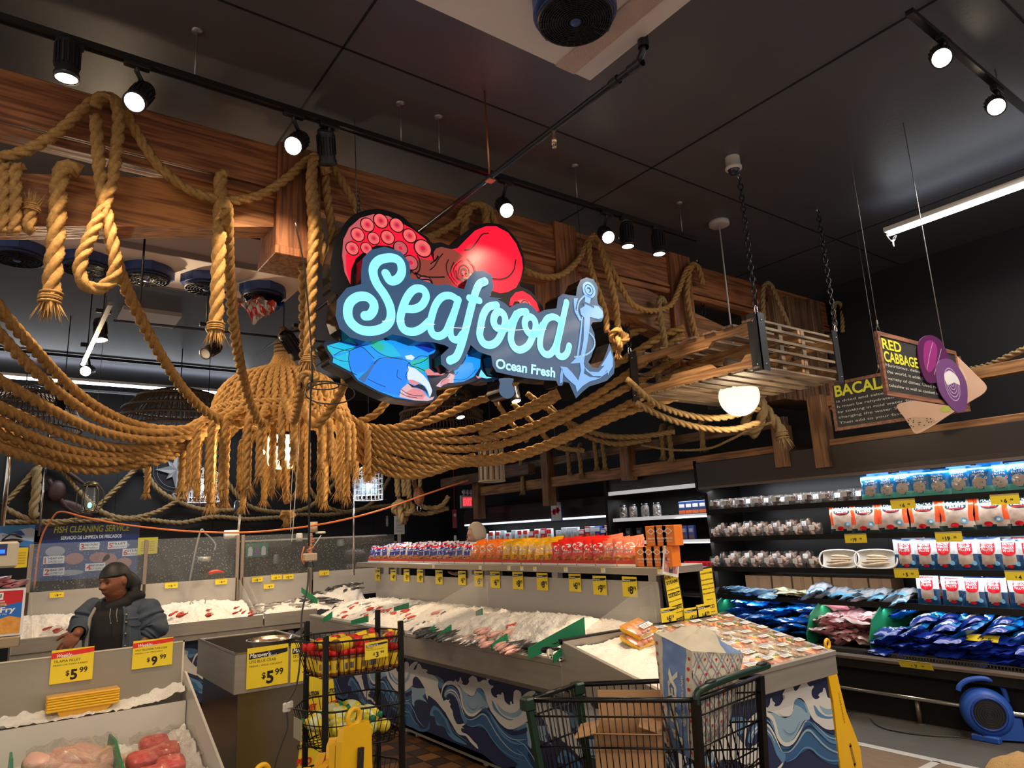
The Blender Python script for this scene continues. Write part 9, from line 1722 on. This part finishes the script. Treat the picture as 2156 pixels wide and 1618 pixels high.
# body (continuous skin figure)
b=MB()
lathe_el(b,[(mp(248,1262,.03),.06,.06),(mp(250,1275,.03),.15,.10),(mp(252,1300,.03),.19,.13),(mp(252,1350,.02),.19,.14),(mp(252,1400,.02),.20,.15),(mp(252,1450,.02),.18,.13)])
HC=mp(243,1224,-.02)
fwd=(-cf*.90-cr*.40); fwd.z=0; fwd.normalize(); fwd=(fwd+V((0,0,-.20))).normalized(); rt=fwd.cross(V((0,0,1))).normalized(); upv=rt.cross(fwd).normalized()
RH=Matrix((rt,fwd,upv)).transposed()   # local x=person's right->, y=forward, z=up
def hsh(q,d):
    x,y,z=q; 
    # jaw and cheeks
    if z<0: k=1+z*1.6; x*=max(.86,1+z*.8); y=y*(1+.05) if y>0 else y*(1+z*3.2)
    if y>0:
        y-= .010*math.exp(-((z-.012)/.018)**2)*math.exp(-((abs(x)-.032)/.018)**2)*1.4      # eye sockets
        y+= .010*math.exp(-((z-.038)/.012)**2)*math.exp(-(x/.05)**2)                        # brow
        y+= .018*math.exp(-((z+.016)/.022)**2)*math.exp(-(x/.020)**2)                       # nose
        y+= .013*math.exp(-((z+.024)/.010)**2)*math.exp(-((abs(x)-.018)/.010)**2)           # nostrils
        y+= .012*math.exp(-((z+.055)/.008)**2)*math.exp(-(x/.026)**2)                       # upper lip
        y+= .013*math.exp(-((z+.070)/.008)**2)*math.exp(-(x/.024)**2)                       # lower lip
        y-= .008*math.exp(-((z+.0625)/.003)**2)*math.exp(-(x/.028)**2)                      # mouth line
        y+= .010*math.exp(-((z+.098)/.015)**2)*math.exp(-(x/.028)**2)                       # chin
    return V((x,y,z))
b.sphere(HC,(.084,.102,.122),56,44,fn=hsh,rot=RH)
for sx in (1,-1): b.sphere(HC+RH@V((sx*.086,-.008,.0)),(.012,.02,.032),10,8,rot=RH)
cap(b,mp(250,1268,.04),HC+V((0,0,-.06)),.075,.07)
# legs
hip=mp(252,1430,.02)
for s_ in (-1,1):
    h=hip+cr*.10*s_; cap(b,h,V((h.x,h.y,.5)),.10,.07); cap(b,V((h.x,h.y,.5)),V((h.x,h.y,.09)),.07,.045); cap(b,V((h.x,h.y,.06)),V((h.x,h.y,.05))-V((cf.x,cf.y,0))*.16,.05,.04)
# arms
SL,EL,WL=mp(195,1285,.0),mp(172,1318,-.06),mp(164,1334,-.22); SR,ER,WR=mp(305,1285,.02),mp(322,1325,-.02),mp(303,1352,-.10)
for a,c,e in ((SL,EL,WL),(SR,ER,WR)): cap(b,a,c,.07,.05); cap(b,c,e,.046,.030)
def hand(b,w,dirf,side,palm,sc=1.0,curl=.4):
    d=V(dirf).normalized(); s_=V(side).normalized(); n=d.cross(s_).normalized(); 
    b.sphere(w+d*.045*sc,(.04*sc,.048*sc,.018*sc),14,9,rot=Matrix((s_,d,n)).transposed())
    for k,(o,l) in enumerate(((-.030,.072),(-.010,.082),(.010,.078),(.030,.062))):
        a=w+d*.075*sc+s_*o*sc; m_=a+d*l*.5*sc*math.cos(curl)-n*l*.5*sc*math.sin(curl)*palm; e=m_+d*l*.45*sc*math.cos(curl*2)-n*l*.45*sc*math.sin(curl*2)*palm; b.tube([a-d*.02,a,m_,e],[.0095*sc,.0095*sc,.009*sc,.007*sc],8); b.sphere(e,.007*sc,8,6)
    a=w+d*.025*sc-s_*.035*sc; m_=a+d*.03*sc-s_*.022*sc; e=m_+d*.028*sc-s_*.008*sc-n*.01*palm; b.tube([a,m_,e],[.013*sc,.011*sc,.008*sc],8); b.sphere(e,.008*sc,8,6)
hand(b,WL,V((0,0,-.8))-cr*.62-cf*.3,cr*.75-V((0,0,.5)),1,1.25,.3); hand(b,WR,V((0,0,-1))-cr*.15-cf*.3,-cf,1,1.1,.5)
o=b.build('body',SKIN,man); remesh(o,.0048,2)
b=MB()
for sx in (1,-1): c=HC+RH@V((sx*.034,.0865,.012)); b.sphere(c,(.014,.008,.0055),12,8,rot=RH)
b.build('eyes',mat('eye_dark',(.03,.02,.015),.15),man)
b=MB()
for sx in (1,-1): b.tube([HC+RH@V((sx*q,.098-.16*q*q*4,.036+zz_)) for q,zz_ in ((.015,0),(.03,.005),(.048,-.001))],[.003,.0035,.002],6)
b.tube([HC+RH@V((q,.1005-abs(q)*.30,-.0625)) for q in (-.026,-.012,0,.012,.026)],.0022,5); b.build('brows_and_mouth_line',mat('brow_dark',(.02,.012,.01),.7),man)
# head wrap with tail
b=MB()
def wrap(q,d): return V((q.x*1.0,q.y if q.z>.0 or q.y<0 else q.y*.9,max(q.z,-.01 if q.y<.0 else .028+.0*q.y)))
b.sphere(HC+V((0,0,.008)),(.095,.113,.130),40,28,fn=lambda q,d:V((q.x,q.y,q.z if q.z>.036 or q.y<-.02 else .036-.0*abs(q.x))) if q.z>-.07 else V((q.x*.9,q.y*.9 if q.y<0 else .0,max(q.z,-.075))),rot=RH)
b.tube(cat_path([HC+RH@V((-.02,-.08,.02)),HC+RH@V((-.04,-.115,-.05)),HC+RH@V((-.05,-.10,-.12)),HC+RH@V((-.055,-.09,-.16))],5),[.04,.045,.045,.045,.045,.045,.045,.04,.04,.04,.035,.035,.03,.03,.025,.02],12)
o=b.build('head_wrap',DUR,man); remesh(o,.008,3)
# hood and hoodie
b=MB()
b.tube([mp(250,1270,.03)+RZ@V((math.cos(t)*.115,math.sin(t)*.10,.035*math.sin(t+.5)+.01)) for t in [2*PI*i/24 for i in range(24)]],.045,12,closed=True)
el(b,mp(282,1256,.04),.075,.09,.045); el(b,mp(270,1252,.08),.09,.06,.05)
lathe_el(b,[(mp(248,1268,.02),.10,.09),(mp(247,1290,.0),.15,.135),(mp(247,1330,-.02),.155,.165),(mp(247,1380,-.02),.17,.18),(mp(247,1420,-.01),.17,.17)])
o=b.build('hoodie',HOOD,man); remesh(o,.01,4)
for x,y0_,y1_ in ((233,1282,1313),(247,1282,1309)):
    b=MB(); b.tube([mp(x,y0_,-.17),mp(x-2,(y0_+y1_)/2,-.20),mp(x,y1_,-.215)],.003,6); b.sphere(mp(x,y1_,-.216),.005,8,6); b.build('drawstring',mat('string_grey',(.2,.2,.2),.5),man)
# jacket: two front halves, back and sleeves
b=MB()
def jsec(py,cx_,rx,ry,d=.03,op=.62,n=40,th=.02):
    return py,cx_,rx,ry,d,op
secs=[(1268,252,.12,.10,.03),(1280,252,.20,.135,.03),(1296,252,.235,.16,.02),(1325,252,.245,.185,.01),(1360,252,.25,.20,.0),(1400,252,.26,.21,.0),(1440,252,.265,.215,.0)]
n=44; vs=[];fs=[]
oa0,oa1=-PI/2-.62,-PI/2+.50
A_=[oa1+(2*PI-(oa1-oa0))*k/(n-1) for k in range(n)]
for th in (0,.018):
    for i,(py,px,rx,ry,d) in enumerate(secs):
        for a in A_:
            wr_=.010*noise.noise(V((a*2.2,py*.05,3)))+.006*noise.noise(V((a*6,py*.12,5))); vs.append(mp(px,py,d)+RZ@V((math.cos(a)*(rx-th+wr_),math.sin(a)*(ry-th+wr_),0)))
m=len(secs)
for q in (0,1):
    o_=q*m*n
    for i in range(m-1):
        for k in range(n-1): f_=(o_+i*n+k,o_+(i+1)*n+k,o_+(i+1)*n+k+1,o_+i*n+k+1); fs.append(f_ if q==0 else f_[::-1])
for i in range(m-1):
    for k in (0,n-1): fs.append((i*n+k,m*n+i*n+k,m*n+(i+1)*n+k,(i+1)*n+k))
for k in range(n-1): fs.append(((m-1)*n+k,m*n+(m-1)*n+k,m*n+(m-1)*n+k+1,(m-1)*n+k+1)); fs.append((k,k+1,m*n+k+1,m*n+k))
b.add(vs,fs,0,True); b.build('jacket_body',DEN,man)
def sleeve(S0,E0,W0,sd):
    b=MB(); P=cat_path([S0.lerp(mp(250,1290,.03),.45)+V((0,0,.02)),S0+V((0,0,.015)),S0.lerp(E0,.5),E0,E0.lerp(W0,.5),W0],8); R=[]
    m_=len(P)
    for i in range(m_): t=i/(m_-1); R.append((.074+.020*math.sin(PI*min(1,t*1.25)) if t<.8 else .074-.11*(t-.8))+.008*math.sin(t*46+sd)+.006*math.sin(t*23+1))
    X=frames(P); n=20; vs=[];fs=[]
    for i,p in enumerate(P):
        for k in range(n): a=2*PI*k/n; rr=R[i]*(1+.09*noise.noise(V((math.cos(a)*1.5,math.sin(a)*1.5,i*.28+sd)))); vs.append(p+(X[i][0]*math.cos(a)+X[i][1]*math.sin(a))*rr)
    for i in range(m_-1):
        for k in range(n): fs.append((i*n+k,i*n+(k+1)%n,(i+1)*n+(k+1)%n,(i+1)*n+k))
    fs.append(tuple(range(n))[::-1]); b.add(vs,fs,0,True); sl=b.build('sleeve',DEN,man)
    b=MB(); d=(P[-1]-P[-3]).normalized(); b.lathe([(R[-1]*.98,-.03),(R[-1]*1.03,-.025),(R[-1]*1.03,.022),(R[-1]*.9,.026)],P[-1],d,18); b.build('cuff',DEN,sl)
sleeve(mp(196,1290,.0),mp(176,1316,-.05),mp(167,1330,-.17),0); sleeve(mp(306,1288,.02),mp(326,1322,-.02),mp(306,1346,-.07),4)
# collar, lining edge, seams, pocket flaps, buttons
def jp(py,ang,off=.004):
    i=0
    while i<len(secs)-2 and secs[i+1][0]<py: i+=1
    t=(py-secs[i][0])/(secs[i+1][0]-secs[i][0]); t=max(0,min(1,t)); a_,c_=secs[i],secs[i+1]; L=[a_[k]+(c_[k]-a_[k])*t for k in range(5)]
    return mp(L[1],py,L[4])+RZ@V((math.cos(ang)*(L[2]+off),math.sin(ang)*(L[3]+off),0))
b=MB(); b.tube([jp(py,oa0-.01,.0) for py in range(1272,1440,8)],.013,8); b.build('lining_edge',LIN,man)
b=MB(); b.tube([jp(py,oa1+.02,.0) for py in range(1272,1440,8)],.009,8); b.tube([jp(1268,a,.0)+V((0,0,.004)) for a in A_],.018,8); b.build('collar_and_placket',DEN,man)
b=MB()
for y_ in (1300,):
    b.tube([jp(y_,oa1+.05+.12*k,.006) for k in range(8)],.003,5); b.tube([jp(y_,oa0-.05-.1*k,.006) for k in range(6)],.003,5)
for a0_ in (oa1+.18,oa1+.48): b.tube([jp(py,a0_,.005) for py in range(1304,1400,8)],.0025,5)
b.build('jacket_seam',mat('denim_seam',(.12,.14,.17),.8),man)
for j,(s_,a0_) in enumerate(((1,oa1+.14),(-1,oa0-.16))):
    b=MB(); b.grid(lambda u,v:jp(1302+12*v+(3*math.sin(PI*u)),a0_+s_*(.42*u),.012),8,3); b.build('pocket_flap',DEN,man)
for py in (1292,1307,1330,1354,1378): b=MB(); b.sphere(jp(py,oa1+.06,.010),.008,8,6); b.build('button',BTN,man)
for py in (1276,1300,1332,1364): b=MB(); b.sphere(jp(py,oa0-.10,.012),.006,8,6); b.build('snap',BTN,man)
b=MB()
for s_ in (-1,1): h=hip+cr*.10*s_; cap(b,h,V((h.x,h.y,.5)),.115,.09); cap(b,V((h.x,h.y,.5)),V((h.x,h.y,.10)),.09,.065)
lathe_el(b,[(mp(250,1440,.02),.2,.16),(mp(250,1475,.02),.2,.15)]); o=b.build('trousers',TROU,man); remesh(o,.014,3)
for s_ in (-1,1): h=hip+cr*.10*s_; b=MB(); cap(b,V((h.x,h.y,.06)),V((h.x,h.y,.055))-V((cf.x,cf.y,0))*.17,.06,.05); b.build('shoe',BLACK,man)
# ---------------------------------------------------------------- second person behind the bag shelf
D2=7.6
def wp(px,py,d=0): return dep(px,py,D2+d)
wo=T('person','person with white hair and glasses behind the bag shelf','person',(wp(1000,1180).x,wp(1000,1180).y,0))
H2=wp(1003,1127); f2_=(-cf*.15-cr*1.0); f2_.z=0; f2_.normalize(); f2_=(f2_+V((0,0,-.25))).normalized(); r2_=f2_.cross(V((0,0,1))).normalized(); R2=Matrix((r2_,f2_,r2_.cross(f2_))).transposed()
b=MB(); b.sphere(H2,(.075,.095,.115),40,30,fn=hsh,rot=R2); cap(b,H2+V((0,0,-.06)),H2+V((0,0,-.2))+cr*.03,.05,.055)
def lat2(b,secs):
    lathe_el(b,secs)
c_=H2+cr*.05; lathe_el(b,[((c_.x,c_.y,H2.z-.2),.12,.09),((c_.x,c_.y,H2.z-.26),.19,.11),((c_.x,c_.y,H2.z-.5),.17,.12),((c_.x,c_.y,H2.z-.75),.18,.12)])
sh=V((c_.x,c_.y,H2.z-.28))-cr*.17; eb=wp(990,1212,-.05); ws=wp(972,1207,-.12); cap(b,sh,eb,.05,.04); cap(b,eb,ws,.04,.028); hand(b,ws,-cr*.9+V((0,0,-.1)),cf,1,1.0,.3)
for s_ in (-1,1): h=V((c_.x,c_.y,H2.z-.78))+cr*.09*s_; cap(b,h,V((h.x,h.y,.05)),.09,.05)
o=b.build('body',SKIN2,wo); remesh(o,.008,3)
b=MB(); b.sphere(H2+R2@V((0,-.012,.018)),(.086,.105,.122),30,20,fn=lambda q,d:V((q.x,q.y if q.y<.055 or q.z>.07 else .055,q.z))*(1+.05*noise.noise(d*9)) if q.z>-.08 else V((q.x*.8,min(q.y,0)*.8,-.08)),rot=R2); b.build('hair',mat('white_hair',(.62,.56,.46),.8,bump=1,bscale=150,stretch=(1,1,.2)),wo)
b=MB(); e=H2+R2@V((.078,.0,.015)); b.tube([H2+R2@V((.078,-.02,.014)),H2+R2@V((.07,.07,.014)),H2+R2@V((.06,.098,.01))],.004,6); b.tube([H2+R2@V((.033+.022*math.cos(t),.104,.008+.017*math.sin(t))) for t in [2*PI*i/14 for i in range(14)]],.003,5,closed=True); b.tube([H2+R2@V((-.033+.022*math.cos(t),.104,.008+.017*math.sin(t))) for t in [2*PI*i/14 for i in range(14)]],.003,5,closed=True); b.build('glasses',BLACK,wo)
b=MB(); JK=mat('dark_olive_jacket',(.035,.033,.022),.8,bump=.4,bscale=80)
lathe_el(b,[((c_.x,c_.y,H2.z-.17),.13,.10),((c_.x,c_.y,H2.z-.25),.22,.14),((c_.x,c_.y,H2.z-.5),.22,.16),((c_.x,c_.y,H2.z-.85),.23,.17)]); cap(b,sh,eb,.075,.06); cap(b,eb,eb.lerp(ws,.75),.06,.048); o=b.build('jacket',JK,wo); remesh(o,.012,3)
b=MB()
for s_ in (-1,1): h=V((c_.x,c_.y,H2.z-.8))+cr*.09*s_; cap(b,h,V((h.x,h.y,.08)),.105,.07)
o=b.build('trousers',TROU,wo); remesh(o,.014,3)
for s_ in (-1,1): h=V((c_.x,c_.y,0))+cr*.09*s_; b=MB(); cap(b,V((h.x,h.y,.06)),V((h.x,h.y,.055))+V((f2_.x,f2_.y,0))*.16,.055,.045); b.build('shoe',BLACK,wo)
